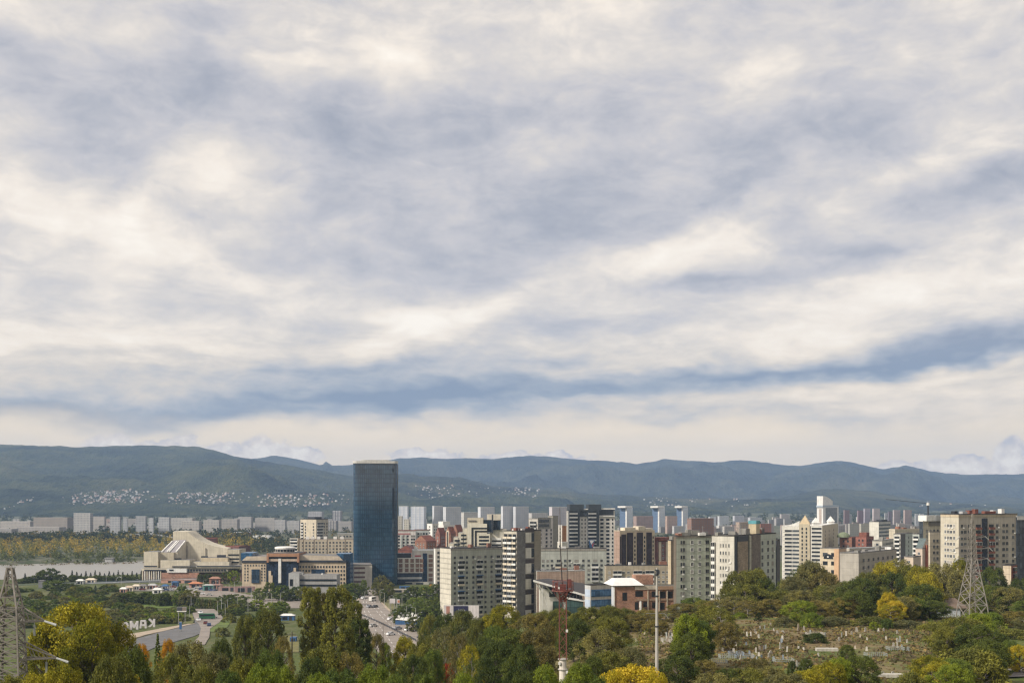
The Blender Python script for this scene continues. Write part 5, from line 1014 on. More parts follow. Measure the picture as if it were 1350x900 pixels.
# ---------------------------------------------------------------- houses scattered over the hillsides
def hillgrid(H):
    vs, nu, nv = H; return vs, nu, nv
def on_hill(H, px, py):
    """nearest point of a hill sheet seen along the line through (px, py)"""
    vs, nu, nv = H; i = int((px + 420) / 2220 * nu); n = nu + 1; best = None
    for j in range(nv):
        a, b_ = vs[j * n + i], vs[(j + 1) * n + i]; ya, yb = pix(a)[1], pix(b_)[1]
        if yb <= py <= ya: k = (ya - py) / (ya - yb + 1e-9); return Vector(a).lerp(Vector(b_), k)
    return None
hv = [(-6, -5, 0), (6, -5, 0), (6, 5, 0), (-6, 5, 0), (-6, -5, 6), (6, -5, 6), (6, 5, 6), (-6, 5, 6), (-6.6, 0, 10.5), (6.6, 0, 10.5)]
hf = [(0, 1, 5, 4), (1, 2, 6, 5), (2, 3, 7, 6), (3, 0, 4, 7), (4, 5, 9, 8), (6, 7, 8, 9), (5, 6, 9), (7, 4, 8)]
hm = [mesh('hillside_house', hv, hf, [paint(a), paint(r_)], [0, 0, 0, 0, 1, 1, 0, 0]) for a, r_ in (((.46, .44, .41), (.34, .34, .34)), ((.40, .33, .27), (.22, .12, .09)), ((.33, .30, .28), (.30, .29, .28)), ((.52, .50, .48), (.20, .12, .10)))]
q = random.Random(5); n = 0; rest_h = []
for H, x0, x1, ya, yb, cnt, where in ((HL, 85, 215, 645, 662, 240, 'left wooded hill'), (HL, 215, 330, 650, 664, 150, 'left wooded hill'), (HL, 330, 462, 652, 668, 120, 'left wooded hill'), (HL, 0, 50, 655, 672, 14, 'left wooded hill'), (HM, 525, 640, 640, 664, 80, 'middle foothills'), (HM, 640, 740, 640, 662, 80, 'middle foothills'), (HM, 780, 1040, 656, 668, 50, 'middle foothills'), (HM, 1180, 1330, 660, 668, 10, 'middle foothills')):
    for i in range(cnt):
        px = x0 + (x1 - x0) * (q.random() * .6 + .4 * (i + .5) / cnt); py = ya + (yb - ya) * q.random() ** 1.2
        if where == 'left wooded hill' and x0 == 85: py = 645 + abs(px - 165) * .06 + (q.random() ** .9) * 17
        if where == 'left wooded hill' and x0 == 0: py = 672 - px * .34 + q.uniform(-2, 2)
        p = on_hill(H, px, py)
        if p is None: continue
        p = p + Vector((q.uniform(-11, 11), q.uniform(-6, 6), 0)); n += 1; k_, rz_, sc_ = q.choice(hm), q.uniform(-.6, .6), q.choice((.3, .38, .45, .55, .75))
        if n % 5 > 1: rest_h.append((k_, p, rz_, sc_)); continue
        o = link('hillside_house', k_, None, p - Vector((0, 0, 1.5)), rz_, sc_)
        tag(o, 'tiny pale house among many scattered on the ' + where, 'house', 'houses on the ' + where)
hb_ = MB(); mats = [m_ for k_ in hm for m_ in k_.materials]
for k_, p, rz_, sc_ in rest_h:                                          # past 300 houses: the rest as one mass
    M = Matrix.Translation(p) @ Matrix.Rotation(rz_, 4, 'Z') @ Matrix.Scale(sc_, 4); n0 = len(hb_.v); hb_.v += [tuple(M @ v.co) for v in k_.vertices]
    for f_ in k_.polygons: hb_.f.append(tuple(n0 + i for i in f_.vertices)); hb_.m.append(hm.index(k_) * 2 + f_.material_index); hb_.u += [(0, 0)] * len(f_.vertices)
tag(hb_.build('hillside_houses', mats), kind='stuff')

# ---------------------------------------------------------------- roads
def pixrow(y, x): return on_ground(x, y, 380, 1400)
def sheet(name, rows, mat, lift, nx=5, kind='structure'):
    """ground-hugging sheet; rows give the two edges as seen at successive rows"""
    full = []
    for (y0, a0, b0), (y1, a1, b1) in zip(rows, rows[1:]):
        k = max(1, int(abs(y1 - y0) / 2))
        full += [(y0 + (y1 - y0) * i / k, a0 + (a1 - a0) * i / k, b0 + (b1 - b0) * i / k) for i in range(k)]
    full.append(rows[-1]); P_ = []
    for y, a, b_ in full:
        A, B = pixrow(y, a), pixrow(y, b_); P_.append([Vector((A.x + (B.x - A.x) * i / nx, A.y + (B.y - A.y) * i / nx, 0)) for i in range(nx + 1)])
    vs = [(p.x, p.y, ground(p.x, p.y) + lift) for r in P_ for p in r]; n = nx + 1
    fs = [(j * n + i, (j + 1) * n + i, (j + 1) * n + i + 1, j * n + i + 1) for j in range(len(P_) - 1) for i in range(nx)]
    nb = len(vs); 
    for e, side in ((0, 1), (nx, -1)):                         # kerb faces down to the ground
        for j in range(len(P_)): vs.append((vs[j * n + e][0], vs[j * n + e][1], vs[j * n + e][2] - lift - .3))
    m_ = len(P_); fs += [(j * n, nb + j, nb + j + 1, (j + 1) * n) for j in range(m_ - 1)] + [((j + 1) * n + nx, nb + m_ + j + 1, nb + m_ + j, j * n + nx) for j in range(m_ - 1)]
    return tag(link(name, mesh(name, vs, fs, mat)), kind=kind), P_
def roadmat(c, name='asphalt'):
    m, t, b = material(name); p = wpos(t); n = noise(t, p, .16, 5, .6); f = noise(t, p, 1.6, 3)
    put(t, b.inputs['Base Color'], mixc(t, n.smooth(.32, .68) * .7 + f * .3, tuple(q * .78 for q in c), tuple(q * 1.18 for q in c))); b.inputs['Roughness'].default_value = .85; return m
PALE = roadmat((.24, .205, .175)); ASPH = roadmat((.125, .122, .122)); PAVE = roadmat((.36, .29, .215), 'pavement')
MAIN = [(772, 487, 494), (778, 484, 496), (785, 478, 498), (793, 472, 501), (801, 469, 507), (810, 470, 518), (818, 472, 529), (826, 475, 542), (834, 479, 553), (842, 484, 560), (852, 492, 568), (866, 505, 580)]
_, MP = sheet('road', MAIN, PALE, .30, 8)
sheet('pavement', [(y, b_ + .3, b_ + (4 if 800 < y < 832 else 1.5)) for y, a, b_ in MAIN[2:10]], PAVE, .42, 2)
sheet('roadside_strip', [(y, a - (3 if y < 800 else 1), a - .2) for y, a, b_ in MAIN[1:10]], PAVE, .42, 2)
sheet('road', [(804, 253, 283), (810, 254, 291), (816, 256, 295), (822, 257, 288), (827, 240, 276), (833, 214, 270), (839, 192, 255), (846, 168, 232), (853, 155, 205), (862, 146, 186), (876, 138, 170)], ASPH, .30, 6)
sheet('plaza', [(803, 254, 282), (810, 254.5, 291), (817, 257, 294), (823, 262, 286), (829, 265, 277), (840, 262, 276), (850, 252, 270)], PALE, .36, 5)
sheet('pavement', [(822, 252, 258), (825, 236, 246), (829, 213, 230), (833, 192, 214), (837, 168, 194), (842, 160, 176), (850, 150, 162)], PAVE, .45, 3)
sheet('lawn', [(790, 186, 205), (794, 184, 224), (798, 186, 236), (802, 190, 222)], paint((.12, .17, .03), .95, .3, .1), .2, 4)
sheet('lawn', [(815, 289, 302), (820, 284, 304), (826, 278, 300), (833, 274, 292)], paint((.12, .16, .035), .95, .3, .1), .25, 3)
sheet('verge', [(812, 249, 254), (818, 246, 256), (823, 240, 254)], paint((.15, .155, .04), .95, .3, .1), .5, 2)
sheet('embankment_road', [(779, 252, 300), (783, 250, 322), (787, 256, 345)], PALE, .25, 8)
sheet('embankment_road', [(789, 318, 400), (793, 322, 470), (798, 326, 476), (802, 340, 470)], PALE, .25, 8)
sheet('car_park', [(772, 165, 262), (776, 165, 285), (779, 175, 300)], roadmat((.20, .18, .155)), .2, 8)
sheet('verge', [(790, 501.5, 516), (797, 507, 520), (805, 515, 524)], paint((.16, .15, .06), .95, .3, .1), .5, 3)
sheet('path', [(838, 367, 392), (846, 366, 394), (860, 364, 394)], paint((.17, .155, .05), .95, .3, .1), .2, 3)
lm = MB()
for j in range(0, len(MP) - 1, 1):
    for k in (2, 3, 5, 6):
        if j % 2 == 0:
            a, b_ = MP[j][k], MP[j + 1][k]; w_ = Vector((.16, 0, 0)); up = lambda p: Vector((p.x, p.y, ground(p.x, p.y) + .33))
            lm.quad(up(a - w_), up(a + w_), up(b_ + w_), up(b_ - w_))
tag(lm.build('lane_marking', paint((.62, .60, .56))), kind='structure')
x0 = tag(link('road', mesh('road', [(28, 160, ground(28, 160) + .1)], [], ASPH)), kind='structure'); bpy.data.objects.remove(x0)
rr = MB()
for i in range(16):
    x0, x1 = 66 + 4 * i, 70 + 4 * i; ya = lambda x: 184 + (x - 75) * .5
    rr.quad(*[(x, y, ground(x, y) + .25) for x, y in ((x0, ya(x0) - 4), (x1, ya(x1) - 4), (x1, ya(x1) + 5), (x0, ya(x0) + 5))])
tag(rr.build('lane', roadmat((.17, .15, .145))), kind='structure')
# guard rail along the middle of the main road
gr = free('guard_rail', 'dark steel guard rail dividing the main road below the glass tower', 'guard rail', on_ground(505, 822)); q0 = gr.location.copy()
pts = [on_ground(a, b_) for a, b_ in ((474, 811), (486, 815.5), (499, 821.5), (512, 828), (525, 834), (538, 840.5), (548, 846))]
g = MB()
for a, b_ in zip(pts, pts[1:]):
    for z in (.8, 1.3): g.bar(a - q0 + Vector((0, 0, z)), b_ - q0 + Vector((0, 0, z)), .22)
g.build('rail', CHAR, gr)
for i in range(0, 24):
    k = i / 23 * (len(pts) - 1); j = min(int(k), len(pts) - 2); p = pts[j].lerp(pts[j + 1], k - j) - q0; g = MB(); g.bar(p, p + Vector((0, 0, 1.4)), .2); g.build('post', CHAR, gr)
# viaduct on the left
vd = free('viaduct', 'long low concrete viaduct with railing crossing in front of the river', 'bridge', PG(90, 930)); q0 = vd.location.copy()
vp = [P(px, py, D_) - q0 for px, py, D_ in ((-60, 775.5, 905), (0, 773.3, 915), (60, 771.2, 925), (100, 770, 930), (150, 768, 940), (200, 765.8, 952), (262, 763.5, 965))]; g = MB(); h = MB()
for a, b_ in zip(vp, vp[1:]):
    for o in (0, 2.2, 4.4, 6.6): g.bar(a + Vector((0, o, -.6)), b_ + Vector((0, o, -.6)), 2.3)
    h.bar(a + Vector((0, -1.2, 1.6)), b_ + Vector((0, -1.2, 1.6)), .25); h.bar(a + Vector((0, -1.2, 1.0)), b_ + Vector((0, -1.2, 1.0)), .2)
g.build('deck', paint((.33, .34, .35)), vd); h.build('railing', paint((.22, .26, .31)), vd)
for i in range(18):
    k = i / 17 * (len(vp) - 1); j = min(int(k), len(vp) - 2); p = vp[j].lerp(vp[j + 1], k - j); g = MB(); g.bar(p + Vector((0, 3, -1)), Vector((p.x, p.y + 3, ground(p.x + q0.x, p.y + 3 + q0.y) - q0.z - .5)), 1.1); g.build('pier', CONC, vd)
s = Solid('stone_gatehouse', 'small dark stone hut standing in front of the long viaduct', 53, 890); s.rect('wall', 50.5, 765.5, 57.5, 776, 890, 4, paint((.17, .17, .18)), ROOFG); s.rect('cap', 50.2, 764.6, 57.8, 765.4, 889.8, 4.4, ROOFG)

# ---------------------------------------------------------------- cars and buses
carpaint = [paint(c, .3, .05, spec=.6) for c in ((.72, .72, .72), (.05, .05, .055), (.30, .31, .33), (.12, .02, .02), (.04, .07, .16), (.45, .44, .42))]
def carbody():
    b = MB(); prof = [(-2.15, .35), (-2.15, .95), (-1.95, 1.05), (-1.45, 1.08), (-.95, 1.50), (.55, 1.52), (1.15, 1.02), (2.0, .90), (2.15, .70), (2.15, .35)]
    L = [Vector((x, -.86, z)) for x, z in prof]; Rr = [Vector((x, .86, z)) for x, z in prof]; b.poly(L[::1]); b.poly(Rr[::-1])
    for i in range(len(prof)): j = (i + 1) % len(prof); b.quad(L[j], L[i], Rr[i], Rr[j])
    return b
def carglass():
    b = MB()
    for y in (-.875, .875): b.poly([(x, y, z) for x, z in ((-1.35, 1.10), (1.0, 1.08), (.5, 1.44), (-.88, 1.42))][::(1 if y < 0 else -1)])
    b.quad((1.12, -.7, 1.07), (1.12, .7, 1.07), (.60, .66, 1.49), (.60, -.66, 1.49)); b.quad((-1.44, .7, 1.12), (-1.44, -.7, 1.12), (-1.0, -.66, 1.47), (-1.0, .66, 1.47)); return b
_cb = carbody().data('body', [carpaint[0]]); _cg = carglass().data('car_window', [DARKG])
wb = MB(); wb.lathe([(.0, -.1), (.32, -.1), (.32, .1), (0, .1)], 12); _wh = wb.data('wheel', [CHAR])
def car(p, heading, col, label, cat='car', sc_=1.12, name='car', group='cars on the roads'):
    o = tag(link(name, None, None, p, heading, sc_), label, cat, group)
    b_ = link('body', _cb, o); b_.material_slots[0].link = 'OBJECT'; b_.material_slots[0].material = carpaint[col]; link('window', _cg, o)
    for x in (-1.35, 1.35):
        for y in (-.8, .8): w_ = link('wheel', _wh, o, (x, y, .32)); w_.rotation_euler = (R(90), 0, 0)
    return o
def van(p, heading, mat, label, name, cat, L=5.4, H=2.5, W=2.0, group=None):
    o = tag(link(name, None, None, p, heading), label, cat, group); b = MB(); b.box(-L / 2, -W / 2, .4, L / 2 - .5, W / 2, H, 0); b.poly([(L / 2 - .5, -W / 2, .4), (L / 2, -W / 2, .4), (L / 2, -W / 2, H * .55), (L / 2 - .5, -W / 2, H)]); b.poly([(L / 2 - .5, W / 2, .4), (L / 2 - .5, W / 2, H), (L / 2, W / 2, H * .55), (L / 2, W / 2, .4)]); b.quad((L / 2, -W / 2, .4), (L / 2, W / 2, .4), (L / 2, W / 2, H * .55), (L / 2, -W / 2, H * .55)); b.quad((L / 2, -W / 2, H * .55), (L / 2, W / 2, H * .55), (L / 2 - .5, W / 2, H), (L / 2 - .5, -W / 2, H)); b.build('body', mat, o)
    g = MB(); g.box(-L / 2 + .4, -W / 2 - .02, H * .56, L / 2 - .8, -W / 2 + .05, H * .84); g.box(-L / 2 + .4, W / 2 - .05, H * .56, L / 2 - .8, W / 2 + .02, H * .84); g.box(L / 2 - .3, -W / 2 + .1, H * .56, L / 2 - .02, W / 2 - .1, H * .8); g.build('window', DARKG, o)
    for x in (-L * .32, L * .32):
        for y in (-W / 2 + .05, W / 2 - .05): w_ = link('wheel', _wh, o, (x, y, .4)); w_.rotation_euler = (R(90), 0, 0); w_.scale = (1.25,) * 3
    return o
def onroad(px, py, z=.32): p = on_ground(px, py, 380); p.z += z; return p
for px, py, c, hd, lab in [(482, 784.5, 1, 70, 'dark car on the left lane near the foot of the glass tower'), (479, 790, 0, 72, 'white car second from top on the left lanes of the main road'), (487, 801.5, 2, 60, 'grey car side by side with a darker one on the main road'), (494.3, 801.5, 1, -118, 'dark car right of a grey car on the main road'),
    (515.5, 817.5, 0, -130, 'white car at the right kerb beside the white roofed tent'), (492, 826.5, 5, 48, 'silver car below the guard rail near the dark poplars'), (515.5, 838, 0, 40, 'white car lowest on the main road before the trees'), (524.5, 830, 2, 42, 'grey car alongside the guard rail'), (539, 832, 0, -140, 'white car half hidden by the yellow green tree'), (488, 775.5, 1, 75, 'dark car farthest up the main road at the white banded block'),
    (264, 809, 0, -60, 'white car highest on the pale plaza by the bus'), (261.5, 819, 0, -65, 'white car at the left side of the pale plaza'), (281.5, 815.5, 5, 20, 'silver car tailing the green bus'), (271, 823, 3, 100, 'dark red car below the green bus'), (275.5, 825.5, 4, 110, 'small blue car behind the dark red car'), (335, 794, 0, 10, 'white car on the embankment road below the office palace'), (266, 784, 0, 10, 'white car parked under the orange awning'), (276, 785.5, 5, 10, 'silver car parked below the green kiosk'), (556, 842, 1, 40, 'dark car in the gap right of the yellow green tree')]:
    car(onroad(px, py), R(hd), c, lab)
van(onroad(491.3, 792.5), R(65), WHITE, 'tall white van on the main road below the glass tower', 'van', 'van', 6.4, 3.0, 2.3, 'vans and buses')
van(onroad(273, 816.5), R(12), paint((.03, .13, .06), .35), 'green city bus on the pale plaza', 'bus', 'bus', 9, 3.3, 2.6, 'vans and buses')
q = random.Random(3)
for i in range(22):
    px = 168 + 132 * (i + q.random() * .7) / 22; py = 776 + q.uniform(-2, 3)
    car(onroad(px, py, .24), R(q.uniform(-15, 15)), q.choice((0, 0, 2, 1, 5, 3, 4)), 'parked car lined up on the car park between viaduct and concert hall', 'car', 1.15, 'parked_car', 'cars parked below the concert hall')

# ---------------------------------------------------------------- kiosks, boards, machines along the roads
def kiosk(px, py, w_, h_, wall, roof, label, name='kiosk', cat='kiosk', over=.5, rise=.8, D=None, dep=4.0):
    p = on_ground(px, py, 380) if D is None else PG(px, D); o = free(name, label, cat, p); g = MB(); x = w_ / 2; g.box(-x, 0, -.3, x, dep, h_); g.build('wall', wall, o)
    r = MB(); A = [(-x - over, -over, h_), (x + over, -over, h_), (x + over, dep + over, h_), (-x - over, dep + over, h_)]; r.poly(A[::-1]); T = [(-x * .55, dep * .4, h_ + rise), (x * .55, dep * .4, h_ + rise), (x * .55, dep * .6, h_ + rise), (-x * .55, dep * .6, h_ + rise)]; r.poly(T)
    for i in range(4): r.quad(A[i], A[(i + 1) % 4], T[(i + 1) % 4], T[i])
    r.build('roof', roof, o); d = MB(); d.box(-x * .6, -.06, .3, x * .1, .02, h_ * .75); d.build('window', DARKG, o); d = MB(); d.box(x * .3, -.06, 0, x * .7, .02, h_ * .8); d.build('door', CHAR, o); return o
ORNG = paint((.50, .20, .10)); TEAL = paint((.05, .20, .17)); PINK = paint((.48, .28, .22))
kiosk(257, 774.5, 9, 3.4, PINK, ORNG, 'stall with wide orange awning in front of concert hall', 'market_stall', 'stall', 1.2, 1.2); kiosk(274, 778.5, 8, 4.2, TEAL, LIGHTG, 'green glazed kiosk right of the orange awning'); kiosk(284, 776, 10, 3, paint((.33, .20, .16)), paint((.30, .18, .15)), 'brown kiosk with flat roof right of green kiosk'); kiosk(230, 773, 5, 3.6, BLUEP, BLUEP, 'dark blue kiosk left of the orange awning')
kiosk(236, 768.5, 30, 2.6, PINK, paint((.46, .27, .21)), 'long pink terrace wall below the concert hall podium', 'terrace_building', 'building', .3, .3); kiosk(283, 770, 9, 4.5, paint((.30, .15, .11)), paint((.32, .17, .12)), 'rust brown pavilion with pitched roof beside terrace', 'pavilion', 'pavilion', .6, 1.6); kiosk(300, 779, 14, 3.4, paint((.30, .19, .17)), paint((.30, .19, .17)), 'long maroon screen wall below the office palace', 'screen_wall', 'wall', .1, .2, None, 1); kiosk(322, 780.5, 16, 4.4, paint((.27, .17, .16)), paint((.27, .17, .16)), 'second maroon screen wall under the office palace left wing', 'screen_wall', 'wall', .1, .2, None, 1)
for px, py, w_, c, rc, lab in [(162, 781, 5, PINK, WHITE, 'cream roofed hut at left end of the promenade'), (170, 779, 6, CREAM, paint((.5, .4, .3)), 'sand roofed hut on the promenade, second from left'), (179, 777, 6, LIGHTG, CREAM, 'grey hut on the promenade below the viaduct'), (188, 776.5, 6, CREAM, ROOFG, 'tan hut with dark roof below the viaduct'), (200, 776, 7, PINK, LIGHTG, 'pink hut near the hall columns'), (207, 782.5, 7, WHITE, WHITE, 'white roofed hut above the lawn'), (217, 777, 5, LIGHTG, BLUEP, 'hut with blue roof in front of the podium'), (119, 768.5, 8, CREAM, CREAM, 'cream river house behind the viaduct'), (105, 770, 6, LIGHTG, WHITE, 'white river house behind the viaduct'), (157, 766, 6, WHITE, LIGHTG, 'pale hut between spruces and concert hall')]:
    kiosk(px, py, w_, 2.8, c, rc, lab, 'hut', 'hut', .4, 1.3)
kiosk(378, 818, 8.5, 2.8, BLUEP, WHITE, 'blue shop pavilion with white roof band left of the dark poplars', 'shop_pavilion', 'pavilion', .3, 1.0); kiosk(386, 846, 3, 2.2, BLUEP, BLUEP, 'small blue cabin in the gap left of the dark poplars', 'cabin', 'cabin', .1, .2); kiosk(345, 848, 4, 1.8, BLUEP, paint((.5, .48, .44)), 'blue cabin hidden under the olive tree', 'cabin', 'cabin', .2, .4)
p = on_ground(538, 823, 380); o = free('tent_pavilion', 'white ridged tent roof with blue gable beside the main road', 'tent', p); g = MB()
for i in range(5):
    x0, x1 = -7 + 2.2 * i, -4.8 + 2.2 * i; g.quad((x0, -2, 3.0 - .2 * i), (x1, -2, 2.9 - .2 * i), ((x0 + x1) / 2 + 2.0, 6, 6.2), (x0 + 2.0, 6, 6.2)); g.tri((x1, -2, 2.9 - .2 * i), (x1 + .02, -2, 2.8 - .2 * i), ((x0 + x1) / 2 + 2, 6, 6.2))
g.quad((-7, -2, 3), (-5, 6, 6.2), (-5, 8, 0), (-7, -2, 0)); g.build('canopy', WHITE, o); g = MB(); g.quad((4, -2, .2), (8.6, 2, .2), (7.4, 5, 4.6), (3.8, -2, 2.2)); g.quad((-7, -1.9, 0), (4, -1.9, 0), (4, -1.9, 2.0), (-7, -1.9, 2.6)); g.box(3.9, 0, 0, 7.6, 5.8, 2.2); g.build('side_wall', BLUEP, o); g = MB(); g.bar((3.9, -2.1, 2.1), (7.4, 4.6, 4.9), .7); g.build('white_trim', WHITE, o)
kiosk(520.5, 812.5, 3.4, 2.4, paint((.30, .15, .10)), paint((.05, .22, .33)), 'small teal roofed booth at the kerb left of the white tent', 'booth', 'booth', .5, .9); kiosk(533, 776.5, 8, 2.4, BLUEP, BLUEP, 'blue site container in front of the brown pier office', 'container', 'container', .05, .1); kiosk(541, 770.5, 30, 2.2, paint((.42, .40, .35)), paint((.40, .40, .38)), 'long pale site fence below the dark blue office base', 'site_fence', 'fence', .1, .1, None, .6); kiosk(528, 781, 18, 2.6, paint((.38, .34, .28)), paint((.40, .36, .30)), 'beige low shed below the blue site container', 'shed', 'shed', .2, .3); kiosk(556, 786, 18, 1.6, LIGHTG, LIGHTG, 'grey concrete barrier in front of orange excavator', 'barrier', 'barrier', .05, .1, None, .6)
p = on_ground(561, 779, 380); o = free('excavator', 'orange excavator with raised arm in front of grey panel block', 'excavator', p); OX = paint((.52, .20, .03), .5)
g = MB(); g.box(-2.6, 0, 0, 1.4, 2.6, .9); g.build('track', CHAR, o); g = MB(); g.box(-2.6, .2, 1.0, .8, 2.5, 2.5); g.build('body', OX, o); g = MB(); g.box(-.2, .1, 1.6, 1.1, 1.3, 3.2); g.build('cab', DARKG, o); g = MB(); g.bar((.9, 1.2, 1.8), (4.2, 1.2, 4.9), .7); g.bar((4.2, 1.2, 4.9), (6.2, 1.2, 3.2), .55); g.build('arm', OX, o); g = MB(); g.box(5.7, .7, 2.3, 6.7, 1.7, 3.2); g.build('bucket', CHAR, o)
def board(px, D, py0, py1, w_px, label, panels, name='billboard', th=0):
    a = PG(px, D); o = free(name, label, 'billboard', a); z0, z1 = CZ + (HY - py1) / F * D - a.z, CZ + (HY - py0) / F * D - a.z; W = w_px / F * D
    g = MB(); g.box(-W / 2, 0, z0, W / 2, .5, z1); g.build('frame', LIGHTG, o)
    for i, (f0, f1, h0, h1, mt) in enumerate(panels):
        g = MB(); g.box(-W / 2 + W * f0, -.10 - .03 * i, z0 + (z1 - z0) * h0, -W / 2 + W * f1, .01, z0 + (z1 - z0) * h1); g.build('panel', mt, o)
    for x in (-W * .35, W * .35): g = MB(); g.bar((x, .3, -.4), (x, .3, z0), .35); g.build('post', STEEL, o)
    return o
SKIN = paint((.40, .20, .16)); PW = paint((.62, .57, .57)); NAVY = paint((.018, .018, .06))
o = board(608.5, 520, 797.5, 815, 47, 'wide billboard with portrait, navy sign and white panel below grey panel block', [(.0, .26, .0, .99, PW), (.07, .17, .35, .94, SKIN), (.09, .155, .18, .36, CHAR), (.28, .68, .30, .96, NAVY), (.70, .985, -.1, .99, PW)])
W = 47 / F * 520; z0 = CZ + (HY - 815) / F * 520 - o.location.z; HH = 17.5 / F * 520; g = MB(); x = -W / 2 + W * .42
for i, w_ in enumerate((.30, .26, .42, .24, .34, .28)):                # the blurred white word on the navy sign
    zz = z0 + HH * .58; g.box(x, -.36, zz, x + w_ * .35, -.15, zz + .95 - .25 * (i % 2)); g.box(x, -.36, zz, x + w_, -.15, zz + .28); x += w_ + .22
g.build('lettering', paint((.70, .70, .74)), o)
board(517.5, 690, 788.5, 795, 7.5, 'white roadside billboard right of the tan tree', [(.03, .97, .05, .95, PW)]); board(525, 688, 789.5, 795, 4.5, 'small billboard with orange picture beside white roadside billboard', [(.05, .95, .05, .95, PW), (.3, .9, .2, .8, ORNG)]); board(239.5, 640, 799.5, 806, 12.5, 'dark roadside screen with white base above the verge', [(.02, .55, .22, .97, paint((.05, .055, .065))), (.56, .98, .22, .97, paint((.20, .16, .13))), (.0, 1, .0, .18, WHITE)]); board(238, 600, 819, 830, 3.4, 'small upright blue notice board at the left kerb', [(.05, .95, .1, .95, BLUEP)], 'notice_board')
# white walk-past letters by the road (seen from the back)
def letter(ch, px, py, hpx, wpx, label, D):
    a = P(px, py, D); a.z = max(a.z, ground(a.x, a.y)); o = tag(link('giant_letter', None, None, a), label, 'letter', 'giant white letters by the road'); h, w_ = hpx / F * D, wpx / F * D; g = MB(); t_ = w_ * .26; d = .9
    B = lambda *q: g.bar(Vector(q[:3]), Vector(q[3:6]), t_)
    if ch == 'O':
        for i in range(12):
            a0, a1 = 2 * math.pi * i / 12, 2 * math.pi * (i + 1) / 12; B((w_ - t_) / 2 * math.cos(a0), 0, h / 2 + (h - t_) / 2 * math.sin(a0), (w_ - t_) / 2 * math.cos(a1), 0, h / 2 + (h - t_) / 2 * math.sin(a1))
    if ch == 'M': B(-w_ / 2 + t_ / 2, 0, 0, -w_ / 2 + t_ / 2, 0, h); B(w_ / 2 - t_ / 2, 0, 0, w_ / 2 - t_ / 2, 0, h); B(-w_ / 2 + t_ / 2, -.05, h - t_ / 2, 0, -.05, h * .25); B(0, -.07, h * .25, w_ / 2 - t_ / 2, -.07, h - t_ / 2)
    if ch == 'A': B(-w_ / 2 + t_ / 2, 0, 0, -w_ * .26, 0, h - t_ / 2); B(w_ / 2 - t_ / 2, 0, 0, w_ * .26, 0, h - t_ / 2); B(-w_ * .34, -.04, h - t_ * .6, w_ * .34, -.04, h - t_ * .6); B(-w_ * .36, -.06, h * .38, w_ * .36, -.06, h * .38)
    if ch == 'K': B(w_ / 2 - t_ / 2, 0, 0, w_ / 2 - t_ / 2, 0, h); B(w_ * .3, -.05, h * .5, -w_ / 2 + t_ / 2, -.05, h); B(w_ * .3, -.07, h * .5, -w_ / 2 + t_ / 2, -.07, 0)
    for v in range(len(g.v)): g.v[v] = (g.v[v][0], g.v[v][1] * 1.0, g.v[v][2])
    g.build('letter_body', paint((.58, .55, .55)), o)
letter('O', 165.5, 836, 11, 9, 'giant white letter O, mostly behind the yellow tree', 610); letter('M', 177, 835, 11, 11, 'giant white letter M, second of the roadside letters', 614); letter('A', 189, 833.5, 11, 9.5, 'giant white letter A with rounded top by the road', 620); letter('K', 200, 832, 10.5, 9, 'giant white letter K seen mirrored, last of the roadside letters', 626)
# street lamps
lb = MB(); lb.bar((0, 0, -.3), (0, 0, 9.5), .30, 0, .16, 6); _lp = lb.data('pole', [paint((.45, .44, .42))]); lb = MB(); lb.bar((0, 0, 9.4), (1.8, 0, 10.0), .12); _la = lb.data('arm', [STEEL]); lb = MB(); lb.box(1.6, -.22, 9.9, 2.5, .22, 10.1); _lh = lb.data('lamp_head', [LIGHTG])
LAMPS = []
def lamp(px, py, D=None, k=1.0):
    p = PG(px, D) if D else on_ground(px, py, 380); o = link('street_lamp', None, None, p, R(rnd.choice((0, 180))), k); link('pole', _lp, o); link('lamp_head', _lh, link('arm', _la, o)); LAMPS.append(o)
for px, py in ((252, 806), (250, 815), (287, 812), (292, 810), (297, 817), (300, 808), (313, 804), (327, 806), (331, 800), (337, 805), (352, 800), (358, 801), (370, 802), (268, 780), (243, 779), (211, 779), (184, 778), (281, 782), (290, 783), (302, 786), (309, 785), (317, 788), (323, 789), (332, 791), (420, 800), (452, 800), (481, 797), (501, 796), (507, 800), (513, 803), (523, 808), (536, 822), (548, 825), (551, 829), (484, 835), (518, 826), (530, 803), (470, 806), (516, 769), (534, 768), (552, 769), (571, 770), (197, 778), (226, 778), (160, 770), (140, 768)): lamp(px, py, None, rnd.uniform(.85, 1.1))
for px, py, hpx, D, lab in ((505, 840, 20, 560, 'dark timber pole at the right of the rust coloured small tree'), (385, 872, 40, 250, 'dark wooden pole in the gap left of the poplars'), (400, 880, 26, 240, 'second thin wooden pole in the gap left of the poplars')):
    p = PG(px, D); o = free('wooden_pole', lab, 'pole', p); g = MB(); zt = CZ + (HY - py + hpx) / F * D - p.z; g.bar((0, 0, -.3), (0, 0, zt), .32, 0, .2, 6); g.build('shaft', paint((.10, .08, .065)), o); g = MB(); g.bar((-.9, 0, zt - .7), (.9, 0, zt - .7), .16); g.build('crossarm', paint((.10, .08, .065)), o)

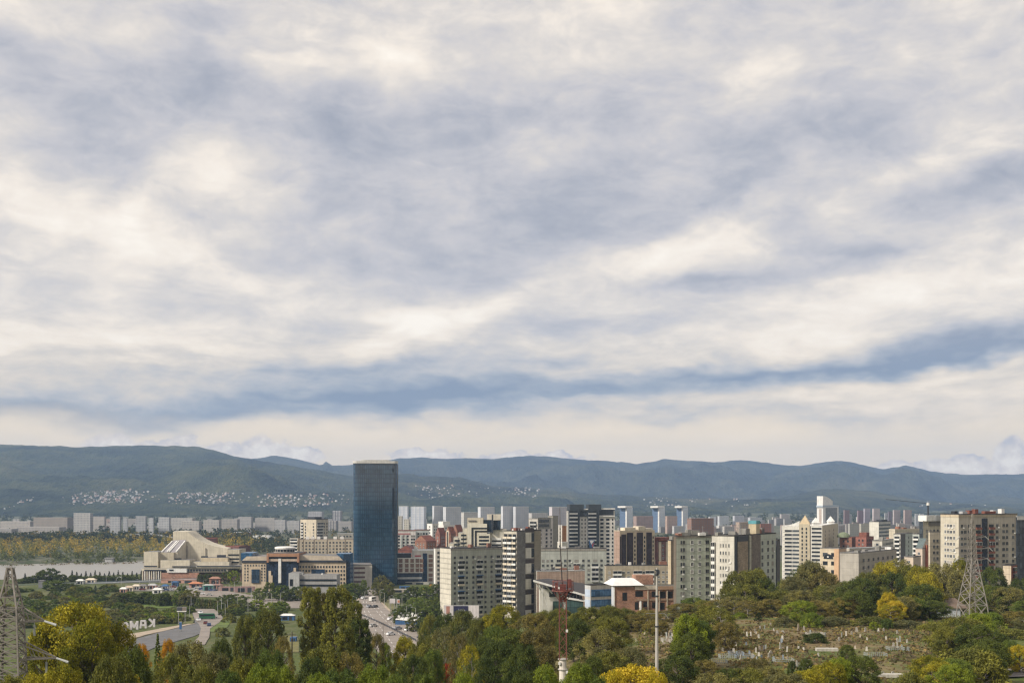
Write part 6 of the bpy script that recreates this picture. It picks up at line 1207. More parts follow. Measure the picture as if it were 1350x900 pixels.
# ---------------------------------------------------------------- pylons and masts
GALV = paint((.235, .21, .185), .6, .2, 1.5); INS = paint((.42, .43, .42), .3); REDP = paint((.21, .075, .062), .55, .3, 1.5)
def lattice(o, secs, w_, mat, brace='X'):
    """four-legged lattice: secs are (half width, height); legs are parts of their own, bracing one part"""
    cor = ((-1, -1), (1, -1), (1, 1), (-1, 1))
    for cx, cy_ in cor:
        g = MB()
        for (a, z), (b_, y) in zip(secs, secs[1:]): g.bar((cx * a, cy_ * a, z), (cx * b_, cy_ * b_, y), w_)
        g.build('leg', mat, o)
    g = MB(); k = 0
    for (a, z), (b_, y) in zip(secs, secs[1:]):
        for i in range(4):
            (x0, y0), (x1, y1) = cor[i], cor[(i + 1) % 4]
            if brace == 'X' or k % 2 == 0: g.bar((x0 * a, y0 * a, z), (x1 * b_, y1 * b_, y), w_ * .62)
            if brace == 'X' or k % 2 == 1: g.bar((x1 * a, y1 * a, z), (x0 * b_, y0 * b_, y), w_ * .62)
            if brace != 'Z': g.bar((x0 * b_, y0 * b_, y), (x1 * b_, y1 * b_, y), w_ * .55)
        k += 1
    g.build('bracing', mat, o)
D = 150; p = PG(13.5, D); o = free('power_pylon', 'large grey lattice power pylon cut by the left edge of the picture', 'pylon', p); o.rotation_euler = (0, 0, R(4)); zz = lambda py, D=D, p=p: CZ + (HY - py) / F * D - p.z
hs = [(1.9, -.5)]; n = 13
for i in range(n + 1): k = i / n; hs.append((1.9 + (1.22 - 1.9) * k, zz(801) * k)) if i else None
lattice(o, hs, .20, GALV); tp = [(1.22, zz(801)), (.95, zz(786)), (.62, zz(770)), (.42, zz(757)), (.30, zz(748))]; 
g = MB(); c4 = ((-1, -1), (1, -1), (1, 1), (-1, 1))
for (a, z), (b_, y) in zip(tp, tp[1:]):
    for i in range(4):
        (x0, y0), (x1, y1) = c4[i], c4[(i + 1) % 4]; g.bar((x0 * a, y0 * a, z), (x0 * b_, y0 * b_, y), .2); g.bar((x0 * a, y0 * a, z), (x1 * b_, y1 * b_, y), .13); g.bar((x0 * b_, y0 * b_, y), (x1 * b_, y1 * b_, y), .13)
g.build('peak', GALV, o)
for x in (-.32, .32): g = MB(); g.bar((x, 0, zz(750)), (x * 1.8, 0, zz(746.5)), .22); g.build('earth_wire_clamp', INS, o)
for py, up, L in ((818.5, 801, 4.35), (867.5, 846, 5.9)):
    for sg in (-1, 1):
        g = MB(); z0, z1 = zz(py), zz(up); hw = 1.3 + (867 - py) * -.002
        for yy in (-1, 1):
            g.bar((sg * hw, yy * hw, z0), (sg * L, 0, z0), .2); g.bar((sg * hw, yy * hw, z1), (sg * L, 0, z0 + .1), .14)
        for k in (.25, .5, .75):
            xx = hw + (L - hw) * k
            for yy in (-1, 1): g.bar((sg * xx, yy * hw * (1 - k), z0), (sg * (hw + (L - hw) * (k - .12)), yy * hw * (1.12 - k), z0 + (z1 - z0) * (1.12 - k)), .07)
        ca = g.build('crossarm', GALV, o)
        g = MB(); g.bar((sg * (L + .05), 0, z0), (sg * (L + 1.7), -.4, z0 - .5), .24, 0, .32, 8); g.build('insulator', INS, ca); g = MB(); g.bar((sg * (L - 1.25), 0, z0), (sg * (L - 1.25), 0, z0 - .5), .06); g.bar((sg * (L - 1.25), 0, z0 - .5), (sg * (L - 1.25), 0, z0 - 1.9), .24, 0, .28, 8); g.build('insulator', INS, ca)
D = 330; p = PG(1282, D); o = free('power_pylon', 'tall tapering lattice power pylon in front of the beige block at right', 'pylon', p); zz = lambda py, D=D, p=p: CZ + (HY - py) / F * D - p.z; o.rotation_euler = (0, 0, R(12))
lattice(o, [(3.3, -.8), (2.85, zz(797)), (2.4, zz(783)), (1.95, zz(770)), (1.55, zz(758)), (1.2, zz(747)), (.9, zz(736))], .21, paint((.28, .255, .225), .6, .2, 1.5)); lattice(o, [(.9, zz(736) + .02), (.8, zz(729)), (.75, zz(722)), (.68, zz(715)), (.62, zz(708)), (.55, zz(700)), (.45, zz(692)), (.24, zz(684)), (.10, zz(677))], .14, paint((.24, .22, .19), .6, .2, 1.5))
for py, L in ((738, 4.7), (724, 5.4), (709, 4.1)):
    for sg in (-1, 1): g = MB(); z0 = zz(py); g.bar((sg * .6, .6, z0), (sg * L, 0, z0 + .4), .19); g.bar((sg * .6, -.6, z0), (sg * L, 0, z0 + .4), .19); g.bar((sg * .6, 0, z0 + 1.6), (sg * L, 0, z0 + .5), .11); ca = g.build('crossarm', GALV, o); g = MB(); g.bar((sg * L, 0, z0 + .5), (sg * (L + 1.2), 0, z0 - .5), .22, 0, .22, 6); g.build('insulator', INS, ca)
D = 130; p = PG(742, D); o = free('antenna_mast', 'red lattice antenna mast with round platform on a white tube base', 'mast', p); zz = lambda py, D=D, p=p: CZ + (HY - py) / F * D - p.z
g = MB(); g.bar((0, 0, -.5), (0, 0, zz(868)), .92, 0, .80, 14); g.build('tube_base', paint((.66, .60, .53), .6, .2, 1.0), o); g = MB(); g.bar((0, 0, zz(882)), (0, 0, zz(881)), 1.1, 0, 1.1, 14); g.bar((0, 0, zz(868.6)), (0, 0, zz(867.6)), 1.1, 0, 1.1, 14); g.build('flange', paint((.45, .42, .38)), o)
lattice(o, [(.40, zz(867.5) - .1 + .95 * i) for i in range(9)], .085, REDP, 'Z'); lattice(o, [(.40, zz(867.5) - .1 + 7.6 + .02), (.36, zz(792)), (.28, zz(788)), (.36, zz(783)), (.40, zz(778))], .095, REDP)
zp = zz(778); g = MB()
for i in range(12):
    a0, a1 = 2 * math.pi * i / 12, 2 * math.pi * (i + 1) / 12
    for z, w_ in ((zp, .13), (zp + .6, .035), (zp + 1.1, .06)): g.bar((1.2 * math.cos(a0), 1.2 * math.sin(a0), z), (1.2 * math.cos(a1), 1.2 * math.sin(a1), z), w_)
    g.bar((1.2 * math.cos(a0), 1.2 * math.sin(a0), zp), (1.2 * math.cos(a0), 1.2 * math.sin(a0), zp + 1.15), .05)
    if i % 2 == 0: g.bar((.3 * math.cos(a0), .3 * math.sin(a0), zp), (1.2 * math.cos(a0), 1.2 * math.sin(a0), zp), .09); g.bar((.32 * math.cos(a0), .32 * math.sin(a0), zp - 1.3), (1.15 * math.cos(a0), 1.15 * math.sin(a0), zp), .07)
g.build('platform', REDP, o); g = MB(); g.box(-.35, -.3, zp, .35, .3, zp + .75); g.box(-.9, -.2, zp + .1, -.6, .2, zp + .9); g.box(.55, -.2, zp + .3, .95, .2, zp + 1.3); g.build('equipment_box', paint((.16, .05, .045), .6), o); g = MB(); g.bar((-.05, 0, zp), (-.30, 0, zz(716)), .14, 0, .12, 6); g.bar((-.30, 0, zz(716)), (-.34, 0, zz(668)), .12, 0, .05, 6); g.build('aerial', paint((.06, .05, .05)), o); g = MB(); g.bar((.5, 0, zp), (.5, 0, zz(722)), .10, 0, .07, 6); g.build('aerial', paint((.06, .05, .05)), o)
for dz, x in ((9.4, .45), (8.4, -.4), (4.7, .45)): g = MB(); g.box(x - .12, -.5, zp - dz, x + .12, -.25, zp - dz + .3); g.build('beacon', paint((.7, .68, .64)), o)
D = 150; p = PG(866, D); o = free('lamp_pole', 'tall pale concrete pole behind the bright yellow bush', 'pole', p); zz = lambda py: CZ + (HY - py) / F * D - p.z
g = MB(); g.bar((0, 0, -.4), (0, 0, zz(800)), .52, 0, .34, 10); g.bar((0, 0, zz(800)), (0, 0, zz(748)), .34, 0, .20, 10); g.build('shaft', paint((.42, .40, .36), .8), o); g = MB(); g.bar((-1.4, 0, zz(808)), (1.0, 0, zz(808)), .06); g.bar((1.0, 0, zz(808)), (1.55, 0, zz(815)), .07); g.build('bracket', STEEL, o)
for z in (752, 758, 786, 826): g = MB(); g.bar((0, 0, zz(z)), (0, 0, zz(z) + .18), .5, 0, .5, 10); g.build('clamp', CHAR, o)
g = MB(); g.box(-.1, -.5, zz(756), .3, .1, zz(751)); g.build('lamp_head', CHAR, o)
p = on_ground(1247, 808, 380, 520); p = PG(1250, 372); o = free('cottage', 'small white cottage with brown hipped roof among trees beside the right pylon', 'house', p); g = MB(); g.box(-3.5, 0, -.3, 4, 6, 3.0); g.build('wall', paint((.45, .47, .50)), o); g = MB(); A = [(-4, -.6, 3), (6.5, -.6, 3), (6.5, 7, 3), (-4, 7, 3)]; T = [(.5, 3, 6), (3.5, 3, 6), (3.5, 3.6, 6), (.5, 3.6, 6)]; g.poly(A[::-1]); g.poly(T)
for i in range(4): g.quad(A[i], A[(i + 1) % 4], T[(i + 1) % 4], T[i])
g.build('roof', paint((.16, .115, .085)), o); g = MB(); g.box(-3.6, -.7, 2.4, 0, .1, 3.05); g.build('porch_roof', WHITE, o); link('window', win_mesh(1.1, 1.3, 'w', 0), o, (-1.5, 0, 1))

# ---------------------------------------------------------------- cemetery
st_m = [paint(c, .7, .2, 1.5) for c in ((.47, .44, .38), (.32, .345, .32), (.12, .115, .115), (.22, .26, .30), (.46, .39, .31))]
def stone_mesh(k):
    b = MB(); r_ = random.Random(k)
    w_, h_, d = ((.75, 1.3, .18), (.55, 1.9, .2), (1.1, .9, .25), (.5, 1.5, .5))[k]
    n = 6; top = [(w_ / 2 * math.cos(math.pi * i / n), h_ - w_ * .3 + w_ * .3 * math.sin(math.pi * i / n)) for i in range(n + 1)]; pts = [(-w_ / 2, 0), (w_ / 2, 0)] + top
    if k == 3: pts = [(-.25, 0), (.25, 0), (.12, 1.5), (-.12, 1.5)]
    b.poly([(x, -d / 2, z) for x, z in pts]); b.poly([(x, d / 2, z) for x, z in pts[::-1]])
    for i in range(len(pts)): j = (i + 1) % len(pts); b.quad((pts[j][0], -d / 2, pts[j][1]), (pts[i][0], -d / 2, pts[i][1]), (pts[i][0], d / 2, pts[i][1]), (pts[j][0], d / 2, pts[j][1]))
    b.box(-w_ * .7, -d, -.3, w_ * .7, d, .12); return b.data('gravestone', [st_m[0]])
_gs = [stone_mesh(k) for k in range(4)]; q = random.Random(12)
GRAVES = [(961, 835, 2, 0), (966, 834, 0, 1), (985, 840, 1, 0), (990, 839, 1, 0), (995.5, 834, 1, 0), (997, 836, 0, 0), (1000, 841, 0, 0), (970.5, 831, 0, 1), (1002, 829, 0, 0), (1008, 829, 1, 1), (1016, 825, 0, 4), (1020, 831.5, 0, 0), (1025, 836, 0, 0), (1032, 834, 2, 0), (1034, 826, 0, 1), (1040, 825, 0, 4), (1052, 832, 0, 4), (1060, 831, 1, 0), (1068, 837, 1, 1), (1031.5, 843, 0, 0), (968, 848, 1, 0), (970, 852, 0, 0), (951, 854, 1, 0), (953, 859, 0, 0), (984, 850, 0, 3), (996.5, 860, 1, 0), (1007, 858, 1, 2), (1002, 858, 0, 4), (1016, 862, 2, 0), (1014, 867, 0, 0), (1029, 855, 1, 0), (1033, 856, 2, 4), (1037.5, 860, 1, 0), (1059.5, 858, 0, 0), (1038.5, 873, 1, 4), (1044, 874, 2, 0), (1051, 880, 1, 0), (1056, 880, 0, 1), (1063.5, 881, 1, 0), (1066, 879, 1, 0), (977, 869, 0, 0), (992, 867, 0, 0), (967, 860, 0, 0), (961, 866, 0, 1), (980, 864, 0, 3), (988, 862, 0, 3), (1004, 868, 0, 3), (1083, 836, 2, 0), (1088, 839, 1, 1), (1110, 840, 1, 1), (1115.5, 838, 1, 0), (1123, 836, 0, 0), (1129.5, 832, 0, 0), (1141, 832, 0, 0), (1158, 832, 0, 0), (1165, 832, 0, 0), (1183, 835, 0, 0), (1143, 844, 0, 0), (1134, 840, 0, 4), (1168, 843, 0, 0), (1182.5, 845, 0, 0), (1186.5, 846, 1, 1), (1196, 847, 3, 0), (1178, 852, 0, 0), (1183, 853, 1, 0), (1189, 854, 0, 1), (1164, 889, 2, 0), (1177, 890, 2, 0), (1160, 893, 2, 0), (931, 822, 1, 4), (956, 818, 0, 0), (904, 838, 2, 0), (880, 843, 2, 0), (889, 842, 0, 4), (872, 838, 0, 0), (886, 838, 0, 0), (845, 833, 0, 0), (850, 836, 0, 4), (838, 846, 0, 0), (823, 884, 1, 1), (815, 876, 0, 0), (771, 852, 0, 0)]
for i in range(12): GRAVES.append((q.uniform(950, 1075), q.uniform(826, 872), q.choice((0, 0, 1, 3)), q.choice((0, 1, 1, 2, 3, 4))))
for i in range(6): GRAVES.append((q.uniform(1075, 1200), q.uniform(831, 872), q.choice((0, 0, 1)), q.choice((0, 0, 1, 4))))
for i in range(14): GRAVES.append((q.uniform(868, 900), q.uniform(832, 850), q.choice((0, 2, 1)), q.choice((0, 1, 4))))
nm_ = ('round topped headstone', 'tall narrow headstone', 'wide low headstone', 'small tapering obelisk'); cn_ = ('white', 'grey', 'black', 'bluish', 'sandstone')
GLAB = []
for px, py, k, c in GRAVES:
    p = on_ground(px, py, 165, 420); o = link('gravestone', _gs[k], None, p + Vector((0, 0, .15)), q.uniform(-.5, .5), q.uniform(.40, .66)); o.rotation_euler = (q.uniform(-.06, .06), q.uniform(-.08, .08), q.uniform(-.6, .6))
    o.material_slots[0].link = 'OBJECT'; o.material_slots[0].material = st_m[c]; GLAB.append((o, cn_[c] + ' ' + nm_[k], 'gravestone'))
for px, py, w_, c, lab in ((983, 868, 4.5, 3, 'bluish grave railing in the middle of the left plots'), (962, 868, 4.5, 1, 'grey grave railing on the left plots'), (972, 864, 3.5, 3, 'pale blue grave railing behind the grey one'), (1060, 881, 4.0, 1, 'white grave railing beside the dark shrub'), (1035, 874, 4.5, 1, 'white grave railing left of the dark shrub'), (893, 848, 4.0, 0, 'white grave railing right of the concrete pole'), (880, 846, 3.0, 0, 'white grave railing just right of the concrete pole'), (940, 875, 7.0, 1, 'long grey railing in the grass below the green tree'), (1183, 858, 4.0, 1, 'thin grey railing around three stones at right'), (1157, 866, 5.0, 1, 'low pale railing in the dry grass at right'), (1076, 838, 5.0, 0, 'white railing by dark low bush at the clearing centre')):
    w_ *= .75; p = on_ground(px, py, 165, 420); o = free('grave_railing', lab, 'railing', p, 'grave railings'); h = .6; g = MB(); cs = [(-w_ / 2, 0), (w_ / 2, 0), (w_ / 2, 2.4), (-w_ / 2, 2.4)]
    for (x0, y0), (x1, y1) in zip(cs, cs[1:] + cs[:1]):
        for z in (.25, h): g.bar((x0, y0, z), (x1, y1, z), .06)
        n = int(max(abs(x1 - x0), abs(y1 - y0)) / .35)
        for i in range(n): k = i / n; g.bar((x0 + (x1 - x0) * k, y0 + (y1 - y0) * k, -.2), (x0 + (x1 - x0) * k, y0 + (y1 - y0) * k, h), .05)
    g.build('bars', st_m[c], o)
for px, py, w_, lab in ((1090, 858, 4.2, 'long white stone slab lying in the grass'), (1171, 893, 5, 'white stone plinth under two headstones at the bottom')):
    p = on_ground(px, py, 165, 420); o = tag(link('stone_slab', None, None, p), lab, 'slab'); g = MB(); g.box(-w_ / 2, -.6, -.2, w_ / 2, .8, .55); g.build('slab_top', st_m[0], o)

# ---------------------------------------------------------------- foliage
def leafmat(name, c, var=.35, hi=None):
    m = bpy.data.materials.new(name); m.use_nodes = True; t = m.node_tree; t.nodes.clear(); out = t.nodes.new('ShaderNodeOutputMaterial')
    geo = t.nodes.new('ShaderNodeNewGeometry'); oi = t.nodes.new('ShaderNodeObjectInfo'); isl = S(t, geo.outputs['Random Per Island']); orr = S(t, oi.outputs['Random'])
    c = tuple(q_ * 1.16 for q_ in c); n = noise(t, pos(t), .42, 2, .55)
    hi = hi or (min(1, c[0] * 1.62), min(1, c[1] * 1.56), c[2] * 1.1)
    lo = (c[0] * .62, c[1] * .72, c[2] * .85)
    f = (isl * .42 + (n - .5) * 2.3 + .30 + (orr - .5) * .45)  # leaf tones vary at random; clump noise also paints in light and shade
    col = ramp(t, f, [(.12, lo), (.5, c), (.88, hi)])
    d = t.nodes.new('ShaderNodeBsdfDiffuse'); tr = t.nodes.new('ShaderNodeBsdfTranslucent'); t.links.new(col.k, d.inputs[0]); mx = mixc(t, .35, col, (c[0] * 1.5, c[1] * 1.5, c[2] * .6)); t.links.new(mx.k, tr.inputs[0])
    sh = t.nodes.new('ShaderNodeMixShader'); sh.inputs[0].default_value = .28; t.links.new(d.outputs[0], sh.inputs[1]); t.links.new(tr.outputs[0], sh.inputs[2]); t.links.new(sh.outputs[0], out.inputs[0]); return m
LM = {'olive': leafmat('foliage_olive', (.125, .125, .034)), 'dark': leafmat('foliage_dark', (.072, .088, .027)), 'gold': leafmat('foliage_gold', (.175, .162, .020), hi=(.44, .37, .04)), 'yellow': leafmat('foliage_yellow', (.37, .285, .025), hi=(.62, .46, .05)),
      'lime': leafmat('foliage_lime', (.150, .180, .028)), 'rust': leafmat('foliage_rust', (.140, .118, .045)), 'tan': leafmat('foliage_tan', (.142, .132, .056)), 'red': leafmat('foliage_red', (.24, .050, .022)), 'pine': leafmat('foliage_spruce', (.028, .040, .020)), 'orange': leafmat('foliage_orange', (.42, .21, .015)),
      'mid': leafmat('foliage_green', (.090, .116, .030))}
BARK = paint((.10, .082, .062), .9, .3, 2.0); BIRCH = paint((.26, .235, .20), .8, .3, 2.0)
def rdir(r):
    z = r.uniform(-1, 1); a = r.uniform(0, 6.2832); s_ = math.sqrt(1 - z * z); return Vector((s_ * math.cos(a), s_ * math.sin(a), z))
def leaves(V, Fc, r, c, n, rad, size, flat=.8, up=.35):
    for _ in range(n):
        d = rdir(r); p = c + Vector((d.x, d.y, d.z * flat)) * rad * (r.random() ** .4)
        nn = (rdir(r) + d * .7 + Vector((0, 0, up))).normalized(); a = nn.cross(rdir(r)).normalized(); b_ = nn.cross(a); s_ = size * r.uniform(.6, 1.25); k = len(V)
        V += [tuple(p - a * s_ - b_ * s_ * .5), tuple(p + a * s_ - b_ * s_ * .6), tuple(p + a * s_ * .9 + b_ * s_ * .6), tuple(p - a * s_ * .8 + b_ * s_ * .5)]; Fc.append((k, k + 1, k + 2, k + 3))
def env(kind, t_, r):
    """crown half-width at height share t_ (0 foot of crown, 1 top)"""
    if kind == 'broad': return math.sin(math.pi * min(1, (t_ * .80 + .14))) ** .62
    if kind == 'poplar': return .66 * math.sin(math.pi * min(1, t_ * .70 + .14)) ** .6
    if kind == 'spruce': return (1 - t_) ** .9 * .8 + .02
    return math.sqrt(max(0, 1 - (t_ * .98) ** 2))
def tree_mesh(kind, seed, H, Rw, clear, nclump, nleaf, size):
    """crown of leaf clumps around real limbs; foot at z = 0"""
    r = random.Random(seed); V, Fc = [], []; limbs = []
    lob = [(r.uniform(0, 6.28), r.uniform(.15, .95), r.uniform(.20, .45), r.choice((1, 1, -1))) for _ in range(9)]
    for i in range(nclump):
        t_ = (i + r.random()) / nclump; t_ = t_ ** (.85 if kind != 'spruce' else 1.3); a = i * 2.399963 + r.uniform(-.5, .5); k = 1.0
        for la, lt, lr, sg in lob:
            da = abs((a - la + math.pi) % (2 * math.pi) - math.pi); k += sg * lr * math.exp(-(da / .6) ** 2 - ((t_ - lt) / .2) ** 2)
        rr_ = env(kind, t_, r) * Rw * k * (.45 + .55 * r.random() ** .35); z = clear + (H - clear) * t_ * (.97 if kind != 'spruce' else 1)
        cr = Rw * ((.20 + .10 * r.random()) if kind != 'spruce' else (.10 + .12 * (1 - t_))) * (1.0 if kind != 'poplar' else .85)
        c = Vector((rr_ * math.cos(a), rr_ * math.sin(a), max(cr * .6, z - cr * .4)))
        leaves(V, Fc, r, c, nleaf, cr, size, .72 if kind != 'spruce' else .45); limbs.append((c, rr_))
    cm = mesh('crown', V, Fc, LM['olive'])
    b = MB(); tr_ = Rw * .055 + .06
    if kind != 'shrub':
        zt = clear + (H - clear) * (.75 if kind != 'spruce' else .97); bend = [Vector((r.uniform(-.1, .1) * Rw * k, r.uniform(-.1, .1) * Rw * k, zt * k)) for k in (0, .35, .7, 1)]; bend[0] = Vector((0, 0, -.5))
        for j, (a, c) in enumerate(zip(bend, bend[1:])): b.bar(a, c, tr_ * 2 * (1 - .28 * j), 0, tr_ * 2 * (.72 - .28 * j), 7)
        for c, rr_ in limbs[::max(1, len(limbs) // 16)]:
            k = min(.9, max(.25, (c.z - rr_ * .6) / zt)); j = min(2, int(k * 3)); st = bend[j].lerp(bend[j + 1], min(1, k * 3 - j)); b.bar(st, c, tr_ * .8, 0, tr_ * .25, 5)
    else:
        for c, rr_ in limbs[::max(1, len(limbs) // 7)]: b.bar((c.x * .15, c.y * .15, -.2), c, .10, 0, .04, 4)
    return cm, b.data('trunk', [BARK])
TM = {}
for i in range(4): TM['broad', i] = tree_mesh('broad', 10 + i, 10, 4.2, 1.4, 78, 230, .11)
for i in range(2): TM['poplar', i] = tree_mesh('poplar', 30 + i, 16, 4.0, 1.6, 95, 200, .125)
for i in range(2): TM['spruce', i] = tree_mesh('spruce', 40 + i, 12, 2.9, .6, 120, 70, .11)
for i in range(3): TM['shrub', i] = tree_mesh('shrub', 50 + i, 3.2, 2.6, .15, 55, 130, .085)
for i in range(3): TM['sparse', i] = tree_mesh('broad', 60 + i, 10, 3.6, 1.8, 54, 150, .105)
for i in range(3): TM['small', i] = tree_mesh('broad', 70 + i, 10, 4.2, 1.0, 46, 60, .27)
for i in range(2): TM['smallshrub', i] = tree_mesh('shrub', 80 + i, 3.2, 2.6, .1, 30, 60, .17)
for i in range(2): TM['smallspruce', i] = tree_mesh('spruce', 90 + i, 12, 2.9, .4, 56, 34, .27)
DIM = {'broad': (10, 4.2), 'poplar': (16, 4.0), 'spruce': (12, 2.9), 'shrub': (3.2, 2.6), 'sparse': (10, 3.6), 'small': (10, 4.2), 'smallshrub': (3.2, 2.6), 'smallspruce': (12, 2.9)}
CNT = {'broad': 4, 'poplar': 2, 'spruce': 2, 'shrub': 3, 'sparse': 3, 'small': 3, 'smallshrub': 2, 'smallspruce': 2}
WORD = {'olive': 'olive green', 'dark': 'dark green', 'gold': 'golden green', 'yellow': 'bright yellow', 'lime': 'fresh green', 'rust': 'rust brown', 'tan': 'greyish brown', 'red': 'red leaved', 'pine': 'blackish green', 'orange': 'orange yellow', 'mid': 'plain green'}
NAME = {'broad': ('broadleaf_tree', 'round crowned tree'), 'poplar': ('poplar_tree', 'tall poplar'), 'spruce': ('spruce_tree', 'spruce'), 'shrub': ('shrub', 'shrub'), 'sparse': ('birch_tree', 'loose crowned birch'), 'small': ('broadleaf_tree', 'distant round tree'), 'smallshrub': ('shrub', 'distant bush'), 'smallspruce': ('spruce_tree', 'distant spruce')}
TREES = []; tq = random.Random(99)
def tree(kind, col, px, top, wpx, D, sink=0.0):
    p = PG(px, D); H0, R0 = DIM[kind]; h = CZ + (HY - top) / F * D - p.z; wpx = wpx * (.88 if 150 < D < 480 else 1); w_ = wpx / F * D / 2
    if h < .5: return
    if kind == 'shrub' and h > w_ * 1.7: kind = 'broad'; H0, R0 = DIM[kind]
    h = min(h, 26); i = tq.randrange(CNT[kind]); cm, tm = TM[kind, i]; nm, wd = NAME[kind]
    o = link(nm, None, None, p - Vector((0, 0, .1)), tq.uniform(0, 6.28)); o.scale = (w_ / R0, w_ / R0, h / H0); o.empty_display_size = 1
    c = link('crown', cm, o); c.material_slots[0].link = 'OBJECT'; c.material_slots[0].material = LM[col]
    tr = link('trunk', tm, o)
    if kind == 'sparse': tr.material_slots[0].link = 'OBJECT'; tr.material_slots[0].material = BIRCH
    TREES.append((o, col, wd, px, top + wpx * .4, D, wpx)); return o
B, PO, SP, SH, SPA, SM, SS, SSP = 'broad', 'poplar', 'spruce', 'shrub', 'sparse', 'small', 'smallshrub', 'smallspruce'
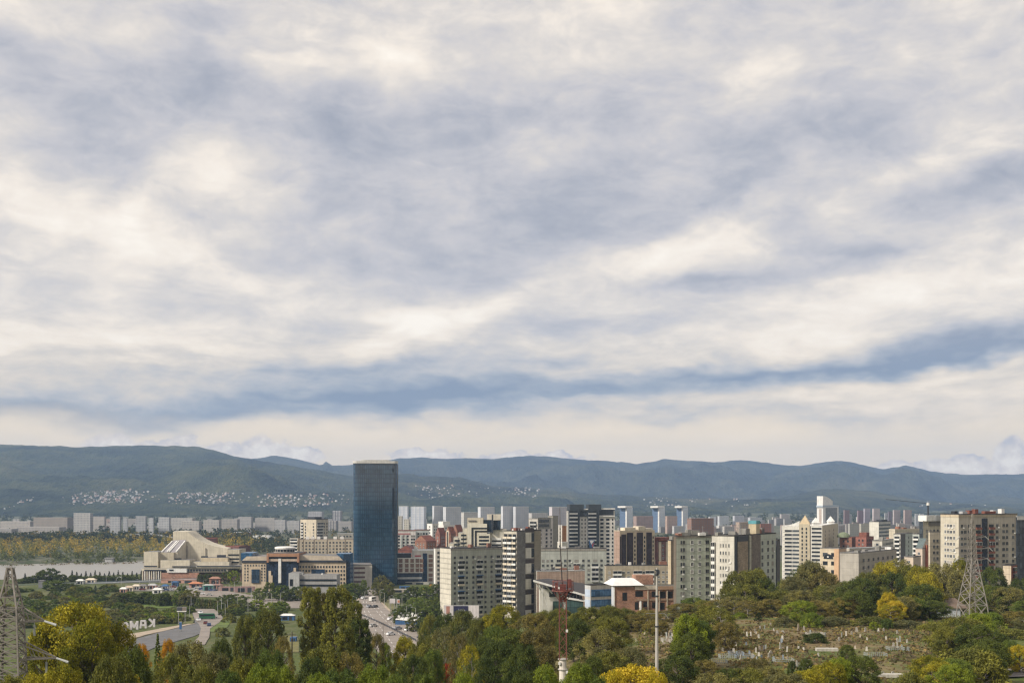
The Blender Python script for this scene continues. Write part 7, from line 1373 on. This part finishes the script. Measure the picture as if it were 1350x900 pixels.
for a in [ # kind, colour, px, crown top, width, depth
    # left foreground
    (B, 'gold', 104, 789, 112, 168), (B, 'gold', 60, 822, 62, 165), (B, 'gold', 152, 818, 70, 172), (B, 'gold', 120, 812, 90, 160), (SH, 'gold', 82, 872, 64, 112), (B, 'olive', 150, 858, 58, 116), (B, 'dark', 176, 848, 46, 126), (SP, 'mid', 208, 833, 24, 180), (SH, 'orange', 187, 846, 22, 240), (SH, 'orange', 222, 840, 24, 260), (SH, 'red', 163, 852, 18, 170), (B, 'mid', 180, 862, 36, 150), (SH, 'gold', 44, 884, 50, 108), (SH, 'olive', 14, 886, 44, 118), (B, 'olive', 100, 850, 56, 160), (SH, 'gold', 172, 884, 34, 120),
    (B, 'tan', 250, 842, 66, 150), (B, 'olive', 228, 858, 52, 138), (B, 'tan', 281, 856, 58, 138), (B, 'dark', 292, 838, 36, 190), (B, 'olive', 262, 872, 54, 122), (B, 'olive', 318, 864, 50, 124), (B, 'mid', 355, 852, 52, 142), (B, 'lime', 348, 872, 54, 122), (B, 'olive', 352, 798, 48, 235), (B, 'olive', 324, 808, 36, 240), (B, 'dark', 339, 812, 40, 245), (SPA, 'rust', 374, 835, 30, 205), (SH, 'lime', 372, 874, 44, 128), (SH, 'mid', 300, 880, 50, 118),
    (PO, 'olive', 411, 769, 46, 240), (PO, 'olive', 444, 768, 56, 235), (PO, 'rust', 427, 778, 46, 245), (PO, 'olive', 468, 788, 38, 232), (PO, 'dark', 475, 812, 50, 225), (PO, 'olive', 456, 820, 40, 200), (B, 'olive', 425, 848, 60, 150), (SPA, 'rust', 462, 856, 44, 150), (B, 'mid', 448, 878, 60, 120), (SH, 'lime', 492, 872, 56, 124), (B, 'dark', 412, 862, 40, 140), (SH, 'lime', 420, 884, 50, 112), (SH, 'mid', 520, 884, 40, 116),
    (B, 'rust', 497, 833, 27, 300), (SH, 'lime', 508, 845, 18, 300), (B, 'gold', 534, 836, 40, 230), (B, 'olive', 552, 846, 46, 190), (B, 'olive', 560, 836, 34, 240), (B, 'dark', 546, 860, 52, 160), (B, 'mid', 572, 852, 40, 170), (B, 'olive', 566, 808, 26, 330), (B, 'dark', 588, 806, 40, 330), (B, 'olive', 610, 802, 46, 320), (SPA, 'tan', 585, 824, 44, 230), (SPA, 'rust', 606, 832, 36, 210), (SPA, 'gold', 622, 846, 34, 180), (SH, 'red', 590, 872, 24, 215), (B, 'dark', 638, 836, 40, 190), (SH, 'lime', 612, 882, 40, 120), (SH, 'mid', 560, 884, 44, 118),
    (B, 'gold', 664, 794, 44, 300), (B, 'gold', 648, 806, 40, 290), (B, 'olive', 630, 812, 36, 290), (B, 'dark', 672, 826, 60, 200), (B, 'dark', 656, 842, 56, 170), (B, 'mid', 650, 822, 40, 230), (B, 'dark', 690, 846, 50, 160), (B, 'rust', 706, 806, 50, 250), (B, 'olive', 724, 802, 46, 260), (B, 'rust', 700, 828, 56, 200), (B, 'rust', 716, 848, 50, 170), (B, 'dark', 756, 814, 44, 215), (B, 'olive', 738, 800, 36, 280), (SH, 'lime', 718, 872, 44, 120), (SH, 'lime', 764, 870, 44, 124), (SH, 'dark', 690, 882, 44, 116), (SH, 'rust', 740, 880, 40, 140),
    (B, 'olive', 776, 798, 48, 265), (B, 'olive', 802, 796, 44, 270), (B, 'olive', 806, 810, 60, 220), (B, 'tan', 790, 826, 56, 190), (B, 'olive', 818, 800, 40, 280), (B, 'olive', 764, 806, 40, 270), (SH, 'olive', 800, 856, 60, 150), (SH, 'tan', 830, 850, 50, 165), (SPA, 'rust', 852, 802, 44, 285), (B, 'rust', 838, 808, 40, 270), (SPA, 'rust', 878, 804, 40, 300), (SH, 'dark', 782, 862, 34, 145), (B, 'rust', 868, 816, 34, 260),
    (SH, 'yellow', 838, 873, 92, 106), (SH, 'yellow', 812, 880, 44, 104), (SH, 'yellow', 866, 882, 40, 103), (SH, 'mid', 790, 886, 34, 102),
    # the clearing and its edge
    (B, 'lime', 906, 806, 46, 196), (B, 'mid', 920, 814, 56, 200), (B, 'dark', 912, 832, 50, 190), (SH, 'dark', 894, 862, 66, 160), (B, 'olive', 935, 796, 44, 255), (SPA, 'olive', 950, 798, 46, 240), (B, 'rust', 956, 818, 36, 225), (SH, 'rust', 930, 868, 46, 170), (SH, 'dark', 958, 878, 36, 140), (SH, 'tan', 940, 884, 60, 128), (SH, 'olive', 985, 878, 60, 140), (SH, 'tan', 1016, 876, 50, 150), (SH, 'rust', 1000, 866, 40, 165),
    (B, 'olive', 975, 750, 52, 370), (B, 'olive', 997, 747, 46, 372), (B, 'dark', 1008, 760, 38, 368), (B, 'olive', 962, 768, 34, 365), (B, 'olive', 984, 768, 60, 360), (SPA, 'tan', 968, 784, 44, 330), (B, 'mid', 915, 786, 40, 365), (B, 'olive', 930, 790, 44, 350), (SPA, 'rust', 948, 788, 46, 335), (B, 'rust', 900, 794, 40, 350), (SPA, 'rust', 986, 790, 36, 320), (B, 'rust', 1016, 788, 44, 320), (SP, 'pine', 1000, 806, 18, 300), (SH, 'lime', 975, 806, 22, 310), (SH, 'lime', 962, 812, 18, 305), (SH, 'mid', 925, 812, 40, 300), (SH, 'tan', 1005, 822, 40, 285),
    (B, 'dark', 1036, 762, 34, 400), (B, 'tan', 1044, 758, 44, 390), (B, 'tan', 1070, 737, 48, 400), (B, 'dark', 1062, 742, 40, 405), (B, 'rust', 1088, 752, 44, 395), (B, 'olive', 1030, 776, 44, 360), (B, 'tan', 1056, 776, 52, 350), (B, 'lime', 1058, 790, 44, 292), (SH, 'lime', 1070, 806, 34, 280), (B, 'olive', 1090, 770, 50, 350), (SH, 'tan', 1034, 812, 36, 282), (B, 'rust', 1078, 790, 40, 320), (SPA, 'tan', 1104, 768, 46, 345), (B, 'olive', 1116, 764, 44, 370), (B, 'dark', 1136, 760, 56, 335), (B, 'rust', 1112, 786, 44, 310), (B, 'dark', 1128, 776, 50, 310), (B, 'olive', 1146, 752, 44, 385),
    (B, 'gold', 1166, 738, 44, 400), (B, 'dark', 1176, 752, 48, 385), (SPA, 'tan', 1186, 734, 44, 420), (B, 'olive', 1200, 742, 50, 400), (B, 'gold', 1214, 744, 40, 392), (B, 'gold', 1222, 752, 46, 375), (B, 'tan', 1240, 740, 52, 420), (B, 'tan', 1260, 750, 50, 415), (B, 'yellow', 1170, 779, 24, 300), (B, 'yellow', 1180, 790, 26, 296), (SPA, 'gold', 1174, 796, 36, 294), (B, 'tan', 1192, 784, 44, 300), (B, 'dark', 1215, 768, 60, 320), (B, 'dark', 1226, 790, 56, 305), (B, 'mid', 1200, 786, 44, 305), (B, 'olive', 1160, 772, 40, 350), (SH, 'olive', 1150, 812, 60, 282), (SH, 'tan', 1100, 812, 60, 284), (SH, 'lime', 1152, 818, 14, 270), (SH, 'mid', 1170, 814, 20, 275), (SH, 'tan', 1196, 816, 44, 276), (SH, 'olive', 1232, 818, 40, 270),
    (B, 'gold', 1266, 733, 32, 450), (B, 'dark', 1308, 745, 44, 440), (B, 'olive', 1296, 770, 50, 400), (B, 'dark', 1262, 770, 36, 430), (B, 'dark', 1312, 770, 52, 380), (B, 'tan', 1330, 772, 48, 375), (B, 'dark', 1346, 760, 40, 430), (SH, 'lime', 1308, 806, 44, 280), (B, 'rust', 1340, 804, 44, 280), (B, 'mid', 1352, 790, 40, 330), (SH, 'olive', 1335, 828, 60, 250), (SPA, 'tan', 1352, 812, 40, 260),
    (B, 'olive', 1268, 812, 76, 215), (B, 'dark', 1284, 820, 64, 205), (B, 'olive', 1250, 824, 50, 210), (SH, 'lime', 1290, 806, 40, 240), (SH, 'olive', 1284, 852, 96, 172), (SH, 'dark', 1304, 842, 60, 185), (SH, 'mid', 1262, 866, 56, 165), (SH, 'gold', 1226, 862, 52, 170), (SH, 'gold', 1240, 870, 50, 162), (SH, 'dark', 1310, 860, 40, 175), (SH, 'yellow', 1344, 848, 36, 190), (SH, 'mid', 1330, 842, 30, 200), (SH, 'lime', 1256, 872, 44, 150),
    (SH, 'lime', 1106, 864, 40, 158), (SH, 'gold', 1096, 870, 44, 150), (SH, 'dark', 1134, 862, 54, 160), (SH, 'gold', 1082, 874, 34, 156), (SH, 'dark', 1064, 866, 26, 172), (SH, 'dark', 1044, 868, 12, 176), (SH, 'dark', 1118, 848, 24, 205), (SH, 'dark', 1076, 833, 40, 240), (SH, 'tan', 1040, 884, 60, 130), (SH, 'gold', 1064, 880, 50, 140), (SH, 'olive', 1200, 884, 50, 150)]: tree(*a)
# mid-distance trees by the river, the roads and between the blocks
for a in [(SM, 'dark', 66, 748, 22, 960), (SM, 'dark', 58, 752, 24, 955), (SM, 'dark', 47, 758, 22, 950), (SM, 'dark', 80, 756, 18, 950), (SM, 'dark', 36, 760, 18, 955), (SSP, 'pine', 33, 755, 8, 945), (SM, 'dark', 28, 763, 18, 940), (SM, 'mid', 70, 764, 30, 870), (SM, 'dark', 88, 768, 28, 870), (SM, 'mid', 34, 775, 24, 860), (SM, 'dark', 112, 772, 22, 860), (SM, 'dark', 142, 770, 22, 865), (SSP, 'pine', 126, 771, 8, 860), (SM, 'mid', 98, 774, 26, 855), (SM, 'dark', 20, 778, 24, 850), (SM, 'dark', 4, 776, 24, 850), (SM, 'mid', 153, 773, 16, 860)] + \
    [(SSP, 'pine', 95 + 6.1 * i, 751 + (i * 37 % 5), 8, 975 + (i * 13 % 20)) for i in range(16)] + [(SM, 'dark', 96 + 8 * i, 757 + (i * 29 % 4), 12, 968) for i in range(11)] + \
    [(SM, 'mid', 240, 771, 16, 790), (SM, 'olive', 250, 776, 20, 770), (SM, 'mid', 236, 780, 18, 740), (SM, 'dark', 247, 786, 20, 735), (SM, 'dark', 297, 783, 18, 745), (SM, 'dark', 309, 782, 26, 735), (SM, 'mid', 290, 793, 14, 715), (SM, 'dark', 318, 790, 22, 715), (SM, 'dark', 356, 766, 18, 800), (SM, 'mid', 372, 770, 22, 790), (SM, 'dark', 380, 776, 20, 780), (SM, 'mid', 392, 772, 22, 785), (SM, 'olive', 405, 772, 22, 770), (SM, 'mid', 314, 800, 20, 690), (SM, 'dark', 296, 802, 20, 690), (SM, 'mid', 342, 774, 16, 780), (SM, 'dark', 468, 767, 18, 820), (SM, 'mid', 458, 768, 20, 800), (SM, 'dark', 476, 772, 14, 800), (SM, 'mid', 462, 780, 20, 750),
     (SM, 'tan', 503, 757, 18, 830), (SM, 'tan', 508, 764, 18, 800), (SM, 'olive', 497, 766, 14, 820), (SM, 'dark', 505, 776, 12, 770), (SM, 'olive', 512, 770, 14, 790), (SM, 'dark', 530, 781, 14, 770), (SM, 'mid', 522, 784, 10, 760), (SM, 'mid', 548, 786, 26, 690), (SM, 'dark', 532, 797, 22, 660), (SM, 'mid', 560, 788, 28, 680), (SM, 'dark', 575, 786, 24, 665), (SM, 'dark', 584, 790, 20, 640), (SM, 'mid', 566, 798, 26, 640), (SM, 'dark', 552, 800, 24, 640), (SM, 'olive', 545, 812, 18, 600), (SM, 'dark', 562, 812, 26, 590), (SM, 'olive', 578, 812, 20, 570), (SM, 'dark', 526, 801, 20, 640),
     (SM, 'lime', 309, 751, 14, 930), (SM, 'dark', 299, 752, 12, 935), (SM, 'dark', 274, 755, 14, 940), (SM, 'dark', 285, 757, 12, 940), (SM, 'dark', 264, 756, 10, 940),
     (SM, 'mid', 480, 763, 10, 850), (SM, 'dark', 545, 772, 20, 800), (SM, 'mid', 562, 771, 22, 790), (SM, 'dark', 575, 768, 16, 800), (SM, 'mid', 40, 790, 30, 700), (SM, 'olive', 8, 795, 30, 680)]: tree(*a)
q = random.Random(31)
for i in range(190):                                                     # bushes of the park left of the road
    px = q.uniform(28, 250); py = q.uniform(786, 829)
    if 184 < px < 240 and py < 805: continue
    if px > 150 and py > 824: continue
    if py > 829 - max(0, px - 165) * .10: continue
    p = on_ground(px, py, 380); s_ = q.uniform(9, 19) * (.7 + (py - 780) / 110); tree(SS, q.choice(('olive', 'mid', 'tan', 'olive', 'lime', 'mid')), px, py - s_ * .62, s_ * 1.25, p.y)
for i in range(17): px = 122 + 8 * i + q.uniform(-2, 2); tree(SM, q.choice(('olive', 'mid', 'dark', 'tan')), px, 780 + 4 * abs(i - 9) / 9 + q.uniform(-3, 3), q.uniform(14, 22), q.uniform(770, 800) - 3 * i)
for i in range(34):
    px = q.uniform(284, 372); py = q.uniform(804, 846); p = on_ground(px, py, 380)
    if abs(px - 285) < 12 and py < 835: continue
    s_ = q.uniform(10, 19); tree(q.choice((SS, SM, SS)), q.choice(('olive', 'mid', 'lime', 'tan')), px, py - s_ * .8, s_ * 1.1, p.y)
for i in range(22): px = q.uniform(0, 150); py = q.uniform(778, 792); p = on_ground(px, py, 380); s_ = q.uniform(9, 16); tree(SS, q.choice(('olive', 'mid', 'dark', 'tan')), px, py - s_ * .6, s_ * 1.3, p.y)
for i in range(8): px = 262 + 5.0 * i; tree(SS, 'tan' if i % 2 else 'dark', px, 788 + .4 * i, 9, 730)

q = random.Random(44)
for i in range(36):                                                     # the slope goes on beyond both edges of the frame
    px = q.choice((q.uniform(-420, -60), q.uniform(1400, 1820))); D = q.uniform(170, 520); tree(B, q.choice(('olive', 'mid', 'tan', 'gold', 'dark')), px, 655 + (CZ - ground(xat(px, D), D) - q.uniform(7, 12)) / D * F, q.uniform(6, 10) / D * F, D)

# ---------------------------------------------------------------- labels of trees and lamps: what each stands by
MARKS = [('the red lattice mast', 742, 830), ('the left pylon', 13, 830), ('the right hand pylon', 1282, 780), ('the concrete lamp pole', 866, 830), ('the glass tower foot', 495, 768), ('the main road', 505, 815), ('the nine storey pair', 960, 780), ('the gravestone clearing', 1040, 845), ('the dry clearing right side', 1160, 850), ('the grey panel block', 620, 800), ('the brick ruin', 850, 800), ('the beige block with red balconies', 1320, 770), ('the white roadside letters', 184, 830), ('the concert hall', 240, 768), ('the office palace', 385, 785), ('the long viaduct', 80, 772), ('the white tent', 540, 815), ('the low grey concrete hall', 1140, 760), ('the spire residence', 1060, 750), ('the pale plaza', 270, 815), ('the bottom right lane', 1330, 890), ('the dark poplars', 440, 820), ('the wide billboard', 608, 806), ('the cottage', 1250, 800), ('the park lawn', 205, 796), ('the blue shop pavilion', 378, 815), ('the yellow bush', 838, 885)]
ORD = ['nearest', 'second nearest', 'third nearest', 'fourth nearest', 'fifth nearest', 'sixth nearest', 'seventh nearest', 'eighth nearest', 'ninth nearest', 'tenth nearest']
def label_all(items, group=None):
    """items: (object, look, category, px, py); same look by the same landmark is told apart by order of distance"""
    by = {}
    for o, look, cat, px, py in items:
        mk = min(MARKS, key=lambda m_: math.hypot(m_[1] - px, (m_[2] - py) * 1.4)); d = px - mk[1]; e = py - mk[2]
        rel = ('left of' if d < -9 else 'right of' if d > 9 else 'below' if e > 0 else 'above'); by.setdefault((look, rel, mk[0]), []).append((math.hypot(d, e), o, cat))
    for (look, rel, mk), L in by.items():
        L.sort(key=lambda z_: z_[0])
        for i, (_, o, cat) in enumerate(L):
            lab = look + ' ' + rel + ' ' + mk
            if len(L) > 1: lab = look + ' ' + rel + ' ' + mk + ', ' + (ORD[i] if i < 10 else 'number %d from' % (i + 1)) + ' to it'
            if i >= 10: lab = look + ' ' + rel + ' ' + mk + ', one of those farther off'
            if len(lab.split()) > 16: lab = lab.replace('large ', '')
            if len(lab.split()) > 16: lab = lab.replace(' to it', '')
            tag(o, lab, cat, group)
it = []
for o, col, wd, px, py, D, wpx in TREES:
    big = 'large ' if wpx > 56 else ('slim ' if wpx < 24 and 'distant' not in wd else '')
    it.append((o, big + WORD[col] + ' ' + wd, 'shrub' if ('shrub' in wd or 'bush' in wd) else 'tree', px, py))
label_all(it, 'trees and shrubs of the slope and city')
label_all([(o, 'grey street lamp', 'street lamp', *pix(o.location)) for o in LAMPS], 'street lamps along the roads')
label_all([(o, lk, cat, *pix(o.location)) for o, lk, cat in GLAB], 'gravestones in the clearing')

# ---------------------------------------------------------------- ground cover, grass and far woods
def cover(name, pts, mats, size, n, rad, seed, flat=.8):
    r = random.Random(seed); V, Fc, mi = [], [], []
    for (c, sc_, k) in pts:
        n0 = len(Fc); leaves(V, Fc, r, c, n, rad * sc_, size * sc_, flat, .5); mi += [k] * (len(Fc) - n0)
    return tag(link(name, mesh(name, V, Fc, mats, mi)), kind='stuff')
def clearing(px, py): return (940 < px < 1215 and 820 < py < 876) or (868 < px < 902 and 828 < py < 856) or (1145 < px < 1215 and 870 < py < 900)
q = random.Random(77); pts = []
while len(pts) < 2600:
    D = 85 + 420 * q.random() ** 1.5; px = q.uniform(-90, 1440); p = PG(px, D); a, b_ = pix(p)
    if clearing(a, b_) or (D > 330 and px < 560 and D > 400): continue
    if 1290 < a and b_ > 880: continue
    lowz = .55 if 160 < D < 320 and 860 < px < 1230 else 1.0
    pts.append((p + Vector((0, 0, .5 * lowz)), q.uniform(.6, 1.7) * lowz, q.choice((0, 0, 1, 1, 2, 3, 4))))
cover('undergrowth', pts, [LM['olive'], LM['mid'], LM['lime'], LM['tan'], LM['rust']], .12, 44, 1.25, 3)
V, Fc, mi = [], [], []; r = random.Random(8)
for i in range(26000):
    D = 165 + 190 * r.random(); px = r.uniform(840, 1260); p = PG(px, D); a, b_ = pix(p)
    if fbm(p.x * .07, p.y * .05, 2.0, 3) < -.12 and r.random() < .8: continue
    h = r.uniform(.12, .42); w_ = r.uniform(.15, .45); th = r.uniform(0, 3.14); dx_, dy_ = math.cos(th) * w_, math.sin(th) * w_; lx, ly = r.uniform(-.2, .2), r.uniform(-.2, .2); k = len(V)
    V += [(p.x - dx_, p.y - dy_, p.z - .05), (p.x + dx_, p.y + dy_, p.z - .05), (p.x + dx_ * .5 + lx, p.y + dy_ * .5 + ly, p.z + h), (p.x - dx_ * .6 + lx, p.y - dy_ * .6 + ly, p.z + h * .9)]; Fc.append((k, k + 1, k + 2, k + 3)); mi.append(r.choice((0, 0, 0, 1, 2)))
tag(link('dry_grass', mesh('dry_grass', V, Fc, [leafmat('grass_dry', (.165, .122, .066)), leafmat('grass_green', (.125, .122, .045)), leafmat('grass_brown', (.125, .090, .052))], mi)), kind='stuff')
q = random.Random(15); pts = []
for i in range(520):                                                    # wooded island across the river
    px = q.uniform(-70, 330); x_ = px; k = q.random() ** 1.2
    Dn = 1268 + 450 * ((px - 675) / F + .45) + 40; D = Dn - 30 + 440 * k; p = PG(px, D); h = q.uniform(10, 17) if D > Dn + 60 else q.uniform(5, 10); nb = 3
    c = q.choice((0, 0, 0, 1, 1, 2)) if D > Dn + 50 else 2
    for j in range(nb): pts.append((p + Vector((q.uniform(-2, 2), q.uniform(-2, 2), h * (.20 + .32 * j))), 1.25 - .25 * j, c if j > 0 else q.choice((c, c, 2))))
for i in range(150):
    px = q.uniform(-60, 195); Dn = 1268 + 450 * ((px - 675) / F + .45) - 6; D = Dn + q.uniform(-14, 10); p = PG(px, D); pts.append((p + Vector((0, 0, 1.6)), .8, q.choice((2, 4, 4))))
cover('island_forest', pts, [leafmat('island_yellow', (.27, .20, .04), hi=(.42, .30, .06)), leafmat('island_olive', (.15, .135, .042)), leafmat('island_green', (.075, .085, .034)), leafmat('island_dark', (.034, .042, .022)), leafmat('island_reed', (.10, .07, .035))], 1.0, 15, 4.2, 4, .8)
q = random.Random(16); pts = []
for x0, x1, D0, D1, n, h in ((-60, 100, 1750, 1980, 170, 15), (90, 330, 1800, 1970, 230, 15), (-60, 330, 2100, 2200, 160, 14), (60, 480, 1820, 1990, 230, 8), (320, 470, 1420, 1780, 170, 11), (425, 470, 1300, 1420, 30, 9), (800, 940, 1700, 1960, 150, 10), (900, 1250, 1550, 1900, 160, 8), (500, 830, 1650, 1850, 160, 9), (1100, 1220, 1000, 1250, 50, 8), (-60, 480, 2350, 4200, 420, 10), (480, 1420, 2500, 4800, 620, 11), (330, 480, 2000, 2300, 90, 9), (1000, 1030, 600, 820, 16, 7), (880, 1000, 700, 1000, 30, 7), (620, 720, 690, 760, 14, 6)):
    for i in range(n):
        D = q.uniform(D0, D1); p = PG(q.uniform(x0, x1), D); k = h / 9 * (1 if D < 2300 else 1.7)
        for j in range(2): pts.append((p + Vector((q.uniform(-3, 3), q.uniform(-3, 3), h * (.3 + .35 * j))), k * q.uniform(.8, 1.2), q.choice((0, 0, 1, 1, 2)) if D < 2300 else q.choice((0, 1))))
cover('far_woodland', pts, [leafmat('woodland_green', (.042, .050, .022)), leafmat('woodland_dark', (.030, .038, .020)), leafmat('woodland_yellow', (.13, .10, .03))], 1.3, 12, 4.6, 6, .75)
